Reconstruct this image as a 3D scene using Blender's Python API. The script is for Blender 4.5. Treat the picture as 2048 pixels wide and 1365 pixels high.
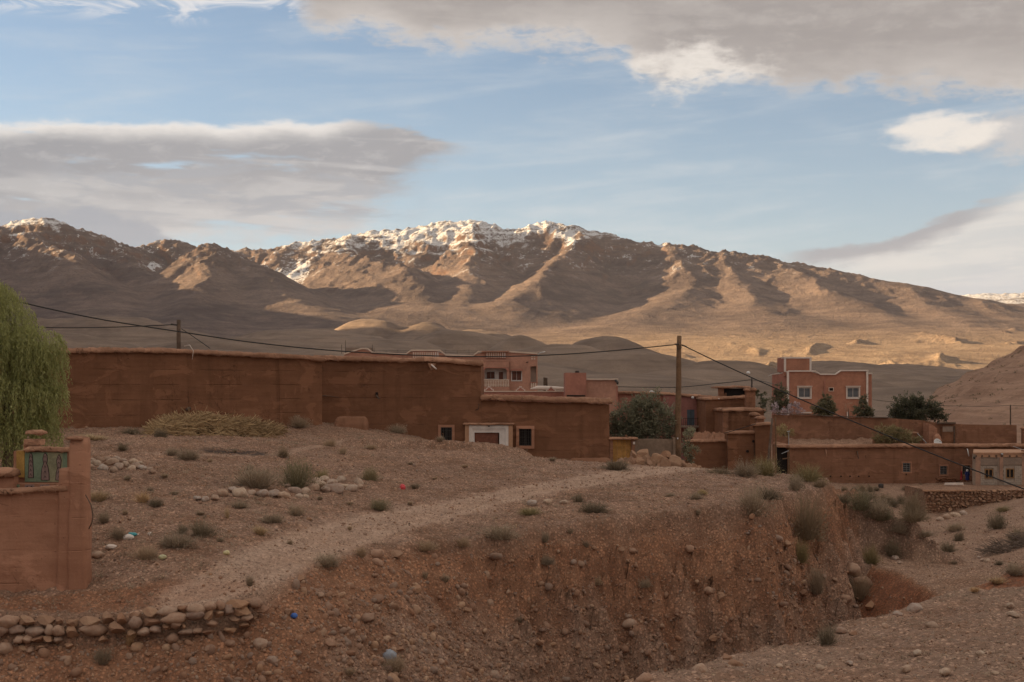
import bpy, bmesh, math, random
import numpy as np
from mathutils import Vector, Matrix, Euler

for o in list(bpy.data.objects): bpy.data.objects.remove(o)
SC = bpy.context.scene
COL = SC.collection
R = math.radians
rnd = random.Random(7)
F = 50.0 / 36.0 * 2048.0      # focal length in photo pixels
HOR = 770.0                   # photo row of the eye level

# ------------------------------------------------------------------ camera
cam = bpy.data.cameras.new('camera'); cam.lens = 50; cam.sensor_width = 36
cam.shift_y = (HOR - 682.5) / 2048.0; cam.clip_start = 0.5; cam.clip_end = 60000
camo = bpy.data.objects.new('camera', cam); COL.objects.link(camo)
camo.location = (0, 0, 0); camo.rotation_euler = (R(90), 0, 0)
SC.camera = camo

# ------------------------------------------------------------------ light
SUN_EL = R(14.5); SUN_BACK = R(-20.0)      # low sun from the left, a little ahead of the camera
SUN = Vector((-math.cos(SUN_BACK) * math.cos(SUN_EL), -math.sin(SUN_BACK) * math.cos(SUN_EL), math.sin(SUN_EL)))
sl = bpy.data.lights.new('sun', 'SUN'); sl.energy = 5.0; sl.angle = R(0.53); sl.color = (1.0, 0.71, 0.39)
so = bpy.data.objects.new('sun', sl); COL.objects.link(so)
so.rotation_euler = SUN.to_track_quat('Z', 'Y').to_euler()
SC.view_settings.view_transform = 'Standard'; SC.view_settings.look = 'None'
SC.view_settings.exposure = 1.62; SC.view_settings.gamma = 1.0
SC.view_settings.use_curve_mapping = False
SC.cycles.use_denoising = True
SC.cycles.max_bounces = 6; SC.cycles.diffuse_bounces = 3; SC.cycles.volume_bounces = 0
SC.cycles.transparent_max_bounces = 8

# ------------------------------------------------------------------ node expressions
class E:
    """a socket with arithmetic"""
    def __init__(s, nt, sock): s.nt = nt; s.s = sock
    def _b(s, op, o, rev=False, o2=None):
        n = s.nt.nodes.new('ShaderNodeMath'); n.operation = op
        a, b = (o, s) if rev else (s, o)
        for i, v in enumerate((a, b, o2)):
            if v is None: continue
            if isinstance(v, E): s.nt.links.new(v.s, n.inputs[i])
            else: n.inputs[i].default_value = v
        return E(s.nt, n.outputs[0])
    def __add__(s, o): return s._b('ADD', o)
    __radd__ = __add__
    def __mul__(s, o): return s._b('MULTIPLY', o)
    __rmul__ = __mul__
    def __sub__(s, o): return s._b('SUBTRACT', o)
    def __rsub__(s, o): return s._b('SUBTRACT', o, True)
    def __truediv__(s, o): return s._b('DIVIDE', o)
    def __rtruediv__(s, o): return s._b('DIVIDE', o, True)
    def pow(s, o): return s._b('POWER', o)
    def max(s, o): return s._b('MAXIMUM', o)
    def min(s, o): return s._b('MINIMUM', o)
    def abs(s): return s._b('ABSOLUTE', None)
    def atan2(s, o): return s._b('ARCTAN2', o)
    def asin(s): return s._b('ARCSINE', None)
    def sin(s): return s._b('SINE', None)
    def fract(s): return s._b('FRACT', None)
    def sm(s, a, b):
        """smooth step between a and b (a may exceed b)"""
        n = s.nt.nodes.new('ShaderNodeMapRange'); n.interpolation_type = 'SMOOTHSTEP'
        lo, hi, t0, t1 = (a, b, 0, 1) if a < b else (b, a, 1, 0)
        s.nt.links.new(s.s, n.inputs[0])
        for i, v in zip((1, 2, 3, 4), (lo, hi, t0, t1)): n.inputs[i].default_value = v
        return E(s.nt, n.outputs[0])
    def curve(s, x0, x1, y0, y1, pts):
        """piecewise smooth function through pts in the given ranges"""
        n = s.nt.nodes.new('ShaderNodeFloatCurve'); c = n.mapping.curves[0]
        q = [((x - x0) / (x1 - x0), (y - y0) / (y1 - y0)) for x, y in pts]
        while len(c.points) < len(q): c.points.new(0.5, 0.5)
        for p, (x, y) in zip(c.points, q): p.location = (x, y)
        n.mapping.update()
        e = (s - x0) * (1.0 / (x1 - x0))
        s.nt.links.new(e.s, n.inputs['Value'])
        return E(s.nt, n.outputs[0]) * (y1 - y0) + y0

def combine(nt, x, y, z):
    n = nt.nodes.new('ShaderNodeCombineXYZ')
    for i, v in enumerate((x, y, z)):
        if isinstance(v, E): nt.links.new(v.s, n.inputs[i])
        else: n.inputs[i].default_value = v
    return E(nt, n.outputs[0])
def noise(nt, vec, scale, detail=4, rough=0.55, dist=0.0, dim='3D'):
    n = nt.nodes.new('ShaderNodeTexNoise'); n.noise_dimensions = dim; n.inputs['Scale'].default_value = scale
    n.inputs['Detail'].default_value = detail; n.inputs['Roughness'].default_value = rough
    n.inputs['Distortion'].default_value = dist
    if vec is not None: nt.links.new(vec.s, n.inputs['Vector'])
    return E(nt, n.outputs['Fac'])
def voro(nt, vec, scale, feature='F1', out='Distance', rand=1.0):
    n = nt.nodes.new('ShaderNodeTexVoronoi'); n.feature = feature
    n.inputs['Scale'].default_value = scale; n.inputs['Randomness'].default_value = rand
    nt.links.new(vec.s, n.inputs['Vector'])
    return E(nt, n.outputs[out])
def mixc(nt, f, a, b, mode='MIX'):
    n = nt.nodes.new('ShaderNodeMix'); n.data_type = 'RGBA'; n.blend_type = mode; n.clamp_factor = True
    if isinstance(f, E): nt.links.new(f.s, n.inputs[0])
    else: n.inputs[0].default_value = f
    for i, c in ((6, a), (7, b)):
        if isinstance(c, E): nt.links.new(c.s, n.inputs[i])
        else: n.inputs[i].default_value = (*c, 1) if len(c) == 3 else c
    return E(nt, n.outputs[2])
def vmul(nt, v, k):
    n = nt.nodes.new('ShaderNodeVectorMath'); n.operation = 'MULTIPLY'
    nt.links.new(v.s, n.inputs[0]); n.inputs[1].default_value = k
    return E(nt, n.outputs[0])
def vadd(nt, v, w):
    n = nt.nodes.new('ShaderNodeVectorMath'); n.operation = 'ADD'
    nt.links.new(v.s, n.inputs[0]); nt.links.new(w.s, n.inputs[1])
    return E(nt, n.outputs[0])

# ------------------------------------------------------------------ sky with broken cloud
world = bpy.data.worlds.new('World'); SC.world = world; world.use_nodes = True
def build_sky():
    nt = world.node_tree; nt.nodes.clear()
    out = nt.nodes.new('ShaderNodeOutputWorld')
    bg = nt.nodes.new('ShaderNodeBackground'); bg.inputs['Strength'].default_value = 0.0675
    nt.links.new(bg.outputs[0], out.inputs[0])
    sky = nt.nodes.new('ShaderNodeTexSky'); sky.sky_type = 'NISHITA'; sky.sun_disc = False
    sky.sun_elevation = SUN_EL; sky.sun_rotation = math.atan2(SUN.x, SUN.y)
    sky.altitude = 1500; sky.air_density = 1.0; sky.dust_density = 1.2; sky.ozone_density = 1.0
    tc = nt.nodes.new('ShaderNodeTexCoord')
    D = E(nt, tc.outputs['Generated'])
    sp = nt.nodes.new('ShaderNodeSeparateXYZ'); nt.links.new(D.s, sp.inputs[0])
    x, y, z = (E(nt, sp.outputs[i]) for i in range(3))
    az = x.atan2(y)                       # 0 straight north (into the view), radians
    el = z.min(0.9999).asin()
    # turn a photo position into sky angles when writing the table below
    def A(px): return math.atan((px - 1024) / F)
    def EL(px, py): return math.atan((HOR - py) / math.hypot(F, px - 1024))
    def ptab(pts): return [(A(px), EL(px, py)) for px, py in pts]
    def n2d(u, v, sc, det, ro=0.58, ds=0.0): return noise(nt, combine(nt, u, v, 0.0), sc, det, ro, ds, '2D')
    warp1 = n2d(az, el * 2.2, 9.0, 4, 0.6) - 0.5
    warp2 = n2d(az + 3.0, el * 2.2, 34.0, 4, 0.64) - 0.5
    soft = n2d(az * 0.8 + 7.0, el * 4.0, 11.0, 4, 0.6)
    streak = n2d(az * 0.35 + el * 0.5 + 11.0, el * 3.6 - az * 0.35, 16.0, 5, 0.62, 0.4)
    body = n2d(az * 0.7 + 17.0, el * 2.4, 7.5, 4, 0.58, 0.3)
    fine = n2d(az * 0.8 + 41.0, el * 2.6, 62.0, 4, 0.68, 0.4) - 0.5
    layer = n2d(az * 0.30 + 23.0, el * 3.4 + az * 0.12, 18.0, 4, 0.6, 0.5)
    # clear sky
    skyc = E(nt, sky.outputs[0])
    tint = mixc(nt, 1.0, skyc, (0.56, 0.62, 0.655), 'MULTIPLY')
    lift = mixc(nt, el.sm(0.26, 0.0) * 0.50, tint, (2.55, 2.85, 3.0))
    sat = nt.nodes.new('ShaderNodeHueSaturation'); sat.inputs['Saturation'].default_value = 0.84
    nt.links.new(lift.s, sat.inputs['Color'])
    col = E(nt, sat.outputs[0])
    # thin cirrus
    cir = (streak * 0.6 + soft * 0.45).sm(0.44, 0.80) * el.sm(0.42, 0.10) * 0.5
    col = mixc(nt, cir, col, (3.3, 3.45, 3.5))
    # -- left bank of cloud
    topL = az.curve(A(-400), A(960), -0.1, 0.4, ptab([(-400, 205), (0, 240), (130, 236), (260, 246), (380, 240), (470, 246), (560, 238), (640, 246), (700, 240), (770, 252), (830, 262), (890, 278), (930, 296), (960, 305)]))
    dtop = topL - el + warp1 * 0.008 + warp2 * 0.007 + fine * 0.004 + (az.sm(A(620), A(880))) * (streak - 0.5) * 0.035                # depth below the upper edge
    botL = az.curve(A(-400), A(960), -0.1, 0.4, ptab([(-400, 560), (0, 520), (300, 520), (600, 500), (740, 455), (800, 400), (850, 345), (900, 310), (960, 303)]))
    dbot = el - botL + warp1 * 0.05 + warp2 * 0.022 + (streak - 0.5) * 0.05
    left = dtop.sm(-0.001, 0.0055) * dbot.sm(-0.006, 0.022) * az.sm(A(965), A(870))
    holes = (soft - 0.5) * 2.2 + (layer - 0.5) * 1.0 + dtop * -5.6 + 0.90
    left = left * holes.sm(0.05, 0.46)
    rim = dtop.sm(0.017, 0.002) * az.sm(A(760), A(640))
    greyL = mixc(nt, dtop.sm(0.025, 0.085), (1.85, 1.84, 1.90), (3.1, 3.0, 2.92))
    greyL = mixc(nt, body.sm(0.40, 0.64) * 0.42, greyL, (1.55, 1.58, 1.68))
    greyL = mixc(nt, layer.sm(0.48, 0.68) * 0.45, greyL, (3.1, 3.0, 2.9))
    greyL = mixc(nt, layer.sm(0.50, 0.34) * dtop.sm(0.03, 0.06) * 0.5, greyL, (2.0, 2.03, 2.12))
    greyL = mixc(nt, rim * 0.85, greyL, (4.6, 4.35, 4.05))
    greyL = mixc(nt, (fine + warp2 * 0.7).sm(0.0, 0.28) * 0.25, greyL, (3.3, 3.2, 3.1))
    left = (left + fine * left * (1.0 - left) * 3.0).max(0.0).min(1.0)
    col = mixc(nt, left, col, greyL)
    # a few dark shreds inside the bank
    sh = n2d(az * 0.55 + 29.0, el * 3.0, 19.0, 4, 0.6, 0.3)  .sm(0.46, 0.58)
    shm = sh * (el.sm(EL(300, 450), EL(300, 410)) * el.sm(EL(300, 300), EL(300, 350))) * az.sm(A(880), A(700)) * az.sm(A(60), A(160))
    col = mixc(nt, shm * 0.85, col, (2.0, 2.05, 2.16))
    # -- dark cumulus standing behind the left summit
    cum = az.curve(A(-300), A(460), -0.1, 0.4, ptab([(-300, 430), (-100, 405), (0, 408), (90, 412), (140, 415), (180, 403), (215, 412), (245, 428), (280, 432), (310, 445), (335, 462), (360, 480), (400, 500), (460, 560)]))
    dc = cum - el + warp2 * 0.016 + warp1 * 0.006 + fine * 0.010
    col = mixc(nt, dc.sm(-0.001, 0.007) * az.sm(A(470), A(400)) * 0.85, col, (1.85, 1.95, 2.14))
    # -- big grey deck, upper right and overhead
    bot = az.curve(A(480), A(2600), -0.1, 0.4, ptab([(480, -60), (585, 20), (610, 62), (650, 74), (720, 68), (800, 84), (900, 98), (1000, 90), (1100, 107), (1180, 116), (1240, 126), (1285, 172), (1330, 192), (1420, 182), (1500, 176), (1560, 186), (1640, 190), (1690, 184), (1735, 168), (1790, 186), (1900, 184), (1960, 200), (2048, 208), (2300, 220), (2600, 240)]))
    db = el - bot + warp1 * 0.022 + warp2 * 0.022 + fine * 0.014
    deck = db.sm(-0.005, 0.014) * az.sm(A(560), A(640))
    g = mixc(nt, db.sm(0.0, 0.045), (3.0, 2.78, 2.60), (1.92, 1.75, 1.66))
    g = mixc(nt, body.sm(0.38, 0.60) * 0.55, g, (1.62, 1.48, 1.42))
    g = mixc(nt, (layer + warp2 * 0.5).sm(0.46, 0.70) * 0.4, g, (2.45, 2.26, 2.12))
    g = mixc(nt, db.sm(0.016, 0.0) * 0.7, g, (3.4, 3.15, 2.92))
    puff = 1.0 - (((az - A(1375)) * 17.0).pow(2.0) + ((el - EL(1375, 152)) * 42.0).pow(2.0))
    g = mixc(nt, (puff + warp1 * 3.2 + warp2 * 2.6).sm(-0.3, 1.1) * 0.85, g, (4.3, 4.0, 3.65))
    g = mixc(nt, (fine + warp2 * 0.8).sm(-0.02, 0.30) * 0.25, g, (2.7, 2.5, 2.34))
    g = mixc(nt, (fine + warp2 * 0.8).sm(0.02, -0.28) * 0.25, g, (1.5, 1.38, 1.33))
    deck = (deck + fine * deck * (1.0 - deck) * 3.0).max(0.0).min(1.0)
    col = mixc(nt, deck, col, g)
    # -- small bright puff and its grey neighbour at the right
    p2 = 1.0 - (((az - A(1895)) * 27.0).pow(2.0) + ((el - EL(1895, 266)) * 76.0).pow(2.0)) + warp1 * 2.4 + warp2 * 2.2 + (streak - 0.5) * 1.5
    p3 = 1.0 - (((az - A(2050)) * 20.0).pow(2.0) + ((el - EL(2060, 262)) * 52.0).pow(2.0)) + warp1 * 3.0 + warp2 * 2.4
    col = mixc(nt, p3.sm(-0.3, 0.9) * 0.85, col, (2.9, 2.78, 2.7))
    col = mixc(nt, p2.sm(-0.35, 1.0) * 0.95, col, (4.2, 3.9, 3.55))
    # -- wedge of layered cloud low at the right
    wt = az.curve(A(1480), A(2700), -0.1, 0.4, ptab([(1480, 530), (1560, 505), (1650, 495), (1740, 478), (1820, 455), (1900, 420), (1980, 385), (2048, 360), (2300, 300), (2700, 260)]))
    dw = wt - el + warp1 * 0.010 + warp2 * 0.008 + fine * 0.006 + (streak - 0.5) * 0.02
    wedge = dw.sm(-0.002, 0.012) * az.sm(A(1545), A(1760))
    wb = mixc(nt, dw.sm(0.022, 0.06), (3.3, 3.15, 2.98), (2.85, 2.82, 2.82))
    wb = mixc(nt, streak.sm(0.42, 0.62) * 0.6, wb, (3.8, 3.58, 3.3))
    col = mixc(nt, wedge * (0.55 + streak * 0.5).min(1.0), col, wb)
    lens = dw.sm(-0.002, 0.004) * dw.sm(0.022, 0.008) * az.sm(A(1530), A(1640)) * az.sm(A(2060), A(1900))
    col = mixc(nt, lens * 0.9, col, (1.85, 1.84, 1.92))
    low = (EL(1900, 560) - el + warp1 * 0.03 + warp2 * 0.02 + (az - A(1900)) * 0.12).sm(0.0, 0.012) * az.sm(A(1780), A(1880))
    col = mixc(nt, low * 0.6, col, (2.9, 2.9, 2.95))
    # -- wisps along the upper left
    wis = n2d(az + 31.0, el * 3.0, 21.0, 4, 0.62, 0.8).sm(0.44, 0.66) * el.sm(EL(300, 60), EL(300, 10)) * az.sm(A(640), A(560))
    col = mixc(nt, wis * 0.8, col, (4.2, 4.05, 3.95))
    # -- broken deck over the unseen sky, made brighter and warmer to lift the ground
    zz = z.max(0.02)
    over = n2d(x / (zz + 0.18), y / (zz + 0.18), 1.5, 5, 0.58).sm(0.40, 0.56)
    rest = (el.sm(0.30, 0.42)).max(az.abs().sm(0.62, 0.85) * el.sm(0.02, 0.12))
    fill_cloud = mixc(nt, body.sm(0.35, 0.65), (5.2, 4.65, 4.05), (3.4, 3.05, 2.7))
    col = mixc(nt, over * rest * 0.92, col, fill_cloud)
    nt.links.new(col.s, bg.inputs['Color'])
    return bg
SKYBG = build_sky()
world.cycles.sampling_method = 'MANUAL'; world.cycles.sample_map_resolution = 512
# ------------------------------------------------------------------ helpers
def at(px, py, Y): return Vector(((px - 1024) * Y / F, Y, (HOR - py) * Y / F))
def PX(px, Y): return (px - 1024) * Y / F
def PZ(py, Y): return (HOR - py) * Y / F

def _hash(ix, iy, seed):
    n = (ix.astype(np.int64) * 374761393 + iy.astype(np.int64) * 668265263 + seed * 2246822519) & 0xffffffff
    n = n.astype(np.uint64)
    n = ((n ^ (n >> np.uint64(13))) * np.uint64(1274126177)) & np.uint64(0xffffffff)
    n = ((n ^ (n >> np.uint64(15))) * np.uint64(2654435761)) & np.uint64(0xffffffff)
    return (n ^ (n >> np.uint64(16))).astype(np.float64) / 4294967296.0
def perlin(x, y, seed=0):
    x = np.asarray(x, float); y = np.asarray(y, float)
    ix = np.floor(x); iy = np.floor(y); fx = x - ix; fy = y - iy
    u = fx * fx * fx * (fx * (fx * 6 - 15) + 10); v = fy * fy * fy * (fy * (fy * 6 - 15) + 10)
    def g(a, b):
        t = _hash(ix + a, iy + b, seed) * 2 * np.pi
        return np.cos(t) * (fx - a) + np.sin(t) * (fy - b)
    return ((g(0, 0) * (1 - u) + g(1, 0) * u) * (1 - v) + (g(0, 1) * (1 - u) + g(1, 1) * u) * v) * 1.5
def fbm(x, y, octv=5, seed=0, lac=2.03, gain=0.5):
    x = np.asarray(x, float); y = np.asarray(y, float); s = 0; a = 1.0; t = 0
    for i in range(octv):
        s = s + a * perlin(x + i * 17.3, y - i * 9.1, seed + i); t += a
        x = x * lac; y = y * lac; a *= gain
    return s / t
def ridged(x, y, octv=5, seed=0, lac=2.05, gain=0.52):
    x = np.asarray(x, float); y = np.asarray(y, float); s = 0; a = 1.0; t = 0; w = 1.0
    for i in range(octv):
        n = 1 - np.abs(perlin(x + i * 11.7, y + i * 5.3, seed + i)) * 1.6
        n = np.clip(n, 0, 1) ** 2; s = s + a * n * w; w = np.clip(n * 1.4, 0, 1); t += a
        x = x * lac; y = y * lac; a *= gain
    return s / t
class TPS:
    """thin plate surface through (x, y, z) points"""
    def __init__(s, pts, reg=0.02):
        p = np.array(pts, float); s.p = p[:, :2]; n = len(p)
        K = s._phi(np.hypot(p[:, None, 0] - p[None, :, 0], p[:, None, 1] - p[None, :, 1])) + np.eye(n) * reg * 50
        Pm = np.c_[np.ones(n), s.p]
        M = np.block([[K, Pm], [Pm.T, np.zeros((3, 3))]])
        s.w = np.linalg.solve(M, np.r_[p[:, 2], np.zeros(3)])
    @staticmethod
    def _phi(r): return np.where(r > 1e-9, r * r * np.log(np.maximum(r, 1e-9)), 0)
    def __call__(s, x, y):
        x = np.asarray(x, float); y = np.asarray(y, float); out = s.w[-3] + s.w[-2] * x + s.w[-1] * y
        for (a, b), w in zip(s.p, s.w): out = out + w * s._phi(np.hypot(x - a, y - b))
        return out
def poly_near(x, y, pl):
    """distance to an open polyline, nearest point and parameter 0..1"""
    best = np.full(x.shape, 1e18); qx = np.zeros_like(x); qy = np.zeros_like(x); tt = np.zeros_like(x)
    n = len(pl) - 1
    for i in range(n):
        (ax, ay), (bx, by) = pl[i], pl[i + 1]; dx = bx - ax; dy = by - ay
        t = np.clip(((x - ax) * dx + (y - ay) * dy) / (dx * dx + dy * dy + 1e-12), 0, 1)
        cx = ax + t * dx; cy = ay + t * dy; d = (x - cx) ** 2 + (y - cy) ** 2; m = d < best
        best = np.where(m, d, best); qx = np.where(m, cx, qx); qy = np.where(m, cy, qy); tt = np.where(m, (i + t) / n, tt)
    return np.sqrt(best), qx, qy, tt
def inside(x, y, poly):
    r = np.zeros(x.shape, bool); n = len(poly)
    for i in range(n):
        (ax, ay), (bx, by) = poly[i], poly[(i + 1) % n]
        if ay == by: continue
        c = ((ay > y) != (by > y)) & (x < (bx - ax) * (y - ay) / (by - ay) + ax); r ^= c
    return r
def smax(a, b, k=0.3):
    h = np.clip(0.5 + 0.5 * (a - b) / k, 0, 1)
    return b + (a - b) * h + k * h * (1 - h)
def sstep(a, b, x):
    t = np.clip((x - a) / (b - a), 0, 1); return t * t * (3 - 2 * t)

# ---- meshes and objects
def mesh_np(name, verts, faces, smooth=True, cols=None, uvmask=None):
    """faces: (n,3) or (n,4) int array"""
    verts = np.asarray(verts, np.float32); faces = np.asarray(faces, np.int32); k = faces.shape[1]
    me = bpy.data.meshes.new(name)
    me.vertices.add(len(verts)); me.vertices.foreach_set('co', verts.ravel())
    me.loops.add(faces.size); me.loops.foreach_set('vertex_index', faces.ravel())
    me.polygons.add(len(faces)); me.polygons.foreach_set('loop_start', np.arange(0, faces.size, k, dtype=np.int32))
    me.update(calc_edges=True)
    me.polygons.foreach_set('use_smooth', np.full(len(faces), smooth, bool))
    if cols is not None:
        a = me.color_attributes.new('Col', 'FLOAT_COLOR', 'POINT')
        c = np.ones((len(verts), 4), np.float32); c[:, :cols.shape[1]] = cols
        a.data.foreach_set('color', c.ravel())
    me.validate()
    return me
def grid_faces(nr, nc):
    i = np.arange(nr - 1)[:, None] * nc + np.arange(nc - 1)[None, :]
    return np.stack([i, i + 1, i + nc + 1, i + nc], -1).reshape(-1, 4)
def link(name, me, mat=None, parent=None):
    o = bpy.data.objects.new(name, me); COL.objects.link(o)
    if mat is not None and me is not None and len(me.materials) == 0: me.materials.append(mat)
    if parent is not None:
        o.parent = parent
        o.matrix_parent_inverse = Matrix.Translation(-parent.location) if parent.type == 'EMPTY' and not parent.parent else Matrix()
    return o
def tag(o, label=None, cat=None, group=None, kind=None):
    if label: o['label'] = label
    if cat: o['category'] = cat
    if group: o['group'] = group
    if kind: o['kind'] = kind
    return o
def thing(name, label, cat, loc, group=None):
    """an Empty at the base of a thing; its parts are given in world coordinates"""
    o = bpy.data.objects.new(name, None); COL.objects.link(o); o.location = loc
    o.empty_display_size = 0.3
    return tag(o, label, cat, group)
ORD = 'first second third fourth fifth sixth seventh eighth ninth tenth eleventh twelfth thirteenth fourteenth fifteenth sixteenth seventeenth eighteenth nineteenth twentieth'.split()
def nth(lb, spots):
    """one label per spot, counted from the nearer end of the row"""
    o = sorted(range(len(spots)), key=lambda i: spots[i][0]); n = len(o); out = [None] * n
    for k, i in enumerate(o): out[i] = lb + ', ' + (ORD[k] + ' from the left' if k < (n + 1) // 2 else ORD[n - 1 - k] + ' from the right')
    return out
class MB:
    """collects shapes into one mesh"""
    def __init__(s): s.v = []; s.f = []
    def add(s, vs, fs):
        b = len(s.v); s.v += [tuple(v) for v in vs]; s.f += [tuple(b + i for i in f) for f in fs]; return s
    def box(s, x0, x1, y0, y1, z0, z1, bev=0.0):
        if bev <= 0:
            v = [(x, y, z) for z in (z0, z1) for y in (y0, y1) for x in (x0, x1)]
            return s.add(v, [(0, 2, 3, 1), (4, 5, 7, 6), (0, 1, 5, 4), (2, 6, 7, 3), (0, 4, 6, 2), (1, 3, 7, 5)])
        bm = bmesh.new(); bmesh.ops.create_cube(bm, size=1)
        for v in bm.verts: v.co = Vector(((x0 + x1) / 2 + v.co.x * (x1 - x0), (y0 + y1) / 2 + v.co.y * (y1 - y0), (z0 + z1) / 2 + v.co.z * (z1 - z0)))
        bmesh.ops.bevel(bm, geom=bm.edges[:], offset=bev, segments=2, affect='EDGES')
        bm.verts.index_update()
        s.add([v.co for v in bm.verts], [[v.index for v in f.verts] for f in bm.faces]); bm.free(); return s
    def tube(s, pts, rad, n=6, cap=True):
        pts = [Vector(p) for p in pts]; rr = rad if isinstance(rad, (list, tuple)) else [rad] * len(pts)
        b = len(s.v); m = len(pts)
        for i, p in enumerate(pts):
            d = (pts[min(i + 1, m - 1)] - pts[max(i - 1, 0)]).normalized()
            a = d.cross(Vector((0, 0, 1)) if abs(d.z) < 0.9 else Vector((1, 0, 0))).normalized(); c = d.cross(a)
            for k in range(n):
                t = 2 * math.pi * k / n; s.v.append(tuple(p + (a * math.cos(t) + c * math.sin(t)) * rr[i]))
        for i in range(m - 1):
            for k in range(n): s.f.append((b + i * n + k, b + i * n + (k + 1) % n, b + (i + 1) * n + (k + 1) % n, b + (i + 1) * n + k))
        if cap: s.f.append(tuple(b + k for k in range(n))[::-1]); s.f.append(tuple(b + (m - 1) * n + k for k in range(n)))
        return s
    def lathe(s, prof, c, n=16):
        b = len(s.v); c = Vector(c)
        for r, z in prof:
            for k in range(n): t = 2 * math.pi * k / n; s.v.append((c.x + r * math.cos(t), c.y + r * math.sin(t), c.z + z))
        for i in range(len(prof) - 1):
            for k in range(n): s.f.append((b + i * n + k, b + i * n + (k + 1) % n, b + (i + 1) * n + (k + 1) % n, b + (i + 1) * n + k))
        s.f.append(tuple(b + (len(prof) - 1) * n + k for k in range(n))); return s
    def prism(s, outline, y0, y1):
        """outline in x,z ; extruded from y0 (front) to y1"""
        n = len(outline); b = len(s.v)
        s.v += [(x, y0, z) for x, z in outline] + [(x, y1, z) for x, z in outline]
        s.f.append(tuple(b + i for i in range(n))); s.f.append(tuple(b + n + i for i in reversed(range(n))))
        for i in range(n): s.f.append((b + i, b + n + i, b + n + (i + 1) % n, b + (i + 1) % n))
        return s
    def mesh(s, name, smooth=False):
        me = bpy.data.meshes.new(name); me.from_pydata(s.v, [], s.f); me.validate()
        bm = bmesh.new(); bm.from_mesh(me); bmesh.ops.recalc_face_normals(bm, faces=bm.faces); bm.to_mesh(me); bm.free()
        if smooth: me.polygons.foreach_set('use_smooth', [True] * len(me.polygons))
        return me
    def build(s, name, mat, parent=None, smooth=False): return link(name, s.mesh(name, smooth), mat, parent)

# ------------------------------------------------------------------ materials
MATS = {}
def newmat(name, rough=0.9, spec=0.25):
    m = bpy.data.materials.new(name); m.use_nodes = True; nt = m.node_tree
    b = nt.nodes['Principled BSDF']; b.inputs['Roughness'].default_value = rough
    b.inputs['Specular IOR Level'].default_value = spec
    g = nt.nodes.new('ShaderNodeNewGeometry'); MATS[name] = m
    return m, nt, b, E(nt, g.outputs['Position'])
def setc(nt, b, col): nt.links.new(col.s, b.inputs['Base Color'])
def bump(nt, b, h, strength=0.5, dist=0.05):
    n = nt.nodes.new('ShaderNodeBump'); n.inputs['Strength'].default_value = strength; n.inputs['Distance'].default_value = dist
    nt.links.new(h.s, n.inputs['Height']); nt.links.new(n.outputs[0], b.inputs['Normal'])
def hexc(r, g, b): return tuple(((c / 255) / 12.92 if c <= 10 else (((c / 255) + 0.055) / 1.055) ** 2.4) for c in (r, g, b))
def sepz(nt, P):
    n = nt.nodes.new('ShaderNodeSeparateXYZ'); nt.links.new(P.s, n.inputs[0]); return [E(nt, n.outputs[i]) for i in range(3)]
def objrand(nt):
    n = nt.nodes.new('ShaderNodeObjectInfo'); return E(nt, n.outputs['Random'])

def adobe(name, c, c2, lift=0.78, band=0.35, grain=1.0):
    """rammed earth: lift lines, blotches, straw grain"""
    m, nt, b, P = newmat(name, 0.95, 0.12)
    x, y, z = sepz(nt, P)
    big = noise(nt, P, 0.35, 4, 0.6); mid = noise(nt, P, 1.7, 5, 0.6); fine = noise(nt, P, 14.0, 4, 0.7)
    hz = noise(nt, vmul(nt, P, (0.25, 0.25, 5.0)), 1.2, 4, 0.6)
    col = mixc(nt, (big * 0.45 + mid * 0.35 + hz * 0.35 - 0.10).sm(0.30, 0.72), c, c2)
    seam = ((z + (mid - 0.5) * 0.05) * (1.0 / lift)).fract()
    sl_ = (seam - 0.5).abs().sm(0.47, 0.5) * noise(nt, vmul(nt, P, (0.6, 0.6, 0.2)), 0.9, 3).sm(0.45, 0.62)
    col = mixc(nt, sl_ * band, col, tuple(v * 0.55 for v in c))
    pit = voro(nt, P, 7.0).sm(0.16, 0.05) * noise(nt, P, 2.2, 2).sm(0.5, 0.66)
    col = mixc(nt, pit * 0.5, col, tuple(v * 0.45 for v in c))
    stain = noise(nt, vmul(nt, P, (1.3, 1.3, 0.10)), 1.0, 4, 0.65).sm(0.50, 0.74)
    col = mixc(nt, stain * 0.45, col, tuple(v * 0.58 for v in c))
    patch = noise(nt, vmul(nt, P, (1.0, 1.0, 1.6)), 0.55, 5, 0.62, 0.6)
    col = mixc(nt, patch.sm(0.54, 0.60) * 0.5, col, tuple(min(1, v * 1.22) for v in c2))
    col = mixc(nt, patch.sm(0.42, 0.36) * 0.30, col, tuple(v * 0.72 for v in c))
    crk = (noise(nt, P, 1.1, 3, 0.6, 1.2) - 0.5).abs().sm(0.010, 0.002) * noise(nt, P, 0.4, 2).sm(0.5, 0.6)
    col = mixc(nt, crk * 0.6, col, tuple(v * 0.4 for v in c))
    col = mixc(nt, (fine - 0.5).abs().sm(0.05, 0.25) * 0.18, col, tuple(min(1, v * 1.5) for v in c2))
    setc(nt, b, col)
    bump(nt, b, mid * 0.5 + fine * 0.28 + hz * 0.3 - sl_ * 0.7 - pit * 0.6 + patch.sm(0.52, 0.60) * 0.25 - crk * 0.5, 0.75 * grain, 0.06)
    return m
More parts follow.
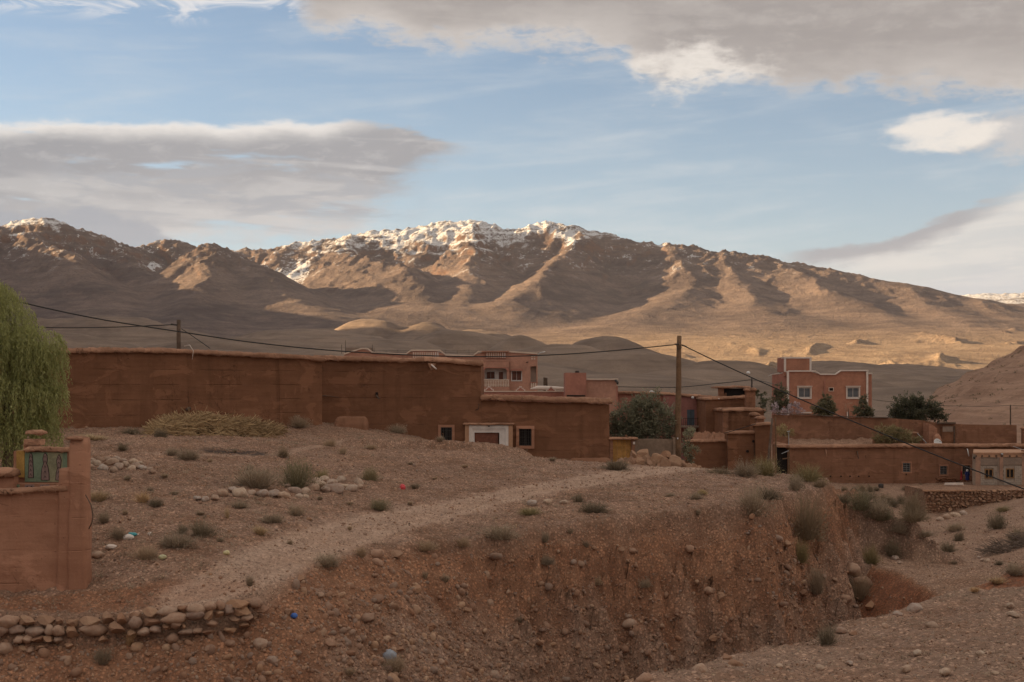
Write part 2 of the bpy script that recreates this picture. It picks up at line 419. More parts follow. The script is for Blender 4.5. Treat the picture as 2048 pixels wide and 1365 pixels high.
def plain(name, c, rough=0.8, var=0.15, scale=3.0, spec=0.3, metal=0.0):
    m, nt, b, P = newmat(name, rough, spec); b.inputs['Metallic'].default_value = metal
    n = noise(nt, P, scale, 5, 0.62); n2 = noise(nt, P, scale * 7, 3, 0.6)
    col = mixc(nt, (n * 0.65 + n2 * 0.35).sm(0.3, 0.7), tuple(v * (1 - var) for v in c), tuple(min(1, v * (1 + var)) for v in c))
    dirt = noise(nt, vmul(nt, P, (1.5, 1.5, 0.3)), scale * 0.5, 4, 0.65).sm(0.55, 0.75)
    col = mixc(nt, dirt * var * 1.3, col, tuple(v * 0.55 for v in c))
    setc(nt, b, col); bump(nt, b, n2, 0.2, 0.02)
    return m
def leafy(name, ca, cb, rough=0.6, trans=0.35):
    """leaf / blade colour varied by the Col attribute"""
    m, nt, b, P = newmat(name, rough, 0.3)
    a = nt.nodes.new('ShaderNodeAttribute'); a.attribute_name = 'Col'
    sp = nt.nodes.new('ShaderNodeSeparateColor'); nt.links.new(a.outputs['Color'], sp.inputs[0])
    rr = objrand(nt)
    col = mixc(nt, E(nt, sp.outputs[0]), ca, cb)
    col = mixc(nt, rr.sm(0.35, 1.0) * 0.55, col, tuple(p * 1.05 * k for p, k in zip(cb, (1.05, .9, .8))))
    col = mixc(nt, rr.sm(0.35, 0.0) * 0.4, col, tuple(p * .85 for p in ca))
    setc(nt, b, col)
    tr = nt.nodes.new('ShaderNodeBsdfTranslucent'); nt.links.new(col.s, tr.inputs['Color'])
    mx = nt.nodes.new('ShaderNodeMixShader'); mx.inputs[0].default_value = trans
    nt.links.new(b.outputs[0], mx.inputs[1]); nt.links.new(tr.outputs[0], mx.inputs[2])
    nt.links.new(mx.outputs[0], nt.nodes['Material Output'].inputs['Surface'])
    return m
def stonemat(name, cols, use_attr):
    m, nt, b, P = newmat(name, 0.85, 0.25)
    if use_attr:
        a = nt.nodes.new('ShaderNodeAttribute'); a.attribute_name = 'Col'
        sp = nt.nodes.new('ShaderNodeSeparateColor'); nt.links.new(a.outputs['Color'], sp.inputs[0])
        r = E(nt, sp.outputs[0]); r2 = E(nt, sp.outputs[1])
    else:
        r = objrand(nt); r2 = (r * 7.31).fract()
    rp = nt.nodes.new('ShaderNodeValToRGB'); e = rp.color_ramp.elements
    for i, c in enumerate(cols):
        q = e[i] if i < 2 else e.new(0.5)
        q.position = i / (len(cols) - 1)
    for q, c in zip(e, cols): q.color = (*c, 1)
    nt.links.new(r.s, rp.inputs[0])
    n = noise(nt, P, 9.0, 5, 0.65)
    col = mixc(nt, n.sm(0.35, 0.7) * 0.6, E(nt, rp.outputs[0]), (0.30, 0.155, 0.095))
    col = mixc(nt, (r2 * 0.5) , col, (0.20, 0.115, 0.08))
    setc(nt, b, col); bump(nt, b, n, 0.5, 0.04)
    return m
# ------------------------------------------------------------------ the ground near the village
def PT(px, py, Y): v = at(px, py, Y); return (v.x, v.y, v.z)
PLAT = TPS([PT(*p) for p in [
    (-250, 866, 60), (-100, 866, 66), (118, 862, 68), (400, 856, 75), (640, 850, 81), (700, 853, 83.5), (830, 873, 83.5), (900, 893, 83.5), (962, 908, 83.5),
    (1100, 921, 83.5), (1218, 926, 83.5), (1260, 926, 84.5), (1357, 932, 86), (1400, 940, 100), (1540, 947, 100),
    (690, 895, 72), (850, 899, 75), (1000, 906, 77), (1070, 921, 79),
    (850, 905, 70), (850, 950, 62.5), (850, 1000, 56), (850, 1050, 50), (700, 905, 67), (1000, 930, 67),
    (300, 872, 66), (300, 930, 56), (300, 1000, 48), (300, 1080, 42), (300, 1150, 38.7), (200, 1192, 38), (450, 1185, 37.4), (0, 1200, 38), (0, 1226, 36), (490, 1192, 36.8), (250, 1210, 37),
    (600, 930, 62), (560, 1000, 50.5), (560, 1080, 43.5), (600, 1130, 40.5), (0, 1000, 47), (0, 920, 56),
    (1200, 1000, 56), (1400, 1000, 57), (1100, 960, 63), (1400, 950, 68), (1480, 1015, 55), (1600, 975, 66), (1640, 962, 69), (1300, 960, 64),
    (700, 1105, 43.7), (1000, 1064, 49.7), (1270, 1030, 53), (1550, 955, 84)]]
    + [(-50, 150, -3.5), (0, 150, -4.8), (22, 150, -9), (-60, 220, -4), (0, 220, -6), (20, 110, -6.8), (22, 130, -8.0)], 0.004)
RIM = [(-60, 35.2)] + [PT(*p)[:2] for p in [(-200, 1240, 35.5), (0, 1236, 35.7), (250, 1232, 36), (400, 1222, 36.3), (500, 1195, 37), (600, 1140, 40.5), (700, 1110, 43.5), (850, 1085, 47),
    (1000, 1068, 49.5), (1100, 1052, 51), (1270, 1032, 53), (1400, 1020, 54.5), (1490, 1012, 55.5), (1560, 1000, 60), (1610, 980, 64), (1650, 962, 69)]] + [(16.6, 78), (18, 90), (21.5, 103), (24, 115), (25, 150), (12, 230)]
RIMPOLY = RIM + [(-140, 230), (-140, 35)]
LOWL = TPS([PT(*p) for p in [
    (1650, 968, 148), (1940, 968, 148), (1700, 985, 140), (1700, 1010, 125), (1720, 1040, 105), (1750, 1080, 88), (1800, 1120, 75), (1850, 1120, 80), (1900, 1160, 65), (1925, 1188, 58),
    (1850, 1047, 124), (1850, 1036, 133.5), (1920, 1025, 133.5), (1990, 1010, 133.5), (1960, 1030, 125), (2048, 1004, 130), (2048, 1060, 85), (2048, 1120, 60), (1960, 1080, 85), (1740, 1112, 70), (1800, 1141, 64.5), (1860, 1165, 60.5), (1700, 1085, 74), (2300, 960, 140), (2300, 1060, 70)]]
    + [(20, 110, -10.2), (60, 200, -10), (100, 200, -6), (10, 200, -9), (10, 90, -10.5)], 0.004)
LIP = [(8, 80)] + [PT(*p)[:2] for p in [(1690, 1075, 74), (1740, 1112, 70), (1800, 1142, 64), (1860, 1166, 60), (1930, 1190, 56.5), (2048, 1215, 53), (2300, 1240, 50)]] + [(90, 48)]
LIPPOLY = LIP + [(140, 48), (140, 240), (-40, 240), (-40, 100)]
NEAR = TPS([PT(*p) for p in [(1300, 1365, 23), (1400, 1335, 25), (1500, 1310, 27), (1650, 1280, 29.5), (1750, 1240, 31.5), (1850, 1210, 33.5), (1920, 1190, 35), (2000, 1160, 37), (2048, 1140, 38.5), (2200, 1100, 45),
    (2048, 1365, 20), (1500, 1365, 22.5), (1750, 1320, 25), (1900, 1280, 27), (2048, 1250, 28.5)]] + [(0, 0, -1.7), (0, 10, -3.1), (8, 8, -2.4), (-8, 5, -2.6), (-6, 12, -4.2), (25, 30, -4.6), (12, 0, -1.6)], 0.01)
RIM2 = [(-60, 9), (-20, 12), (-6, 14), (-1.5, 17.5)] + [PT(*p)[:2] for p in [(1200, 1400, 21), (1300, 1365, 23), (1400, 1335, 25), (1500, 1310, 27), (1650, 1280, 29.5), (1750, 1240, 31.5), (1850, 1210, 33.5), (1920, 1190, 35), (2000, 1160, 37), (2048, 1140, 38.5), (2200, 1100, 45)]] + [(40, 46), (90, 44)]
RIM2POLY = RIM2 + [(90, -40), (-60, -40)]

def ground(x, y, full=False, fine=True):
    x = np.atleast_1d(np.asarray(x, float)); y = np.atleast_1d(np.asarray(y, float)); sh = x.shape
    x = x.ravel(); y = y.ravel()
    lump = fbm(x * 0.55, y * 0.55, 4, 3)
    wob = fbm(x * 0.22, y * 0.22, 3, 41)
    # plateau with its cut bank
    ww = 0.9 * sstep(430, 640, x / np.maximum(y, 1) * F + 1024)
    xw = x + fbm(x * 0.35, y * 0.35, 3, 77) * ww; yw = y + fbm(x * 0.35, y * 0.35, 3, 78) * ww
    d, qx, qy, t = poly_near(xw, yw, RIM); ins = inside(xw, yw, RIMPOLY)
    d = np.where(ins, 0, d)
    al = qx + 0.55 * qy; rl = ridged(al * 0.50, d * 0.10 + 3, 4, 19) - 0.40; rl2 = ridged(al * 1.5 + 9, d * 0.35, 3, 20) - 0.4
    pz = PLAT(np.where(ins, x, qx), np.where(ins, y, qy))
    px_at = qx / np.maximum(qy, 1) * F + 1024            # where along the bank
    steep = 0.82 + 1.35 * sstep(650, 1350, px_at); steep = np.where(qy > 72, 0.55, steep)
    rill = ridged(x * 0.42 + y * 0.1, y * 0.16, 4, 9)
    lipr = np.where(px_at > 700, 0.10, 0.35); de = np.maximum(d - sstep(0.1, 1.0, d) * sstep(620, 900, px_at) * (rl * 0.85 + rl2 * 0.28), 0); drop = steep * (np.sqrt(de * de + lipr ** 2) - lipr)
    scarp = sstep(700, 1100, px_at) * sstep(0.02, 0.28, d) * 0.75 * (0.6 + 0.8 * fbm(x * 0.5, y * 0.5, 2, 5))
    ret = sstep(560, 470, px_at) * sstep(-60, -20, x) * sstep(0.02, 0.2, d) * 0.62
    amp = sstep(0.0, 1.2, d)
    strat = pz - drop; sq = strat * 1.5 + 0.5 * lump; sf = sq - np.floor(sq)
    shelf = (sstep(0.15, 0.38, sf) - sf) * (0.5 + 0.45 * sstep(1.6, 0.5, d)) * sstep(750, 1050, px_at)
    crag = ridged(x * 0.9, y * 0.9, 5, 15, 2.05, .6) - 0.42 + 0.25 * fbm(x * 2.3, y * 2.3, 3, 17)
    far = pz - drop - scarp - ret + amp * (lump * 0.30 + shelf + crag * (0.34 + 0.42 * sstep(850, 1300, px_at)) + (rill - 0.35) * 0.55 * sstep(900, 1500, px_at))
    # mound with a broken edge before the house
    a, mx, my, mt = poly_near(x, y, [PT(*p)[:2] for p in [(680, 886, 71.5), (850, 889, 74.5), (1000, 894, 77), (1080, 912, 79)]])
    front = y < my + 0.02 * (x - mx)
    ledge = np.where(front, sstep(0.42 + 0.25 * lump, 0.08, a), sstep(3.4, 0.4, a)) * 0.46 * sstep(0, 0.1, mt) * sstep(1.0, 0.85, mt)
    far = far + np.where(ins, ledge, 0)
    # right-hand slope with its lip
    d3, q3x, q3y, t3 = poly_near(x + wob * 0.7, y + lump * 0.5, LIP); in3 = inside(x + wob * 0.7, y + lump * 0.5, LIPPOLY); d3 = np.where(in3, 0, d3)
    lz = LOWL(np.where(in3, x, q3x), np.where(in3, y, q3y)) - 1.05 * (np.sqrt(d3 * d3 + 0.09) - 0.3) + sstep(0, 1, d3) * (ridged(x * 0.35, y * 0.35, 3, 31) - 0.4) * 0.7
    # cut across the slope under the terrace wall
    g2, *_ = poly_near(x, y, [PT(*p)[:2] for p in [(1660, 1030, 108), (1760, 1052, 100), (1830, 1058, 104), (1900, 1050, 110)]])
    lz = lz - 0.9 * sstep(4.5, 0.5, g2) * (1 + 0.5 * wob)
    # near bank under the photographer
    d2, q2x, q2y, t2 = poly_near(x + wob * 0.5, y + lump * 0.35, RIM2); in2 = inside(x + wob * 0.5, y + lump * 0.35, RIM2POLY); d2 = np.where(in2, 0, d2)
    nz = NEAR(np.where(in2, x, q2x), np.where(in2, y, q2y)) - 0.9 * (np.sqrt(d2 * d2 + 0.25) - 0.5)
    floor = -12.6 + lump * 0.3
    z = smax(smax(smax(far, lz, 0.5), nz, 0.3), floor, 0.8)
    flat = 0.045 * fbm(x * 1.3, y * 1.3, 4, 12) + 0.10 * wob
    z = z + flat
    if fine: z = z + (0.03 + 0.10 * np.clip(amp * (~ins) + sstep(0, 1, d3), 0, 1)) * fbm(x * 3.1, y * 3.1, 3, 21)
    if not full: return z.reshape(sh)
    red = np.where(far >= np.maximum(lz, nz) - 0.2, sstep(0.0, 0.5, d) * sstep(2.6, 0.9, d + lump * 1.3 - 0.5 * sstep(1000, 600, px_at)), 0)
    red = np.maximum(red, np.where(lz > far, 2.0 * sstep(0.05, 0.5, d3), 0))
    tl, *_ = poly_near(x, y, [PT(*p)[:2] for p in [(-60, 1208, 37.2), (150, 1204, 37.3), (300, 1196, 37.4), (440, 1186, 37.6)]])
    red = np.maximum(red, np.where(ins, 1.25 * sstep(1.15, 0.6, tl + 0.35 * lump), 0))
    bank = np.where(far >= np.maximum(lz, nz) - 0.2, sstep(0.0, 0.6, d), 0)
    return z.reshape(sh), dict(red=red, bank=bank, ins=ins, near=(nz >= np.maximum(far, lz)), d=d, px=px_at, low=(lz > np.maximum(far, nz)))
def G(x, y): return float(ground(np.array([x]), np.array([y]))[0])
_YS = np.concatenate([np.arange(17, 72, 0.4), np.arange(72, 190, 0.9)])
def hit(px, py, ymin=17, ymax=190):
    """first ground point seen at a photo position"""
    ys = _YS
    for _ in range(2):
        xs = (px - 1024) * ys / F; zs = (HOR - py) * ys / F
        g = ground(xs, ys); k = np.nonzero(g >= zs)[0]; i = k[0] if len(k) else len(ys) - 1
        if _ == 0: ys = np.linspace(ys[max(i - 1, 0)], ys[i], 14)
    return Vector((xs[i], ys[i], g[i]))

TRACK = [PT(*p)[:2] for p in [(400, 1190, 37.2), (480, 1160, 38.6), (560, 1120, 41), (680, 1075, 46), (800, 1045, 50.5), (930, 1010, 55), (1060, 985, 59), (1180, 960, 63), (1290, 945, 68), (1380, 942, 75)]]
FOOT = [PT(*p)[:2] for p in [(300, 905, 60), (430, 897, 61.5), (560, 888, 64), (690, 872, 74)]]
def make_ground():
    ys = np.concatenate([np.arange(-30, 18, 1.5), np.arange(18, 34, 0.16), np.arange(34, 60, 0.11), np.arange(60, 76, 0.18), np.arange(76, 150, 0.5), np.arange(150, 236, 2.0)])
    us = np.concatenate([np.linspace(-1.2, -0.44, 40)[:-1], np.linspace(-0.44, 0.46, 430), np.linspace(0.46, 1.3, 40)[1:]])
    wid = np.maximum(ys, 0) + 18
    X = us[None, :] * wid[:, None]; Y = np.repeat(ys[:, None], len(us), 1)
    z, M = ground(X, Y, True)
    x = X.ravel(); y = Y.ravel()
    dt, *_ = poly_near(x, y, TRACK); df, *_ = poly_near(x, y, FOOT)
    n1 = fbm(x * 0.5, y * 0.5, 3, 61)
    track = sstep(1.9 + n1, 0.5, np.abs(dt - 0.0)) * 0.75 + 0.25 * sstep(0.35, 0.1, np.abs(dt - 0.85 + 0.2 * n1))
    track = np.maximum(track, 0.55 * sstep(0.5, 0.15, df + 0.2 * n1)) * (1 - M['bank'])
    grav = np.clip(0.35 + 0.9 * n1 + 0.4 * sstep(55, 70, y) * sstep(-2, 6, x), 0, 1) * (1 - np.clip(M['red'], 0, 1)) 
    grav = np.where(M['bank'] > 0.5, np.clip(grav + 0.25, 0, 1), grav)
    c, *_ = poly_near(x, y, [PT(*p)[:2] for p in [(440, 890, 63), (505, 888, 63.5)]])
    ash = sstep(1.1, 0.4, c + 0.5 * n1)
    pale = np.where(M['near'], np.clip(0.45 + 0.9 * fbm(x * 0.3, y * 0.3, 3, 88), 0, 1), 0)
    cols = np.stack([M['red'], np.clip(track, 0, 1), grav], -1)
    me = mesh_np('ground', np.stack([x, y, z.ravel()], -1), grid_faces(len(ys), len(us)), True, cols)
    a = me.color_attributes.new('Soil', 'FLOAT_COLOR', 'POINT')
    q = np.ones((len(x), 4), np.float32); q[:, 0] = ash; q[:, 1] = pale; q[:, 2] = M['low'].astype(float)
    a.data.foreach_set('color', q.ravel())
    return me
def ground_mat():
    m, nt, b, P = newmat('earth', 0.96, 0.1)
    def attr(nm):
        a = nt.nodes.new('ShaderNodeAttribute'); a.attribute_name = nm
        s = nt.nodes.new('ShaderNodeSeparateColor'); nt.links.new(a.outputs['Color'], s.inputs[0]); return [E(nt, s.outputs[i]) for i in range(3)]
    red, trk, grav = attr('Col'); ash, pale, low = attr('Soil')
    n0 = noise(nt, P, 0.45, 5, 0.6); n1 = noise(nt, P, 2.4, 6, 0.65); n2 = noise(nt, P, 11.0, 4, 0.7)
    v1 = voro(nt, P, 9.0); v1c = voro(nt, P, 9.0, 'F1', 'Color'); v2 = voro(nt, P, 22.0); v2c = voro(nt, P, 22.0, 'F1', 'Color')
    def bw(v):
        n = nt.nodes.new('ShaderNodeSeparateColor'); nt.links.new(v.s, n.inputs[0]); return E(nt, n.outputs[0])
    r1 = bw(v1c); r2 = bw(v2c)
    n3 = noise(nt, P, 0.9, 5, 0.6)
    soil = mixc(nt, (n0 * 0.5 + n1 * 0.55 - 0.03).sm(0.34, 0.66), (0.286, 0.158, 0.101), (0.602, 0.360, 0.241))
    soil = mixc(nt, grav * 0.62, soil, mixc(nt, n1.sm(0.35, 0.65), (0.345, 0.227, 0.174), (0.581, 0.398, 0.306)))
    soil = mixc(nt, pale * 0.6, soil, (0.560, 0.392, 0.288))
    soil = mixc(nt, low * 0.45, soil, mixc(nt, n3.sm(0.35, 0.65), (0.451, 0.269, 0.178), (0.620, 0.414, 0.287)))
    soil = mixc(nt, red * n1.sm(0.20, 0.45), soil, mixc(nt, (n0 * 0.5 + n3 * 0.5).sm(0.35, 0.65), (0.324, 0.147, 0.082), (0.535, 0.271, 0.157)))
    soil = mixc(nt, (red - 1.0).max(0.0), soil, mixc(nt, n3.sm(0.3, 0.7), (0.270, 0.104, 0.055), (0.396, 0.171, 0.093)))
    soil = mixc(nt, trk * (0.45 + n1 * 0.6), soil, (0.600, 0.425, 0.318))
    # small stones lying in the earth
    st = v1.sm(0.40, 0.24) * r1.sm(0.40, 0.55) * (1.0 - red * 0.5) * (1.0 - trk * 0.55)
    soil = mixc(nt, v1.sm(0.34, 0.50) * (1.0 - trk * 0.7) * 0.5, soil, (0.100, 0.059, 0.040))  # gaps between stones darkened, crevice shade put into the colour
    stc = mixc(nt, r2, (0.500, 0.340, 0.225), (0.250, 0.202, 0.170))
    soil = mixc(nt, st * 0.8, soil, stc)
    st2 = v2.sm(0.36, 0.2) * r2.sm(0.4, 0.6)
    soil = mixc(nt, st2 * 0.65 * (1.0 - trk * 0.5), soil, mixc(nt, r1, (0.115, 0.071, 0.051), (0.520, 0.369, 0.253)))
    soil = mixc(nt, n2.sm(0.52, 0.66) * 0.6, soil, (0.105, 0.059, 0.040))
    soil = mixc(nt, ash * n1.sm(0.3, 0.55) * 0.85, soil, (0.045, 0.036, 0.033))
    setc(nt, b, soil)
    bump(nt, b, n1 * 0.7 + n2 * 0.4 + st * 0.75 + st2 * 0.3, 1.0, 0.13)
    return m
M_EARTH = ground_mat()
tag(link('ground', make_ground(), M_EARTH), kind='structure')
# ------------------------------------------------------------------ foothills, mountains, an added shade ridge to the west
def seg3(pts, sub=1): return [PT(*p) for p in pts]
def ridge_field(x, y, ridges):
    """highest of several ridges: (points, width, exponent)"""
    z = np.full(x.shape, -1e9)
    for pts, w, e in ridges:
        if w < 340 and len(pts) < 9 and pts[0][2] > 4500: w *= 0.80
        p = np.array([PT(*q) for q in pts]); pl = [tuple(q[:2]) for q in p]
        d, qx, qy, t = poly_near(x, y, pl)
        h = np.interp(t * (len(p) - 1), np.arange(len(p)), p[:, 2])
        z = smax(z, BASEZ(y) + (h - BASEZ(y)) * np.clip(1 - (np.sqrt(d * d + (0.10 * w) ** 2) - 0.10 * w) / (2.75 * w), 0, 1) ** 1.2, 14.0)
    return z
def BASEZ(y): return np.interp(y, [2400, 3000, 3400, 3800, 4600, 5600, 7000, 9000], [-6, 22, 48, 84, 150, 215, 290, 320])
RIDGES = [
    # main crest
    ([(430, 500, 6900), (520, 497, 6900), (580, 493, 6850), (600, 485, 6800), (680, 474, 6750), (740, 462, 6700), (830, 452, 6650), (900, 444, 6600), (955, 440, 6600), (985, 448, 6550), (1020, 459, 6550), (1045, 461, 6550), (1068, 450, 6500), (1095, 444, 6500), (1130, 450, 6450), (1165, 457, 6450), (1270, 482, 6350), (1330, 489, 6300), (1385, 494, 6250), (1430, 505, 6150), (1475, 503, 6100), (1530, 515, 6050), (1600, 527, 6000), (1660, 538, 5900), (1760, 560, 5800), (1860, 577, 5700), (1950, 597, 5600), (2048, 615, 5500), (2250, 655, 5300)], 330, 1),
    ([(700, 472, 6700), (680, 500, 6300), (740, 512, 6000), (800, 528, 5750), (835, 556, 5500), (850, 600, 5200)], 330, 1),
    ([(940, 447, 6500), (930, 480, 6200), (960, 505, 5950), (940, 560, 5600), (930, 615, 5100)], 270, 1),
    ([(1140, 452, 6430), (1160, 474, 6250), (1132, 505, 5980), (1092, 545, 5680), (1040, 582, 5350), (1010, 600, 5200)], 270, 1),
    ([(1330, 490, 6280), (1365, 520, 6000), (1378, 560, 5700), (1345, 600, 5350), (1250, 640, 4850), (1140, 672, 4350)], 330, 1),
    ([(1450, 505, 6120), (1470, 545, 5800), (1510, 590, 5400), (1540, 630, 4950)], 300, 1),
    ([(1540, 517, 6040), (1600, 548, 5750), (1680, 590, 5350), (1760, 632, 4900), (1800, 655, 4550)], 300, 1),
    ([(1800, 568, 5750), (1860, 610, 5250), (1950, 655, 4600)], 280, 1),
    ([(1950, 600, 5580), (2020, 640, 5000), (2120, 670, 4500)], 280, 1),
    # left massif
    ([(-900, 520, 5800), (-500, 470, 5900), (-250, 478, 5900), (-100, 470, 5950), (0, 452, 6000), (40, 443, 6000), (95, 437, 6000), (130, 447, 6000), (170, 463, 6050), (215, 476, 6150), (262, 498, 6300), (300, 487, 6450), (335, 481, 6450), (365, 486, 6450), (395, 499, 6550), (430, 520, 6600)], 310, 1),
    ([(95, 438, 5980), (60, 475, 5700), (125, 500, 5450), (190, 555, 5100), (240, 610, 4700)], 300, 1),
    ([(0, 452, 5950), (-20, 500, 5600), (30, 560, 5200), (60, 610, 4800)], 300, 1),
    ([(215, 476, 6100), (270, 525, 5700), (300, 570, 5300)], 230, 1),
    # cone before the saddle
    ([(400, 500, 5750), (430, 486, 5650), (458, 492, 5600), (480, 508, 5550), (520, 540, 5400), (590, 595, 5050), (680, 648, 4500)], 330, 1),
    ([(445, 490, 5620), (420, 525, 5350), (400, 560, 5100), (390, 590, 4880), (360, 630, 4500)], 270, 1),
    ([(425, 492, 5640), (360, 530, 5450), (310, 558, 5300)], 230, 1),
    # terraces low at the right
    ([(1320, 668, 4200), (1420, 672, 4000), (1560, 680, 3800), (1700, 690, 3650), (1780, 700, 3550)], 200, 1),
    ([(1880, 690, 3900), (1960, 688, 3800), (2100, 690, 3700)], 230, 1),
    # snowy plateau far behind at the right
    ([(1880, 596, 8600), (1930, 589, 8600), (2048, 586, 8600), (2300, 586, 8600)], 500, 1),
]
def mountain_z(x, y):
    wx = x + 70 * fbm(x / 500, y / 500, 3, 201); wy = y + 70 * fbm(x / 500, y / 500, 3, 202)
    z0 = ridge_field(x, y, RIDGES); z1 = ridge_field(wx, wy, RIDGES)
    b = BASEZ(y); h = np.clip((z0 - b) / 420 - 0.06, 0, 1)
    z = z0 * 0.55 + z1 * 0.45
    # gullies running down the slopes
    rg = ridged(wx / 420 + 3, wy / 800, 5, 211); r2 = ridged(wx / 150, wy / 260, 5, 221)
    top = np.clip((z0 - b) / np.maximum(CREST(x, y) - b, 60), 0, 1)
    keep = 1 - 0.8 * sstep(0.72, 1.0, top)
    z = z + (rg - 0.38) * 46 * h * keep + (r2 - 0.36) * 24 * np.clip(h * 1.3, 0.08, 1) * (0.35 + 0.65 * keep)
    z = z + (ridged(x / 75, y / 75, 4, 233) - 0.4) * 20 * sstep(0.3, 0.75, h)
    z = z + fbm(x / 70, y / 70, 4, 231) * 8 * np.clip(h * 1.5, 0.2, 1)
    # cliff bands under the rim of the plateau
    wv = 22 * fbm(x / 260, y / 260, 3, 241)
    cut = 1 - 0.16 * np.exp(-((top - 0.80 + 0.05 * fbm(x / 300, y / 300, 2, 243)) / 0.05) ** 2)
    on = sstep(0.5, 0.8, h) * sstep(-0.05, 0.3, fbm(x / 480, y / 480, 3, 251)) * sstep((1480 - 1024) / F, (1380 - 1024) / F, x / y) * (1 - 0.9 * sstep(0.86, 0.97, top))
    st = 48.0; q = (z + wv) / st; k = np.floor(q); f = q - k
    band = (k + sstep(0.34, 0.66, f)) * st - wv
    z = z * (1 - 0.6 * on) + band * 0.6 * on
    # lower fans
    rt = 0.15 + 0.85 * sstep((1050 - 1024) / F, (1400 - 1024) / F, x / y)
    fan = b + rt * 44 * fbm(x / 340, y / 560, 4, 261) + rt * 42 * (ridged(x / 260 - y / 900, y / 620, 5, 263) - 0.35) + rt * 9 * fbm(x / 60, y / 90, 3, 265)
    return smax(z, fan, 16)
_cr = np.array([PT(*p) for p in RIDGES[0][0]]); _cl = np.array([PT(*p) for p in RIDGES[9][0]])
def CREST(x, y):
    a = np.interp(x / y, _cr[:, 0] / _cr[:, 1], _cr[:, 2]); b = np.interp(x / y, _cl[:, 0] / _cl[:, 1], _cl[:, 2])
    return np.where(x / y < (410 - 1024) / F, b, a)
def make_mountains():
    ys = np.concatenate([np.arange(2500, 4200, 18), np.arange(4200, 6800, 12.5), np.arange(6800, 9000, 30)])
    us = np.concatenate([np.linspace(-0.75, -0.40, 80)[:-1], np.linspace(-0.40, 0.40, 740), np.linspace(0.40, 0.7, 50)[1:]])
    X = us[None, :] * ys[:, None]; Y = np.repeat(ys[:, None], len(us), 1)
    x = X.ravel(); y = Y.ravel(); z = mountain_z(x, y)
    z[(Y == ys[0]).ravel()] -= 60
    return mesh_np('mountain_range', np.stack([x, y, z], -1), grid_faces(len(ys), len(us)), True)
def rock_mat(name, snow):
    m, nt, b, P = newmat(name, 0.95, 0.1)
    x, y, z = sepz(nt, P)
    n0 = noise(nt, P, 0.0035, 5, 0.6); n1 = noise(nt, P, 0.014, 6, 0.65); n2 = noise(nt, P, 0.07, 5, 0.7)
    strat = noise(nt, vmul(nt, P, (0.003, 0.003, 0.059)), 1.0, 5, 0.65)
    col = mixc(nt, (n0 * 0.6 + n1 * 0.4).sm(0.32, 0.68), (0.126, 0.093, 0.082), (0.276, 0.200, 0.161))
    gn = nt.nodes.new('ShaderNodeNewGeometry'); nx, ny, nz = sepz(nt, E(nt, gn.outputs['Normal']))
    cliff = nz.sm(0.80, 0.55)
    col = mixc(nt, cliff * 0.75, col, mixc(nt, strat, (0.150, 0.074, 0.050), (0.340, 0.200, 0.129)))
    col = mixc(nt, strat.sm(0.48, 0.62) * 0.35, col, (0.102, 0.067, 0.059))
    spk = voro(nt, P, 0.055).sm(0.32, 0.12)
    col = mixc(nt, spk * n1.sm(0.42, 0.6) * 0.5, col, (0.062, 0.049, 0.040))
    lit_sand = z.sm(210.0, 90.0) * x.sm(-300.0, 500.0)  # sandy soil, paler on the right to carry golden light in its colour
    col = mixc(nt, lit_sand * (0.55 + n1 * 0.5).min(1.0), col, mixc(nt, n1.sm(0.3, 0.7), (0.34, 0.235, 0.155), (0.47, 0.34, 0.23)))
    n4 = noise(nt, P, 0.16, 4, 0.75)
    col = mixc(nt, n4.sm(0.52, 0.66) * 0.42, col, (0.085, 0.062, 0.052))
    col = mixc(nt, n2.sm(0.5, 0.68) * 0.38, col, (0.082, 0.060, 0.051))
    if snow:
        lim = z + (n1 - 0.5) * 420.0 + (n2 - 0.5) * 260.0 + (n0 - 0.5) * 240.0
        s = (lim + (1.0 - ((x + 430.0) * (1.0 / 640.0)).pow(2.0)).max(-0.25) * 75.0 + y.sm(7800.0, 8200.0) * 260.0).sm(650.0, 700.0) * nz.sm(0.58, 0.80) * (strat * 0.5 + n2 * 0.8).sm(0.76, 0.60)
        s2 = (z + (n0 - 0.5) * 200.0).sm(400.0, 620.0) * (n1 * 0.6 + n2 * 0.5).sm(0.615, 0.665) * nz.sm(0.5, 0.7)
        # drifts held in the gullies: (photo x, photo y, depth, half width, half length)
        for q in ((572, 536, 6150, 95.0, 420.0), (545, 522, 6300, 60.0, 200.0), (1140, 478, 6250, 26.0, 200.0), (300, 520, 5950, 26.0, 160.0)):
            c = at(*q[:3]); e_ = 1.0 - (((x - c.x) * (1 / q[3])).pow(2.0) + ((y - c.y) * (1 / q[4])).pow(2.0)) + (n2 - 0.5) * 5.0 + (n1 - 0.5) * 3.5
            s2 = s2.max(e_.sm(0.0, 0.4))
        col = mixc(nt, s.max(s2 * 0.9), col, (0.80, 0.80, 0.82))
    setc(nt, b, col); bump(nt, b, n1 * 0.5 + n2 * 0.6 + n4 * 0.3 + strat * 0.4, 1.0, 26.0)
    return m
tag(link('mountain_range', make_mountains(), rock_mat('mountain_rock', True)), kind='structure')

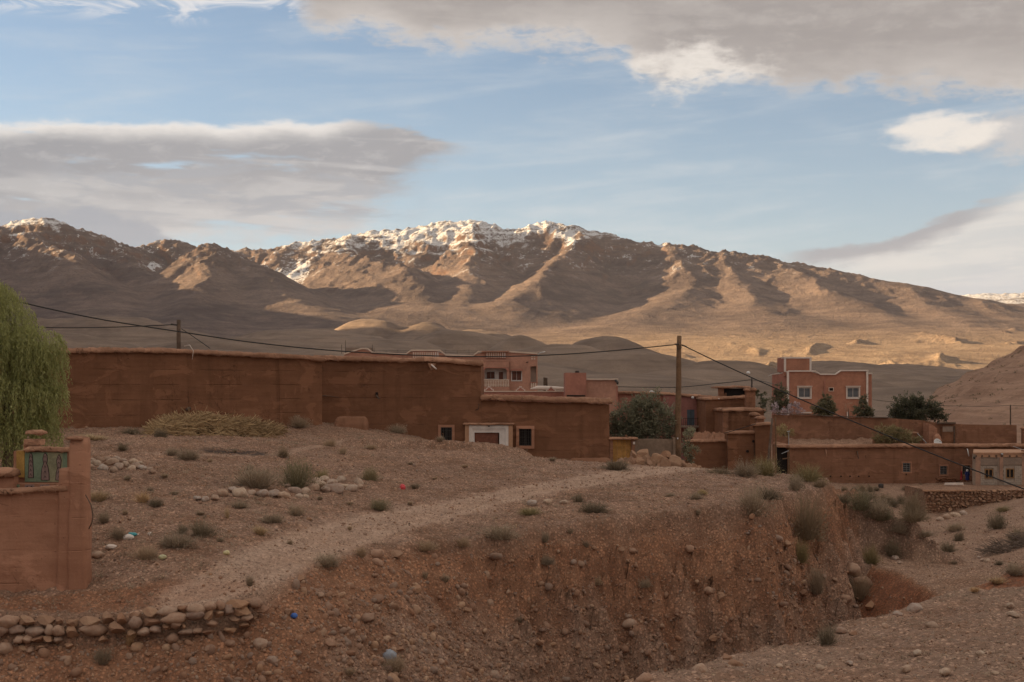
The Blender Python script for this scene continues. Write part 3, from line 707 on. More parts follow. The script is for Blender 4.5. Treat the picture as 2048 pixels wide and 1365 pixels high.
HILLS = [  # px, py, depth, half width in px, stretch in depth
    (220, 630, 3050, 150, 0.8), (100, 640, 3100, 160, 0.8), (745, 640, 3150, 80, 0.9), (855, 645, 3100, 100, 0.9), (950, 655, 3050, 90, 0.9),
    (620, 655, 2250, 190, 0.8), (905, 661, 1950, 120, 0.8), (790, 676, 1750, 150, 0.8), (1063, 667, 1750, 75, 0.9), (1215, 673, 1550, 110, 0.9), (1130, 690, 1350, 120, 0.8),
    (1290, 700, 1300, 130, 0.8), (1470, 716, 1250, 110, 0.9), (1400, 735, 1000, 160, 0.8), (1690, 714, 1850, 130, 0.9), (1830, 722, 1900, 120, 0.8), (1760, 738, 1500, 180, 0.8), (1960, 745, 1800, 120, 0.9),
    (1640, 745, 1200, 170, 0.7), (1000, 722, 900, 220, 0.8), (300, 655, 1700, 200, 0.8), (120, 662, 1400, 190, 0.8), (480, 672, 1300, 210, 0.8), (700, 690, 1200, 180, 0.8), (20, 655, 1900, 170, 0.8), (-200, 640, 1800, 260, 0.8),
    (1520, 757, 800, 180, 0.8), (1800, 762, 850, 230, 0.8), (2150, 720, 1700, 200, 0.8), (380, 700, 900, 220, 0.8), (1180, 748, 620, 260, 0.8)]
def foothill_z(x, y):
    wx = x + 70 * fbm(x / 260, y / 260, 4, 301); wy = y + 70 * fbm(x / 260, y / 260, 4, 302)
    base = np.interp(y, [150, 230, 500, 1000, 1800, 2600, 3400], [-26, -17, -14, -11, -6, 4, 16]) - 4 * sstep(0, 0.3, x / y)
    z = base + 0.004 * y * fbm(x / 260, y / 260, 4, 303)
    for px, py, Y, w, k in HILLS:
        c = at(px, py, Y); w = w * Y / F * 1.7; bz = np.interp(Y, [150, 230, 500, 1000, 1800, 2600, 3400], [-26, -17, -14, -11, -6, 4, 16])
        r2 = ((wx - c.x) / w) ** 2 + ((wy - c.y - 0.0) / (w * k * 1.6)) ** 2
        z = smax(z, base - 6 + (c.z - bz + 6) * np.exp(-r2 * 0.9) , 0.004 * Y)
    z = z + 0.0042 * y * (ridged(x / 190, y / 280, 5, 305) - 0.4) + 0.0011 * y * fbm(x / 40, y / 40, 4, 306)
    return z
def make_foothills():
    ys = np.concatenate([np.arange(170, 700, 7), np.arange(700, 2000, 9), np.arange(2000, 3500, 14)])
    us = np.linspace(-0.60, 0.60, 380)
    X = us[None, :] * (ys[:, None] + 60); Y = np.repeat(ys[:, None], len(us), 1)
    x = X.ravel(); y = Y.ravel(); z = foothill_z(x, y)
    z -= (np.clip(y - 3250, 0, 400) / 250) ** 2 * 90
    return mesh_np('foothills', np.stack([x, y, z], -1), grid_faces(len(ys), len(us)), True)
def hill_mat(name, ca, cb, sc, tuft):
    m, nt, b, P = newmat(name, 0.96, 0.1)
    x, y, z = sepz(nt, P)
    n0 = noise(nt, P, 0.012 * sc, 5, 0.6); n1 = noise(nt, P, 0.07 * sc, 6, 0.65); n2 = noise(nt, P, 0.4 * sc, 4, 0.7)
    col = mixc(nt, (n0 * 0.6 + n1 * 0.45).sm(0.34, 0.7), ca, cb)
    st = noise(nt, vmul(nt, P, (0.02 * sc, 0.02 * sc, 0.5 * sc)), 1.0, 5, 0.6)
    col = mixc(nt, st.sm(0.5, 0.62) * 0.32, col, tuple(v * 0.7 for v in ca))
    col = mixc(nt, voro(nt, P, tuft).sm(0.30, 0.14) * n1.sm(0.42, 0.60) * 0.6, col, (0.060, 0.050, 0.036))
    setc(nt, b, col); bump(nt, b, n1 * 0.6 + n2 * 0.4, 0.8, 1.6 / sc)
    return m
tag(link('foothills', make_foothills(), hill_mat('hill_earth', (0.130, 0.094, 0.073), (0.262, 0.190, 0.142), 0.5, 0.5)), kind='structure')

def make_hillside():
    xs = np.arange(30, 200, 0.9); ys = np.arange(172, 430, 1.9)
    X, Y = np.meshgrid(xs, ys); x = X.ravel(); y = Y.ravel()
    crest = np.interp(x / y, [(1600 - 1024) / F, (1800 - 1024) / F, (1870 - 1024) / F, (1930 - 1024) / F, (2048 - 1024) / F, (2200 - 1024) / F, (2700 - 1024) / F], [-30, -10, -1.6, 2.3, 9.0, 17, 38])
    foot = np.interp(y, [172, 200], [-12, -7.5])
    t = sstep(175, 350, y)
    z = foot + (crest - foot) * t - np.clip(y - 350, 0, 200) * 0.18
    z = z + 1.4 * (ridged(x / 26 + 0.25 * y / 26, y / 34, 5, 401) - 0.4) * sstep(-8, 4, crest) + 0.35 * fbm(x / 5, y / 5, 4, 402)
    q = z / 3.2 + 0.4 * fbm(x / 30, y / 30, 3, 403); f = q - np.floor(q)
    z = z + 0.9 * (sstep(0.35, 0.65, f) - f) * sstep(-4, 2, crest)
    z = np.minimum(z, 60)
    return mesh_np('hillside', np.stack([x, y, z], -1), grid_faces(len(ys), len(xs)), True)
tag(link('hillside', make_hillside(), hill_mat('hillside_earth', (0.235, 0.138, 0.095), (0.37, 0.232, 0.160), 6.0, 0.9)), kind='structure')

# unseen ridge added to the west, its crest shaped to shade the village
def make_west():
    t = np.linspace(0, 1, 150); c = np.linspace(-1, 1, 41)
    cx = np.interp(t, [0, 0.2, 0.5, 0.75, 1], [-1700, -1500, -1950, -3000, -4000]); cy = np.interp(t, [0, 1], [-3200, 9000])
    H = np.interp(cy, [-3200, -2000, 0, 2000, 3200, 3700, 3950, 4350, 4700, 5300, 6200, 7000, 9000], [200, 520, 620, 650, 640, 540, 400, 400, 540, 640, 660, 650, 640])
    H = H * 1.27 + 45 * fbm(cy / 500, cy * 0 + 3, 5, 501)
    W = 900.0
    X = cx[:, None] + c[None, :] * W * (1 + 0.15 * fbm(cy / 300, cy * 0, 3, 503))[:, None]; Y = np.repeat(cy[:, None], len(c), 1)
    Z = -30 + (H[:, None] + 30) * np.clip(1 - np.abs(c)[None, :] ** 1.15, 0, 1)
    Z = Z + 0.10 * np.clip(Z, 0, 900) * fbm(X / 220, Y / 220, 5, 505) * (np.abs(c)[None, :] > 0.03)
    # keep clear of the view
    lim = -0.40 * np.maximum(Y, 0) - 330; over = sstep(0, 260, X - lim); Z = Z * (1 - over) + (-32) * over
    return mesh_np('shade_ridge', np.stack([X, Y, Z], -1).reshape(-1, 3), grid_faces(len(t), len(c)), True)
tag(link('shade_ridge', make_west(), MATS['hill_earth']), kind='structure')
me = MB().add([(-16000, -9000, -34), (16000, -9000, -34), (16000, 14000, -34), (-16000, 14000, -34)], [(0, 1, 2, 3)]).mesh('plain')
tag(link('plain', me, MATS['hill_earth']), kind='structure')
# ------------------------------------------------------------------ building materials
M_AD = adobe('rammed_earth', (0.158, 0.073, 0.040), (0.230, 0.109, 0.062), band=0.5)
M_AD2 = adobe('rammed_earth_pale', (0.205, 0.099, 0.058), (0.285, 0.143, 0.088))
M_AD3 = adobe('mud_plaster', (0.325, 0.158, 0.098), (0.43, 0.225, 0.145), 0.9, 0.1)
M_COP = adobe('straw_mud_coping', (0.25, 0.130, 0.080), (0.44, 0.243, 0.156), 5.0, 0.0, 2.6)
M_PINK = plain('pink_plaster', (0.42, 0.218, 0.152), 0.9, 0.2, 0.8)
M_PINK2 = plain('rose_plaster', (0.36, 0.158, 0.112), 0.9, 0.2, 0.8)
M_MAUVE = plain('mauve_plaster', (0.29, 0.125, 0.102), 0.9, 0.2, 0.8)
M_ORANGE = plain('orange_plaster', (0.37, 0.168, 0.106), 0.9, 0.2, 0.6)
M_TRIM = plain('pale_trim', (0.66, 0.56, 0.49), 0.8, 0.10, 2.0)
M_CREAM = plain('cream_plaster', (0.62, 0.48, 0.38), 0.85, 0.12, 1.5)
M_TAN = plain('tan_plaster', (0.42, 0.235, 0.142), 0.9, 0.15, 1.5)
M_WHITE = plain('old_white_paint', (0.66, 0.59, 0.54), 0.8, 0.15, 2.0)
M_DOOR = plain('brown_door_wood', (0.17, 0.062, 0.036), 0.6, 0.3, 5.0)
M_DARK = plain('void_shade', (0.018, 0.013, 0.011), 0.9, 0.2, 2.0)  # near-black fill paints the shade inside openings and behind window bars
M_IRON = plain('dark_iron', (0.045, 0.036, 0.032), 0.6, 0.3, 6.0)
M_GLASS = plain('window_glass', (0.10, 0.105, 0.115), 0.12, 0.2, 0.6, 0.6)
M_GLASS2 = plain('grey_shutter', (0.16, 0.165, 0.175), 0.5, 0.15, 1.0)
M_GATE = plain('ochre_gate_wood', (0.42, 0.215, 0.06), 0.7, 0.35, 3.0)
M_BLUE = plain('grey_blue_door', (0.085, 0.105, 0.125), 0.6, 0.2, 3.0)
M_CONC = plain('weathered_concrete', (0.26, 0.190, 0.145), 0.9, 0.2, 1.0)
M_BLOCK = plain('concrete_block', (0.38, 0.305, 0.245), 0.92, 0.2, 1.3)
M_MORT = plain('mortar', (0.33, 0.255, 0.20), 0.95, 0.2, 2.0)
M_BRICKC = plain('red_column', (0.36, 0.215, 0.150), 0.9, 0.25, 1.5)
M_WINW = plain('window_wood', (0.27, 0.145, 0.06), 0.6, 0.25, 5.0)
M_POLE = plain('weathered_pole_wood', (0.165, 0.095, 0.052), 0.85, 0.4, 2.0)
M_POLED = plain('dark_pole_wood', (0.11, 0.072, 0.05), 0.85, 0.4, 2.0)
M_WIRE = plain('black_cable', (0.022, 0.020, 0.020), 0.6, 0.1, 2.0)
M_METAL = plain('grey_metal', (0.36, 0.36, 0.36), 0.4, 0.15, 4.0, 0.5, 0.6)
M_DISH = plain('pale_dish', (0.68, 0.67, 0.65), 0.5, 0.08, 2.0)
M_GREEN = plain('green_paint', (0.160, 0.205, 0.135), 0.85, 0.22, 2.2)
M_OLIVE = plain('faded_green_paint', (0.235, 0.220, 0.135), 0.85, 0.3, 2.2)
M_YEL = plain('ochre_paint', (0.37, 0.215, 0.060), 0.85, 0.25, 2.5)
M_MOTIF = plain('grey_pink_paint', (0.23, 0.155, 0.135), 0.85, 0.2, 4.0)
M_BLACK = plain('black_paint', (0.035, 0.020, 0.022), 0.8, 0.2, 4.0)

def lin(pts, s): return np.interp(s, [p[0] for p in pts], [p[1] for p in pts])
def wall_mesh(name, A, B, zb, top, thick, openings=(), amp=0.03, res=0.45, reveal=0.25, seed=1):
    A = np.array(A, float); B = np.array(B, float); L = np.hypot(*(B - A)); d = (B - A) / L; n = np.array([d[1], -d[0]])
    if not isinstance(top, (list, tuple)): top = [(0, top), (L, top)]
    ztm = min(z for _, z in top)
    def lines(a, b, cuts):
        c = sorted(set([a, b] + [k for k in cuts if a < k < b])); o = []
        for p, q in zip(c[:-1], c[1:]):
            m = max(1, int(math.ceil((q - p) / res))); o += [p + (q - p) * i / m for i in range(m)]
        return np.array(o + [b])
    ss = lines(0, L, [v for o in openings for v in o[:2]]); zz = lines(zb, ztm - 0.12, [v for o in openings for v in o[2:]])
    zz = np.append(zz, ztm); S, Z = np.meshgrid(ss, zz); nz, ns = S.shape
    tp = lin(top, ss) + amp * 1.2 * fbm(ss * 1.1, ss * 0 + seed, 3, seed)
    Z[-1, :] = tp
    disp = amp * (fbm(S * 0.7 + seed * 3.1, Z * 0.7, 4, seed) * 1.6 + 0.4 * fbm(S * 3 + seed, Z * 3, 2, seed + 5))
    for s0, s1, z0, z1 in openings:
        dd = np.hypot(np.maximum(np.maximum(s0 - S, S - s1), 0), np.maximum(np.maximum(z0 - Z, Z - z1), 0)); disp = disp * np.clip(dd / 0.4, 0, 1)
    batter = 0.012 * (Z - zb)
    V = [(A[0] + d[0] * s + n[0] * (q - bt), A[1] + d[1] * s + n[1] * (q - bt), z) for s, z, q, bt in zip(S.ravel(), Z.ravel(), disp.ravel(), batter.ravel())]
    Fc = []
    for i in range(nz - 1):
        for j in range(ns - 1):
            sc = (ss[j] + ss[j + 1]) / 2; zc = (Z[i, j] + Z[i + 1, j]) / 2
            if any(o[0] < sc < o[1] and o[2] < zc < o[3] for o in openings): continue
            a = i * ns + j; Fc.append((a, a + 1, a + ns + 1, a + ns))
    b0 = len(V)
    for s, z in zip(ss, tp):
        p = A + d * s - n * thick; V.append((p[0], p[1], z)); V.append((p[0], p[1], zb))
    for j in range(ns - 1):
        f = (nz - 1) * ns + j; Fc.append((f, f + 1, b0 + 2 * (j + 1), b0 + 2 * j)); Fc.append((b0 + 2 * j, b0 + 2 * j + 2, b0 + 2 * j + 3, b0 + 2 * j + 1))
    Fc.append(tuple(i * ns for i in range(nz)) + (b0, b0 + 1))
    Fc.append(tuple(i * ns + ns - 1 for i in range(nz)) + (b0 + 2 * ns - 2, b0 + 2 * ns - 1))
    for s0, s1, z0, z1 in openings:
        k = len(V)
        for off in (0, reveal):
            for s, z in ((s0, z0), (s1, z0), (s1, z1), (s0, z1)):
                p = A + d * s - n * (off + 0.012 * (z - zb)); V.append((p[0], p[1], z))
        for i in range(4): Fc.append((k + i, k + (i + 1) % 4, k + 4 + (i + 1) % 4, k + 4 + i))
        Fc.append((k + 4, k + 5, k + 6, k + 7))
    me = bpy.data.meshes.new(name); me.from_pydata(V, [], Fc); me.validate()
    bm = bmesh.new(); bm.from_mesh(me); bmesh.ops.recalc_face_normals(bm, faces=bm.faces); bm.to_mesh(me); bm.free()
    return me
def wall(name, parent, mat, A, B, zb, top, thick=0.5, openings=(), **k):
    return link(name, wall_mesh(name, A, B, zb, top, thick, openings, **k), mat, parent)
def coping(name, parent, mat, A, B, low, h, thick=0.5, over=0.14, step=0.085, seed=3, rag=0.055, straw=True):
    """mud and straw capping; low = list of (s, z) of its under edge"""
    A = np.array(A, float); B = np.array(B, float); L = np.hypot(*(B - A)); d = (B - A) / L; n = np.array([d[1], -d[0]])
    m = max(3, int(L / step)); ss = np.linspace(-over * 0.8, L + over * 0.8, m); lz = lin(low, ss) if isinstance(low, (list, tuple)) else np.full(m, low)
    prof = [(over, 0.0), (over * 1.12, 0.35), (over * 0.75, 0.8), (-thick * 0.4, 1.0), (-thick - over * 0.6, 0.7), (-thick - over, 0.05), (-thick * 0.5, 0.02)]
    V = []; k = len(prof); J = np.arange(k)[None, :]; Sg = ss[:, None] + 0 * J; o0 = np.array([p[0] for p in prof])[None, :]; q0 = np.array([p[1] for p in prof])[None, :]
    w1 = 0.9 * fbm(Sg * 2.3 + J * 7, J * 0 + seed + .5 + 0 * Sg, 2, seed) + 0.7 * perlin(Sg * 9 + J * 3.3, J * 1.9 + seed + 0 * Sg, seed + 9) + 0.4 * perlin(Sg * 23 + J, J * 2.7 + 0 * Sg, seed + 11)
    w2 = fbm(Sg * 0.6, J * 1.7 + seed + 0 * Sg, 2, seed + 2); e = np.ones((m, 1)); e[0] = e[-1] = 0.75
    ZZ = lz[:, None] + q0 * h * e + w2 * rag * 1.2 + w1 * rag * np.where(J == 0, 1.5, 0.8); OO = o0 + w1 * rag * 0.9
    V = [(A[0] + d[0] * a_ + n[0] * b_, A[1] + d[1] * a_ + n[1] * b_, c_) for a_, b_, c_ in zip(Sg.ravel(), OO.ravel(), ZZ.ravel())]
    Fc = [(i * k + j, i * k + (j + 1) % k, (i + 1) * k + (j + 1) % k, (i + 1) * k + j) for i in range(m - 1) for j in range(k)]
    Fc += [tuple(range(k)), tuple((m - 1) * k + j for j in range(k))]
    b = MB(); b.add(V, Fc)
    if straw:
        r = random.Random(seed)
        for _ in range(int(L * 9)):
            s = r.uniform(0, L); z0 = float(np.interp(s, ss, lz)) + r.uniform(0.0, h * 0.5); p = A + d * s + n * (over * 0.9)
            q = p + n * r.uniform(0.03, 0.14) + d * r.uniform(-0.12, 0.12); dz = r.uniform(-0.14, 0.03)
            b.add([(p[0] - d[0] * .012, p[1], z0), (p[0] + d[0] * .012, p[1], z0 + 0.015), (q[0], q[1], z0 + dz)], [(0, 1, 2)])
    return b.build(name, mat, parent, True)
def window(parent, Y, x0, x1, z0, z1, fmat, pmat, fw=0.06, bars=None, mull=1, depth=0.1, label=None, bmat=None, inset=0.12):
    """frame (part) > pane, grille; Y is the wall face"""
    y = Y + inset; b = MB()
    b.box(x0, x0 + fw, y, y + depth, z0, z1).box(x1 - fw, x1, y, y + depth, z0, z1)
    b.box(x0 + fw, x1 - fw, y, y + depth, z1 - fw, z1).box(x0 + fw, x1 - fw, y, y + depth, z0, z0 + fw)
    for i in range(mull):
        c = x0 + (x1 - x0) * (i + 1) / (mull + 1); b.box(c - fw * 0.4, c + fw * 0.4, y + 0.004, y + depth - 0.004, z0 + fw, z1 - fw)
    w = b.build('window', fmat, parent)
    if label: w['label'] = label
    for i in range(mull + 1):
        a = x0 + fw + (x1 - x0 - 2 * fw) * i / (mull + 1); c = x0 + fw + (x1 - x0 - 2 * fw) * (i + 1) / (mull + 1)
        MB().box(a, c, y + depth * 0.5, y + depth * 0.62, z0 + fw, z1 - fw).build('pane', pmat, w)
    if bars:
        nx, nz = bars; g = MB(); yy = y - 0.035
        for i in range(nx): c = x0 + (x1 - x0) * (i + 0.5) / nx; g.tube([(c, yy, z0), (c, yy, z1)], 0.013, 5)
        for i in range(nz): c = z0 + (z1 - z0) * (i + 0.5) / nz; g.box(x0, x1, yy - 0.012, yy - 0.002, c - 0.012, c + 0.012)
        g.build('grille', bmat or M_IRON, w)
    return w
def surround(parent, mat, Y, x0, x1, z0, z1, w, proud=0.05, name='surround', label=None):
    b = MB(); y0 = Y - proud; y1 = Y + 0.08
    b.box(x0 - w, x0, y0, y1, z0 - w, z1 + w).box(x1, x1 + w, y0, y1, z0 - w, z1 + w)
    b.box(x0, x1, y0 + 0.002, y1, z1, z1 + w).box(x0, x1, y0 + 0.002, y1, z0 - w, z0)
    o = b.build(name, mat, parent)
    if label: o['label'] = label
    return o
def spout(parent, Y, x, z, mat=None, L=0.7, dz=-0.25, dx=0.25):
    return MB().tube([(x, Y + 0.3, z), (x, Y - 0.12, z - 0.03), (x + dx, Y - L, z + dz)], [0.06, 0.06, 0.045], 7).build('drain_spout', mat or M_POLED, parent, True)

# ------------------------------------------------------------------ long wall at the left
def left_wall():
    A = (PX(-160, 65), 65.0); B = (PX(645, 81), 81.0); L = math.hypot(B[0] - A[0], B[1] - A[1])
    def S(px):  # distance along the wall for a photo column
        k = (px - 1024) / F; t = (A[0] - k * A[1]) / (k * (B[1] - A[1]) - (B[0] - A[0])); return t * L
    def Yat(px): return A[1] + (B[1] - A[1]) * S(px) / L
    low = [(S(p), PZ(y, Yat(p))) for p, y in [(-100, 704), (118, 707), (200, 706), (330, 706), (430, 711), (540, 716), (600, 719), (644, 723)]]
    t = thing('rammed_earth_wall', 'long high rammed earth wall behind the straw heap, left of the house', 'wall', (A[0] + 8, A[1] + 5, -2.6))
    wall('wall', t, M_AD, A, B, -4.2, [(s, z + 0.06) for s, z in low], 0.6, amp=0.035, seed=11)
    coping('coping', t, M_COP, A, B, low, 0.27, 0.6, 0.16, seed=12)
    p = at(377, 817, Yat(377)); MB().tube([(p.x, p.y + 0.3, p.z), (p.x + .02, p.y - 0.35, p.z - 0.06)], [0.11, 0.09], 8).build('drain_spout', M_POLED, t, True)
    # dry stalk bent over the coping
    c = at(383, 700, Yat(383) - 0.3); MB().tube([(c.x - .45, c.y + .3, c.z + .2), (c.x - .1, c.y, c.z + .25), (c.x + .12, c.y - .1, c.z - .05), (c.x + .06, c.y - .1, c.z - .5)], 0.018, 5).build('dry_stalk', M_TRIM, t, True)
    # drying cracks between the lifts
    b = MB(); n = Vector((B[1] - A[1], -(B[0] - A[0]), 0)).normalized()
    for px, y0, y1 in [(217, 745, 772), (306, 747, 775), (478, 750, 768), (557, 720, 850)]:
        Y = Yat(px); p0 = at(px, y0, Y) + n * 0.03; p1 = at(px + 1, y1, Y) + n * 0.06
        b.tube([p0, (p0 + p1) / 2 + Vector((0.02, 0, 0)), p1], [0.012, 0.02, 0.008], 4)
    b.build('crack', M_AD, t)
left_wall()

# ------------------------------------------------------------------ the earthen house with the white doorway
def main_house():
    Y = 84.0; X = lambda p: PX(p, Y); Z = lambda p: PZ(p, Y)
    t = thing('earthen_house', 'brown rammed earth house with white framed doorway and two small windows', 'house', (X(1000), Y, Z(905)))
    lowA = [(X(p) - X(630), Z(q)) for p, q in [(630, 720), (700, 723), (790, 724), (800, 727), (860, 724), (880, 726), (962, 731)]]
    wall('wall', t, M_AD, (X(630), Y), (X(962), Y), -5.5, [(s, z + .06) for s, z in lowA], 0.6, amp=0.03, seed=21)['label'] = 'tall blank left part of the front wall'
    coping('coping', t, M_COP, (X(630), Y), (X(962), Y), lowA, 0.30, 0.6, 0.17, seed=22)
    wall('wall', t, M_AD, (X(962), Y + 0.5), (X(962) + 0.02, Y + 11), -5.5, Z(731) + .04, 0.5, seed=27)
    w1 = (X(881.5), X(904), Z(893), Z(855)); w2 = (X(1038), X(1063), Z(892), Z(858)); 
    x0 = X(962)
    # the low wing with the door; the left window sits in the tall part
    wall('wall', t, M_AD, (x0 + .01, Y + 0.03), (X(1219), Y + 0.03), -6.2, [(s, z) for s, z in [(0, Z(801)), (X(1222) - x0, Z(809))]], 0.6,
         [(w2[0] - x0, w2[1] - x0, w2[2], w2[3])], amp=0.03, seed=23)['label'] = 'low right part of the front wall'
    coping('coping', t, M_COP, (x0 + 0.15, Y), (X(1219), Y), [(0, Z(801)), (1.5, Z(801.5)), (X(1222) - x0, Z(808.5))], 0.34, 0.6, 0.22, seed=24)
    wall('wall', t, M_AD, (X(1219) - 0.02, Y + 0.6), (X(1219), Y + 9), -6.2, Z(809), 0.5, seed=28)
    MB().box(x0 + .3, X(1219) - .5, Y + .5, Y + 9, Z(812) - .25, Z(812)).build('roof', M_COP, t)
    # windows
    surround(t, M_AD3, Y - 0.01, w1[0], w1[1], w1[2], w1[3], 0.15, 0.03)
    window(t, Y - 0.14, w1[0], w1[1], w1[2], w1[3], M_IRON, M_DARK, 0.05, (6, 3), 1, 0.08)
    surround(t, M_AD3, Y + 0.01, w2[0], w2[1], w2[2], w2[3], 0.17, 0.06)
    window(t, Y + 0.03, w2[0], w2[1], w2[2], w2[3], M_IRON, M_DARK, 0.05, (6, 3), 1, 0.08)
    # doorway: stepped white frame, tan pilasters, a mud lintel, panelled leaf
    zb = Z(935); b = MB()
    def fr(xa, xb, za, wd, y0, y1): b.box(xa, xa + wd, y0, y1, zb, za).box(xb - wd, xb, y0, y1, zb, za).box(xa + wd, xb - wd, y0 + .001, y1, za - wd, za)
    fr(X(938.5), X(1017), Z(851), 0.19, Y - 0.42, Y + 0.2); fr(X(943.5), X(1004.5), Z(859.5), 0.17, Y - 0.33, Y + 0.21)
    b.box(X(1004.5) - .01, X(1017) - .2, Y - 0.36, Y + .2, zb, Z(853)); b.box(X(943), X(1004), Y - 0.35, Y + .2, Z(860), Z(856))
    d = b.build('door_surround', M_WHITE, t); d['label'] = 'stepped white plaster frame round the door'
    MB().box(X(930.5), X(938.5), Y - .47, Y + .1, zb, Z(850.5)).build('pilaster', M_TAN, t); MB().box(X(1017), X(1025.5), Y - .47, Y + .1, zb, Z(850.5)).build('pilaster', M_TAN, t)
    coping('lintel', t, M_COP, (X(929), Y - .45), (X(1026), Y - .45), Z(850), 0.13, 0.5, 0.1, seed=25, rag=0.02)
    b = MB().box(X(948), X(996), Y - .2, Y - .15, zb, Z(866)); lf = b.build('door', M_DOOR, t)
    b = MB()
    for xa, xb, za, zc in [(951, 957, 869, 935), (959, 985, 873, 884), (959, 985, 886, 935), (987, 993, 869, 935)]: b.box(X(xa), X(xb), Y - .235, Y - .2, Z(zc), Z(za))
    b.build('door_panel', M_DOOR, lf)
    MB().box(X(981) - .02, X(981) + .03, Y - .28, Y - .235, Z(897) - .03, Z(897) + .03, .01).build('handle', M_METAL, lf)
    MB().box(X(978) - .05, X(978) + .05, Y - .48, Y - .42, Z(852.5) - .03, Z(852.5) + .03, .01).build('door_lamp', M_IRON, t)
    # spouts and a putlog hole
    spout(t, Y, X(753.5), Z(791), M_POLED, 0.75, -0.2, 0.2); MB().box(X(751) - .0, X(756), Y - .03, Y + .2, Z(791), Z(785)).build('putlog_hole', M_DARK, t)
    o = spout(t, Y, X(863), Z(729), M_TRIM, 0.8, -0.28, 0.32); o['label'] = 'pale wooden spout under the coping'
    MB().prism([(X(856), Z(727)), (X(872), Z(727)), (X(868), Z(739)), (X(862), Z(741))], Y - .17, Y + .1).build('mud_bracket', M_COP, t)
    r = random.Random(4); p = Vector((X(645), Y - .05, Z(792)))
    MB().tube([p, p + Vector((.5, -.08, -.02)), p + Vector((1.05, -.12, -.12))], [.03, .025, .01], 5).build('stick', M_POLED, t, True)
    MB().tube([(X(958), Y - .06, Z(808)), (X(957), Y - .09, Z(818)), (X(951), Y - .06, Z(821))], .03, 5).build('broken_pipe', M_POLED, t, True)
main_house()
def mud_bench(name, label, px0, px1, pyt, pyb, Y, dep, mat, seed):
    """worn low mud block"""
    x0, x1, z1 = PX(px0, Y), PX(px1, Y), PZ(pyt, Y); z0 = PZ(pyb, Y) - 0.5
    xs = np.linspace(0, 1, 22); V = []; k = 9
    for t_ in xs:
        e = min(1, min(t_, 1 - t_) * 9) ** 0.5
        for j in range(k):
            a = math.pi * j / (k - 1); yy = Y + dep / 2 - math.cos(a) * dep / 2 * (0.75 + .25 * e)
            zz = z0 + (z1 - z0) * min(1, math.sin(a) * 1.25 + 0.02) * (0.62 + 0.38 * e)
            w = float(fbm(t_ * 6 + j, j * 0.7 + seed, 3, seed)) * 0.07
            V.append((x0 + (x1 - x0) * t_ + w * .6, yy + w, zz + w * .7 if j not in (0, k - 1) else z0))
    Fc = [(i * k + j, (i + 1) * k + j, (i + 1) * k + j + 1, i * k + j + 1) for i in range(len(xs) - 1) for j in range(k - 1)] + [tuple(range(k)), tuple((len(xs) - 1) * k + j for j in range(k))[::-1]]
    return tag(MB().add(V, Fc).build(name, mat, None, True), label, 'bench')
mud_bench('mud_bench', 'worn mud block on the slope against the tall part of the house wall', 667, 735, 834, 853, 81.2, 1.0, M_AD2, 31)
mud_bench('mud_bench', 'low mud bench at the foot of the wall beside the ochre gate', 1136, 1226, 917, 932, 82.2, 0.9, M_AD2, 32)

def garden_gate():
    Y = 84.1; X = lambda p: PX(p, Y); Z = lambda p: PZ(p, Y)
    t = thing('garden_gate', 'ochre wooden gate with flat mud lintel beside the olive tree', 'gate', (X(1245), Y, Z(928)))
    wall('post', t, M_AD2, (X(1219.5), Y), (X(1226), Y), -6, Z(879), 0.5, seed=41); wall('post', t, M_AD2, (X(1263), Y), (X(1270), Y), -6, Z(879), 0.5, seed=42)
    coping('lintel', t, M_COP, (X(1220), Y - .05), (X(1273), Y - .05), Z(879.5), 0.15, 0.6, 0.1, seed=43, rag=0.015, straw=False)
    MB().box(X(1250), X(1255), Y, Y + .3, Z(875), Z(870), .04).build('clay_pot', M_AD2, t)
    for i in range(4):
        a = X(1226) + (X(1263) - X(1226)) * i / 4; c = X(1226) + (X(1263) - X(1226)) * (i + 1) / 4
        MB().box(a + .008, c - .008, Y + .22 + .01 * (i % 2), Y + .28, Z(932), Z(880)).build('plank', M_GATE, t)
    for q in (891, 915): MB().box(X(1228), X(1261), Y + .17, Y + .22, Z(q + 2), Z(q)).build('rail', M_GATE, t)
    MB().box(X(1266), X(1270), Y - .06, Y, Z(889), Z(884)).build('number_plate', M_TRIM, t)
    w = thing('garden_wall', 'grey brown rendered wall between the ochre gate and the utility pole', 'wall', (X(1310), Y, Z(925)))
    gw = plain('stained_render', (.205, .142, .100), .92, .3, 1.0)
    wall('wall', w, gw, (X(1270.3), Y + .1), (X(1346), Y + .1), -6, [(0, Z(879)), (1.2, Z(878)), (X(1346) - X(1270), Z(880))], 0.3, amp=0.015, seed=44)
    MB().box(X(1345.6), X(1351), Y + .0, Y + .5, -6, Z(876)).build('end_post', gw, w)
garden_gate()

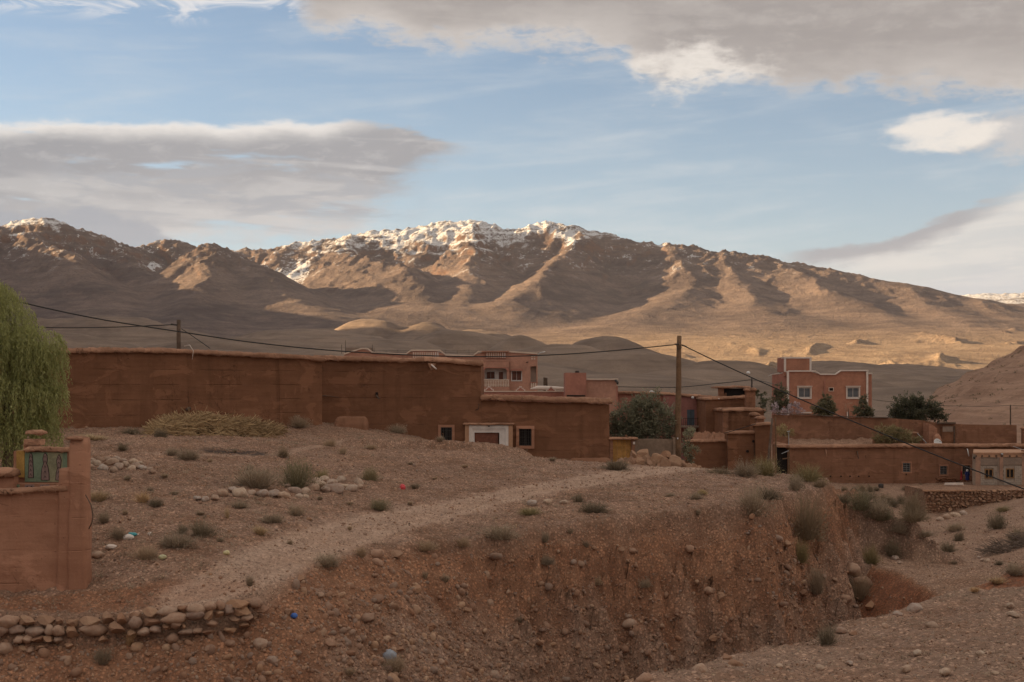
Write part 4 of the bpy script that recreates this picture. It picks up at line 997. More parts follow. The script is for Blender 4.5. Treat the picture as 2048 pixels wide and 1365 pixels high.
# ------------------------------------------------------------------ pink house with the balcony
def pink_house():
    Y = 165.0; X = lambda p: PX(p, Y); Z = lambda p: PZ(p, Y)
    t = thing('pink_house', 'pink two storey house with small balcony and curved parapet', 'house', (X(1000), Y, -5))
    prof = [(688, 709), (722, 698), (735, 698), (746, 706.5), (812, 709), (822, 701.5), (880, 701.5), (891, 710.5), (946, 712.5), (956, 704), (1018, 704), (1075, 708)]
    out = [(X(688), -5)] + [(X(p), Z(q)) for p, q in prof] + [(X(1075), -5)]
    # front wall around the loggia and the window
    lo = (X(965), X(1017), Z(779), Z(734)); wn = (X(1023), X(1043.5), Z(762), Z(742)); sl_ = (X(1061), X(1072.5), Z(765), Z(733))
    A = X(688)
    wall('wall', t, M_PINK, (A, Y), (X(1075), Y), -5, [(X(p) - A, Z(q)) for p, q in prof], 1.45, [(o[0] - A, o[1] - A, o[2], o[3]) for o in (wn, sl_)] + [(X(969) - A, X(1013) - A, Z(760), Z(736.5))], amp=0.0, res=1.2, reveal=1.3)
    wall('wall', t, M_PINK2, (X(1075), Y + 1.46), (X(1075) + .02, Y + 9), -5, Z(709), 0.3, amp=0)
    MB().box(X(690), X(1075) - .1, Y + .4, Y + 9, Z(720) - .2, Z(720)).build('roof', M_CONC, t)
    # parapet trim
    b = MB()
    for (p0, q0), (p1, q1) in zip(prof[:-1], prof[1:]):
        b.add([(X(p0), Y - .08, Z(q0) - .06), (X(p1), Y - .08, Z(q1) - .06), (X(p1), Y - .08, Z(q1) + .10), (X(p0), Y - .08, Z(q0) + .10), (X(p0), Y + .35, Z(q0) - .06), (X(p1), Y + .35, Z(q1) - .06), (X(p1), Y + .35, Z(q1) + .10), (X(p0), Y + .35, Z(q0) + .10)],
              [(0, 1, 2, 3), (7, 6, 5, 4), (3, 2, 6, 7), (0, 4, 5, 1), (0, 3, 7, 4), (1, 5, 6, 2)])
    b.build('parapet_trim', M_CREAM, t)
    # balustrade panels let into the parapet
    for a, c in ((825, 878), (972, 1012)):
        o = MB().box(X(a), X(c), Y - .05, Y + .05, Z(717), Z(704)).build('balustrade_panel', M_PINK2, t)
        n = int((c - a) / 4.2)
        for i in range(n):
            x = X(a) + (X(c) - X(a)) * (i + .5) / n; MB().box(x - .07, x + .07, Y - .11, Y - .05, Z(716), Z(705)).build('baluster', M_TRIM if i >= n - 2 else M_CREAM, o)
    # balcony: bay, slab, rail, balusters, recess with window and door
    MB().box(X(964), X(1018), Y - .5, Y + 0.0, Z(735), Z(722)).box(X(964), X(1018), Y - .45, Y, Z(704.5), Z(702.5)).box(X(963), X(1019), Y - .55, Y, Z(723.2), Z(721.5)).build('balcony_hood', M_PINK, t)
    b = MB().prism([(X(964), Z(744)), (X(964), Z(735)), (X(1018), Z(735)), (X(1018), Z(744)), (X(1014.5), Z(742)), (X(1009), Z(736.8)), (X(973), Z(736.8)), (X(967.5), Z(742))], Y - .5, Y - .3); b.build('balcony_arch', M_PINK2, t)
    MB().box(X(962), X(1019), Y - 1.1, Y + .02, Z(782), Z(774)).build('balcony_slab', M_PINK, t)
    rl = MB().box(X(962), X(1018.5), Y - 1.15, Y - .95, Z(761), Z(759.3)).build('balcony_rail', M_CREAM, t)
    for i in range(17):
        x = X(964) + (X(1017) - X(964)) * i / 16; MB().lathe([(.05, 0), (.085, .2), (.045, .45), (.075, .6), (.05, Z(761) - Z(774))], (x, Y - 1.05, Z(774)), 7).build('baluster', M_CREAM, rl, True)
    MB().box(X(969), X(1013), Y + 1.0, Y + 1.15, Z(780), Z(736)).build('recess_wall', M_WHITE, t)
    window(t, Y + .95, X(972.5), X(990), Z(758.5), Z(743), M_WHITE, M_DOOR, .06, (7, 2), 1, .08, inset=-.08)
    d = MB().box(X(996.5), X(1007), Y + .86, Y + .99, Z(774), Z(743)).build('balcony_door', M_WHITE, t); MB().box(X(997.5), X(1006), Y + .83, Y + .86, Z(772), Z(744)).build('pane', M_DOOR, d)
    for a, c in ((963, 967), (1014, 1018)): MB().box(X(a), X(c), Y - .5, Y - .2, Z(774), Z(744)).build('balcony_column', M_WHITE if a < 1000 else M_PINK, t)
    # window with awning, corner loggia, vents, lamp
    surround(t, M_WHITE, Y, wn[0] + .02, wn[1] - .02, wn[2] + .02, wn[3] - .02, .07, .05); window(t, Y, wn[0] + .02, wn[1] - .02, wn[2] + .02, wn[3] - .02, M_WHITE, M_DOOR, .05, (6, 2), 1, .08)
    MB().prism([(X(1021.5), Z(742)), (X(1046), Z(742)), (X(1045), Z(737.5)), (X(1022), Z(738.5))], Y - .55, Y - .02).build('awning', M_PINK2, t)
    MB().box(sl_[0], sl_[1], Y + 1.2, Y + 1.29, sl_[2], sl_[3]).build('loggia_wall', M_CREAM, t)
    for i in range(3):
        x = X(1063 + i * 4); MB().box(x - .08, x + .08, Y - .09, Y, Z(776), Z(766)).build('baluster', M_CREAM, t)
    MB().box(X(1060), X(1075.6), Y - .14, Y, Z(766), Z(764.6)).build('sill', M_PINK2, t)
    for i in range(2):
        for j in range(2):
            x = X(1064 + i * 5); MB().box(x - .09, x + .09, Y - .05, Y, Z(714.5 + j * 5), Z(711 + j * 5)).build('vent', M_CREAM, t)
    MB().tube([(X(1076), Y, Z(709)), (X(1080), Y - .2, Z(706.5))], .035, 6).tube([(X(1080), Y - .2, Z(706.5)), (X(1090), Y - .5, Z(703.8))], [.09, .05], 6).build('lamp', M_DISH, t, True)
    MB().tube([(X(1053), Y, Z(725)), (X(1056.5), Y - .3, Z(724.5))], .05, 6).build('wall_lamp', M_IRON, t, True)
    # unfinished block on the roof with reinforcing bars
    MB().box(X(683), X(738), Y + 4, Y + 7, -5, Z(694)).build('stair_head', M_CONC, t)
    for p in (675, 683, 738):
        MB().tube([(X(p), Y + 4, Z(706)), (X(p), Y + 4, Z(679 if p == 683 else 688))], .025, 4).build('reinforcing_bar', M_IRON, t)
    for i, p in enumerate(range(745, 960, 24)): MB().tube([(X(p), Y + 2, Z(713)), (X(p), Y + 2, Z(699 + (i % 2) * 2))], .018, 4).build('fence_post', M_IRON, t)
    for q in (700.5, 704): MB().tube([(X(742), Y + 2, Z(q)), (X(960), Y + 2, Z(q + 1))], .012, 4).build('fence_wire', M_IRON, t)
    MB().tube([(X(963.5), Y - .6, Z(768)), (X(963.5), Y - .9, Z(773.5))], [.28, .22], 8).build('water_jug', M_GREEN, t, True)
pink_house()

def terrace_wall():
    Y = 122.0; X = lambda p: PX(p, Y); Z = lambda p: PZ(p, Y)
    t = thing('terrace_wall', 'rose terrace parapet with white edged stepped merlons below the balcony', 'wall', (X(1040), Y, -5))
    MB().box(X(958), X(1132), Y, Y + .35, -5, Z(784.3)).build('wall', M_PINK2, t); MB().box(X(958), X(1132), Y - .07, Y + .4, Z(784.3), Z(782.3)).build('coping', M_CREAM, t)
    for c in (978, 1041, 1102):
        def step(k, y0, y1, m, nm, par):
            w = [(9.5, 0), (9.5, 3.2), (6, 3.2), (6, 6.2), (2.6, 6.2), (2.6, 9.2)]
            pts = [(X(c) + (X(c + a * k) - X(c)), Z(782.5 - b * k)) for a, b in w]; pts = pts + [(2 * X(c) - x, z) for x, z in reversed(pts)]
            return MB().prism(pts, y0, y1).build(nm, m, par)
        o = step(1.0, Y + .03, Y + .3, M_TRIM, 'merlon', t); step(0.78, Y - .02, Y + .03, M_PINK2, 'merlon_panel', o)
    b = thing('rolled_tarpaulin', 'rolled white tarpaulin lying along the terrace parapet', 'tarpaulin', (X(1095), Y + .2, Z(783)))
    MB().tube([(X(1061), Y + .6, Z(778.5)), (X(1075), Y + .6, Z(776)), (X(1090), Y + .6, Z(776.5)), (X(1112), Y + .6, Z(777)), (X(1130), Y + .6, Z(777.6))], [.05, .17, .19, .16, .12], 8).build('cloth', M_TRIM, b, True)
    p = thing('leaning_posts', 'two dark posts leaning together behind the terrace parapet', 'posts', (X(1094), Y + 4, -5))
    MB().tube([(X(1092), Y + 4, -5), (X(1091), Y + 4, Z(755))], .11, 6).build('post', M_POLED, p); MB().tube([(X(1100), Y + 4.3, -5), (X(1095), Y + 4.3, Z(755.5))], .11, 6).build('post', M_POLED, p)
terrace_wall()

def pink_block():
    Y = 118.0; X = lambda p: PX(p, Y); Z = lambda p: PZ(p, Y)
    t = thing('pink_house', 'flat roofed rose house with long low wall and grey blue door', 'house', (X(1250), Y, -6))
    MB().box(X(1130), X(1172), Y - .4, Y + 3, -6, Z(746)).build('water_tower', M_PINK2, t); MB().box(X(1151), X(1160), Y + 1, Y + 1.6, Z(746), Z(742), .05).build('vent_cap', M_IRON, t)
    MB().box(X(1133), X(1170), Y - .45, Y - .38, Z(793.5), Z(790.5)).build('gap', M_DARK, t)
    wall('wall', t, M_PINK, (X(1172), Y), (X(1233), Y), -6, Z(760), .35, amp=.01); MB().box(X(1171.5), X(1236), Y - .1, Y + 4, Z(760.5), Z(757.5)).build('coping', M_CREAM, t)
    MB().tube([(X(1231), Y - .1, Z(761)), (X(1235), Y - .3, Z(766)), (X(1234), Y - .3, Z(769))], .1, 6).build('wall_lamp', M_IRON, t, True)
    wall('wall', t, M_PINK2, (X(1233), Y), (X(1236.5), Y + .05), -6, Z(772), 4, amp=0)
    wall('wall', t, M_PINK2, (X(1231), Y + 1), (X(1330), Y + 1), -6, [(0, Z(787)), (8, Z(790))], .35, amp=.02, seed=51)
    wall('wall', t, M_MAUVE, (X(1328), Y + .6), (X(1430), Y + .6), -7.5, [(0, Z(791)), (6, Z(794)), (9, Z(797))], .35, [(X(1376) - X(1328), X(1391) - X(1328), Z(851), Z(820))], amp=.02, seed=52, reveal=.2)
    coping('coping', t, M_COP, (X(1231), Y + .9), (X(1424), Y + .5), [(0, Z(788.5)), (2.5, Z(789)), (5, Z(792)), (8, Z(797))], .24, .5, .12, seed=53, straw=False)
    d = MB().box(X(1376), X(1391), Y + .7, Y + .76, Z(851), Z(820)).build('door', M_BLUE, t); MB().box(X(1383.2), X(1383.8), Y + .66, Y + .7, Z(851), Z(820)).build('seam', M_IRON, d)
    MB().box(X(1318), X(1434), Y - .6, Y + .6, Z(855), Z(851.5)).build('terrace_slab', M_CONC, t)
    r = MB().box(X(1318), X(1432), Y - .55, Y - .5, Z(837.2), Z(836.3)).build('railing', M_IRON, t)
    for i in range(30): x = X(1318) + (X(1432) - X(1318)) * i / 29; MB().tube([(x, Y - .52, Z(851.5)), (x, Y - .52, Z(836.8))], .016, 4).build('bar', M_IRON, r)
    MB().tube([(X(1299), Y + .8, Z(785)), (X(1305), Y + .8, Z(783.5)), (X(1314), Y + .8, Z(785.6))], [.05, .12, .05], 6).build('cloth', M_DISH, t, True)
    for p, q in ((1306, 792), (1385, 795.5)): MB().lathe([(.01, -.1), (.11, -.07), (.11, .07), (.01, .1)], (X(p), Y - .1, Z(q)), 8).build('wall_lamp', M_DISH, t, True)
pink_block()

# ------------------------------------------------------------------ stepped adobe house in the middle distance
def adobe_house():
    t = thing('adobe_house', 'stepped brown adobe house with dark open loft left of the alley', 'house', (PX(1480, 102), 102, -6.2))
    def blk(Y, a, c, top, bot, cop, mat, seed, side=0, dep=3.0, name='wall', **k):
        X = lambda p: PX(p, Y); Z = lambda p: PZ(p, Y)
        z1 = [(0, Z(top[0])), (X(c) - X(a), Z(top[1]))] if isinstance(top, tuple) else Z(top)
        low = z1 if isinstance(z1, list) else [(0, z1), (9, z1)]
        wall(name, t, mat, (X(a), Y), (X(c), Y), Z(bot) - .6, [(s, z + .04) for s, z in low], dep, amp=.035, seed=seed, **k)
        if cop: coping('coping', t, M_COP, (X(a), Y), (X(c), Y), low, cop, dep, .13, seed=seed + 100, rag=.035, step=.18)
    blk(113, 1412, 1503, (801, 797), 860, .26, M_AD, 61, dep=6)
    # loft with its dark mouth
    Y = 114.5; X = lambda p: PX(p, Y); Z = lambda p: PZ(p, Y)
    wall('loft_wall', t, M_AD2, (X(1437), Y), (X(1502), Y), Z(800), Z(777), .35, [(X(1448) - X(1437), X(1490) - X(1437), Z(794), Z(778.3))], amp=.02, seed=62, reveal=.33)
    MB().box(X(1447), X(1491), Y + .27, Y + .31, Z(795), Z(778)).build('loft_opening', M_DARK, t)  # dark sheet set in the recess, loft shade put into its colour
    coping('loft_roof', t, M_COP, (X(1437), Y - .1), (X(1500), Y - .1), [(0, Z(777)), (1.1, Z(777)), (1.4, Z(775.5)), (2.6, Z(777))], .17, 3.5, .16, seed=63, rag=.04)
    for i, (p, h) in enumerate([(1450, 788), (1452, 786), (1484, 790), (1487, 789)]): MB().box(X(p) - .07, X(p) + .07, Y + .1, Y + .26, Z(794), Z(h), .02).build('loft_jar', M_AD2, t)
    blk(111, 1493, 1511, 782, 860, 0, M_AD2, 64, dep=.8, name='chimney'); Yc = 111
    coping('chimney_cap', t, M_COP, (PX(1491, Yc), Yc - .1), (PX(1512, Yc), Yc - .1), PZ(782, Yc), .24, .9, .06, seed=65, rag=.03, straw=False)
    blk(108, 1447, 1528, (824, 823), 900, .28, M_AD, 66, dep=5)
    blk(107.9, 1446.5, 1457, 823.5, 900, 0, M_AD2, 67, dep=.4, name='pale_corner')  # left face in the paler earth
    blk(103, 1372, 1458, (885.5, 884.5), 950, .2, M_AD, 68, dep=.5)
    blk(102, 1456, 1512, (868.5, 868), 955, .24, M_AD, 69, dep=.6); blk(101.6, 1511, 1543, (853, 851), 955, .24, M_AD, 70, dep=1.2)
    # rubble filled yard between the walls
    r = random.Random(5); V = []; nx, ny = 26, 10
    for j in range(ny):
        for i in range(nx):
            Yy = 103.6 + 4.2 * j / (ny - 1); p = 1385 + 64 * i / (nx - 1); z = PZ(884 - 22 * j / (ny - 1), Yy) + float(fbm(i * .5, j * .6, 3, 71)) * .3 - .1
            V.append((PX(p, Yy), Yy, z))
    link('rubble', mesh_np('rubble', V, grid_faces(ny, nx)), M_AD2, t)
    # little chimney on the corner tower
    Y = 102.2; X = lambda p: PX(p, Y); Z = lambda p: PZ(p, Y)
    wall('chimney', t, M_AD2, (X(1514.5), Y), (X(1527), Y), Z(852), Z(838), .7, amp=.02, seed=72); coping('chimney_cap', t, M_COP, (X(1513), Y - .05), (X(1529), Y - .05), Z(838.5), .2, .8, .07, seed=73, rag=.03, straw=False)
    wall('wall', t, M_AD, (X(1527), Y + 3), (X(1552), Y + 4.5), -8, [(0, Z(832)), (.9, Z(838))], .5, amp=.03, seed=74); coping('coping', t, M_COP, (X(1529), Y + 2.9), (X(1543), Y + 3.6), [(0, Z(834)), (.6, Z(841))], .3, .6, .1, seed=75, straw=False)
    for p, q in ((1495, 903), (1507, 883)):
        MB().tube([(PX(p, 102) - 0, 101.93, PZ(q, 102)), (PX(p, 102), 102.02, PZ(q, 102))], .10, 9).build('air_hole', M_DARK, t)
    MB().tube([(PX(1508, 102), 101.93, PZ(886, 102)), (PX(1508, 102), 101.9, PZ(914, 102))], .022, 5).build('downpipe', M_POLED, t)
    spout(t, 113, PX(1437, 113), PZ(797, 113), M_TRIM, .3, -.05, .0)
adobe_house()

def pole(name, label, p0, p1, r0, r1, mat, cat='pole', extra=None):
    t = thing(name, label, cat, p0)
    n = 6; P0 = Vector(p0); P1 = Vector(p1); pts = [P0.lerp(P1, i / n) + Vector((math.sin(i * 2.1) * .012, 0, 0)) for i in range(n + 1)]
    MB().tube(pts, [r0 + (r1 - r0) * i / n for i in range(n + 1)], 12).build('shaft', mat, t, True)
    if extra: extra(t, P0, P1)
    return t
def alley_posts():
    Y = 100.6; X = lambda p: PX(p, Y); Z = lambda p: PZ(p, Y)
    pole('leaning_pole', 'dark pole leaning against the corner of the adobe house by the alley', (X(1529.5), Y - 1.2, Z(935)), (X(1546), Y + .3, Z(838)), .1, .075, M_POLED)
    pole('upright_post', 'thin upright post at the mouth of the dark alley', (X(1552.5), Y, Z(935)), (X(1551), Y, Z(835)), .06, .05, M_POLE)
alley_posts()

# ------------------------------------------------------------------ long low house at the right
def row_house():
    Y = 150.0; X = lambda p: PX(p, Y); Z = lambda p: PZ(p, Y)
    t = thing('adobe_house', 'long low adobe house with three barred windows above the gully', 'house', (X(1780), Y, Z(968)))
    A = X(1576); op = [(X(1805.5), X(1821), Z(945), Z(926)), (X(1880), X(1894.5), Z(950), Z(932)), (X(1925), X(1941), Z(950), Z(931))]
    low = [(0, Z(897)), (X(1700) - A, Z(896.5)), (X(1850) - A, Z(895)), (X(2110) - A, Z(895))]
    wall('wall', t, M_AD2, (A, Y), (X(2110), Y), Z(985), [(s, z + .05) for s, z in low], .6, [(o[0] - A, o[1] - A, o[2], o[3]) for o in op], amp=.04, res=.8, seed=81)
    coping('coping', t, M_COP, (A, Y), (X(2110), Y), low, .40, .6, .22, seed=82, rag=.05, step=.25)
    wall('wall', t, M_AD2, (A + .02, Y + 8), (A, Y + .6), Z(985), Z(897), .5, amp=.03, seed=83); coping('coping', t, M_COP, (A - .15, Y + 7), (A, Y + .7), Z(897), .4, .6, .15, seed=84, straw=False)
    MB().box(A + .3, X(2110), Y + .7, Y + 8, Z(900) - .3, Z(900)).build('roof', M_AD2, t)
    for o in op:
        surround(t, M_AD3, Y, o[0], o[1], o[2], o[3], .12, .04); window(t, Y, o[0], o[1], o[2], o[3], M_WINW, M_DARK, .05, (5, 5), 1, .1, bmat=M_METAL)
    for p, q, m in ((1651, 899, M_COP), (1714, 903, M_POLED), (1934, 898, M_DISH)): spout(t, Y, X(p), Z(q), m, .55, -.75, .02)
    for p in (1642, 1661, 1682, 1700, 1717, 1738): MB().tube([(X(p), Y - .06, Z(953)), (X(p), Y + .02, Z(953))], .085, 7).build('putlog_hole', M_DARK, t)
    MB().tube([(X(1812), Y - .05, Z(947.5)), (X(1812), Y - .06, Z(951))], .05, 6).build('drain_hole', M_DARK, t)
    r = random.Random(8); ico = None
    for i in range(46):
        p = r.uniform(1868, 1944); q = r.uniform(957, 967); s = r.uniform(.10, .2)
        MB().lathe([(.02, -.8 * s), (s * .9, -.45 * s), (s, .1 * s), (s * .7, .6 * s), (.02, .8 * s)], (X(p), Y - .0, Z(q)), 6).build('footing_stone', M_AD, t, True)
    # lean-to doorway at the alley
    MB().box(X(1553), X(1575.5), Y - 1.0, Y + 1.0, Z(894.5), Z(890)).build('porch_beam', M_COP, t); MB().box(X(1555), X(1576), Y + .4, Y + .5, Z(960), Z(894)).build('doorway', M_DARK, t)  # doorway is a dark sheet with the inner shade in its colour
    MB().box(X(1574), X(1576.5), Y - .9, Y - .6, Z(962), Z(893)).build('porch_post', M_POLE, t)
    MB().tube([(X(1560), Y - .9, Z(907)), (X(1574), Y - .95, Z(901))], .04, 5).build('pale_rod', M_METAL, t); MB().tube([(X(1562), Y - .85, Z(917.5)), (X(1576), Y - .9, Z(915.5))], .07, 6).build('porch_rail', M_POLE, t)
    MB().tube([(X(1576.5), Y - .3, Z(897)), (X(1576), Y - .32, Z(865))], .05, 6).tube([(X(1573), Y - .3, Z(864)), (X(1579), Y - .3, Z(862.5))], .05, 6).build('chimney_pipe', M_METAL, t)
row_house()
def yard_walls():
    Y = 172.0; X = lambda p: PX(p, Y); Z = lambda p: PZ(p, Y)
    t = thing('yard_wall', 'long eroded adobe yard wall behind the low house with blocked doorway', 'wall', (X(1780), Y, Z(890)))
    wall('wall', t, M_AD2, (X(1546), Y), (X(1850), Y), Z(925), [(0, Z(830)), (5, Z(832)), (10, Z(836)), (14, Z(836.5)), (18.5, Z(842))], .6, amp=.05, res=.7, seed=91)
    wall('wall', t, M_AD2, (X(1848), Y + .4), (X(2036), Y + .4), Z(925), [(0, Z(843)), (3, Z(848)), (6, Z(850)), (11.4, Z(851))], .6, amp=.05, res=.7, seed=92)
    wall('wall', t, M_AD2, (X(2034), Y - 2), (X(2110), Y - 2), Z(925), [(0, Z(857)), (4.6, Z(862))], .6, amp=.04, res=.7, seed=93); coping('coping', t, M_COP, (X(2034), Y - 2), (X(2110), Y - 2), [(0, Z(858)), (4.6, Z(863))], .3, .6, .12, seed=94, straw=False)
    wall('stub_wall', t, M_AD3, (X(1846), Y - 2.6), (X(1862), Y - 2.6), Z(925), [(0, Z(846)), (.5, Z(850)), (.95, Z(856))], 2.9, amp=.05, seed=95)
    MB().lathe([(.5, 0), (.5, .6), (.42, 1.0), (.2, 1.3), (.01, 1.36)], (X(1858), Y - 3.3, Z(888)), 12).build('bread_oven', M_AD3, t, True)
    MB().prism([(X(1855.5), Z(882)), (X(1860.5), Z(882)), (X(1860), Z(877)), (X(1858), Z(875.5)), (X(1856), Z(877))], Y - 3.84, Y - 3.7).build('oven_mouth', M_DARK, t)
    MB().box(X(1884), X(1913), Y + .25, Y + .34, Z(890), Z(854)).build('blocked_doorway', M_AD, t); MB().box(X(1886.5), X(1907.5), Y + .2, Y + .24, Z(864), Z(853.5)).build('concrete_patch', M_CONC, t)
    MB().box(X(1908.5), X(1911), Y + .1, Y + .24, Z(890), Z(852)).build('door_post', M_POLED, t); MB().box(X(1876), X(1912), Y - .0, Y + .5, Z(848.2), Z(845.2)).build('door_beam', M_POLED, t)
    for a, c, q0, q1 in ((1546, 1581, 827.5, 829), (1581, 1642, 829.5, 831.5), (1642, 1720, 833, 834.5), (1720, 1778, 834.6, 836.5)):
        MB().add([(X(a), Y - .25, Z(q0)), (X(c), Y - .25, Z(q1)), (X(c), Y + .7, Z(q1)), (X(a), Y + .7, Z(q0)), (X(a), Y - .25, Z(q0) + .09), (X(c), Y - .25, Z(q1) + .09), (X(c), Y + .7, Z(q1) + .09), (X(a), Y + .7, Z(q0) + .09)], [(0, 1, 2, 3), (4, 7, 6, 5), (0, 4, 5, 1), (1, 5, 6, 2), (2, 6, 7, 3), (3, 7, 4, 0)]).build('roof_board', M_POLED, t)
    MB().box(X(1608), X(1616), Y - .08, Y + .02, Z(891), Z(886.5)).build('air_hole', M_DARK, t)
    s = thing('yard_shed', 'small flat roofed mud shed behind the grey shrub in the yard', 'shed', (X(1803), Y - 3, Z(888)))
    wall('wall', s, M_AD2, (X(1780), Y - 3), (X(1820), Y - 3), Z(905), [(0, Z(866)), (2.4, Z(864))], 1.4, amp=.03, seed=96)
    MB().box(X(1778), X(1822), Y - 3.2, Y - 1.5, Z(865.5), Z(863)).build('roof', M_COP, s)
    MB().tube([(X(1819), Y - 3.3, Z(865)), (X(1836), Y - 3.5, Z(884))], .045, 5).build('leaning_rod', M_METAL, s)
    # earth heaped in the yards
    for nm, lb, a, c, q0, q1, sd in (('earth_heap', 'reddish earth heaped in the yard left of the grey shrub', 1578, 1745, 878, 892, 7),):
        V = []; nx, ny = 40, 10
        for j in range(ny):
            for i in range(nx):
                Yy = Y - 12 + 11 * j / (ny - 1); p = a + (c - a) * i / (nx - 1)
                V.append((PX(p, Yy), Yy, PZ(q1 + 6 - (q1 - q0 + 6) * j / (ny - 1), Yy) + float(fbm(i * .3, j * .5, 3, sd)) * .45))
        tag(link(nm, mesh_np(nm, V, grid_faces(ny, nx)), M_EARTH), lb, 'earth heap')
yard_walls()

def orange_house():
    Y = 210.0; X = lambda p: PX(p, Y); Z = lambda p: PZ(p, Y)
    t = thing('orange_house', 'orange plastered house with white trim and rooftop tower', 'house', (X(1655), Y, -8))
    prof = [(1577, 743.5), (1630, 743.5), (1641, 750), (1671, 750), (1682, 742.5), (1736, 742.5)]
    A = X(1577); ws = [(X(1597), X(1621), Z(796), Z(775.5)), (X(1694.5), X(1718), Z(796), Z(775.5))]; sm_ = (X(1658.5), X(1666.5), Z(782), Z(776.5))
    wall('wall', t, M_ORANGE, (A, Y), (X(1736), Y), -9, [(X(p) - A, Z(q)) for p, q in prof], .4, [(o[0] - A, o[1] - A, o[2], o[3]) for o in ws + [sm_]], amp=0, res=1.5)
    # left side seen at a slant
    wall('wall', t, M_PINK2, (X(1560), Y + 7), (A + .01, Y + .02), -9, [(0, Z(749)), (4, Z(749)), (7, Z(744))], .3, amp=0, res=2)
    wall('wall', t, M_ORANGE, (X(1736) + .01, Y + .6), (X(1746), Y + .6), -9, Z(749), .4, amp=0, res=1.5)
    MB().box(A, X(1736), Y + .5, Y + 8, Z(753) - .3, Z(753)).build('roof', M_CONC, t)
    b = MB(); h = .12
    pr = prof
    for (p0, q0), (p1, q1) in zip(pr[:-1], pr[1:]):
        b.add([(X(p0), Y - .12, Z(q0) - .02), (X(p1), Y - .12, Z(q1) - .02), (X(p1), Y - .12, Z(q1) + .16), (X(p0), Y - .12, Z(q0) + .16), (X(p0), Y + .45, Z(q0) - .02), (X(p1), Y + .45, Z(q1) - .02), (X(p1), Y + .45, Z(q1) + .16), (X(p0), Y + .45, Z(q0) + .16)],
              [(0, 1, 2, 3), (7, 6, 5, 4), (3, 2, 6, 7), (0, 4, 5, 1), (0, 3, 7, 4), (1, 5, 6, 2)])
    b.add([(X(1558.5), Y + 7, Z(750)), (X(1571), Y + 3, Z(747)), (X(1577), Y - .1, Z(743.5)), (X(1558.5), Y + 7, Z(748.6)), (X(1571), Y + 3, Z(745.4)), (X(1577), Y - .1, Z(742))], [(0, 1, 4, 3), (1, 2, 5, 4)])
    b.build('parapet_trim', M_TRIM, t)
    MB().box(X(1574), X(1578), Y - .06, Y + .2, -9, Z(743.6)).build('corner_strip', M_TRIM, t); MB().box(X(1732.5), X(1736.4), Y - .06, Y + .2, -9, Z(742.6)).build('corner_strip', M_TRIM, t)
    MB().box(X(1737), X(1747), Y + .3, Y + 1.2, Z(749), Z(746.2), .1).build('roof_edge', M_TRIM, t)
    MB().box(X(1738), X(1743), Y + .53, Y + .6, Z(798), Z(771)).build('side_shutter', M_PINK2, t)
    MB().box(X(1648.2), X(1650), Y - .1, Y, Z(808), Z(761)).build('downpipe', M_PINK2, t)
    # tower
    T = Y + 1.2; XT = lambda p: PX(p, T); ZT = lambda p: PZ(p, T)
    MB().box(XT(1569), XT(1622), T, T + 4, Z(753), ZT(715.8)).build('tower', M_ORANGE, t)
    MB().box(XT(1567), XT(1623), T - .12, T + 4.1, ZT(717.5), ZT(714.6)).build('tower_trim', M_TRIM, t)
    MB().box(XT(1568.5), XT(1572), T - .08, T + .3, ZT(744), ZT(717.5)).build('tower_strip', M_TRIM, t); MB().box(XT(1619), XT(1622.6), T - .08, T + .3, ZT(744), ZT(717.5)).build('tower_strip', M_TRIM, t)
    MB().add([(XT(1564.5), T + 4, ZT(744)), (XT(1569) - .01, T, ZT(744)), (XT(1569) - .01, T, ZT(716)), (XT(1564.5), T + 4, ZT(716)), (XT(1569) + .3, T + 4, ZT(744)), (XT(1569) + .3, T + 4, ZT(716))], [(0, 1, 2, 3), (0, 3, 5, 4)]).build('tower_side', M_PINK2, t)
    for o in ws:
        surround(t, M_TRIM, Y, o[0], o[1], o[2], o[3], .16, .07); window(t, Y, o[0], o[1], o[2], o[3], M_TRIM, M_GLASS2, .12, (9, 2), 1, .1)
        MB().box(o[0] - .25, o[1] + .25, Y - .22, Y, o[3] + .14, o[3] + .24).build('window_hood', M_TRIM, t)
    surround(t, M_CREAM, Y, sm_[0], sm_[1], sm_[2], sm_[3], .08, .05); MB().box(sm_[0], sm_[1], Y + .1, Y + .16, sm_[2], sm_[3]).build('air_hole', M_DARK, t)
    MB().box(X(1602), X(1623), Y - .2, Y, Z(827), Z(824.4)).build('window_hood', M_TRIM, t); MB().box(X(1693.5), X(1696.5), Y - .2, Y, Z(836), Z(824)).build('window_hood', M_TRIM, t)
    MB().tube([(X(1560), Y + 7, Z(750)), (X(1553), Y + 7, Z(752))], .03, 5).build('roof_pipe', M_METAL, t)
orange_house()

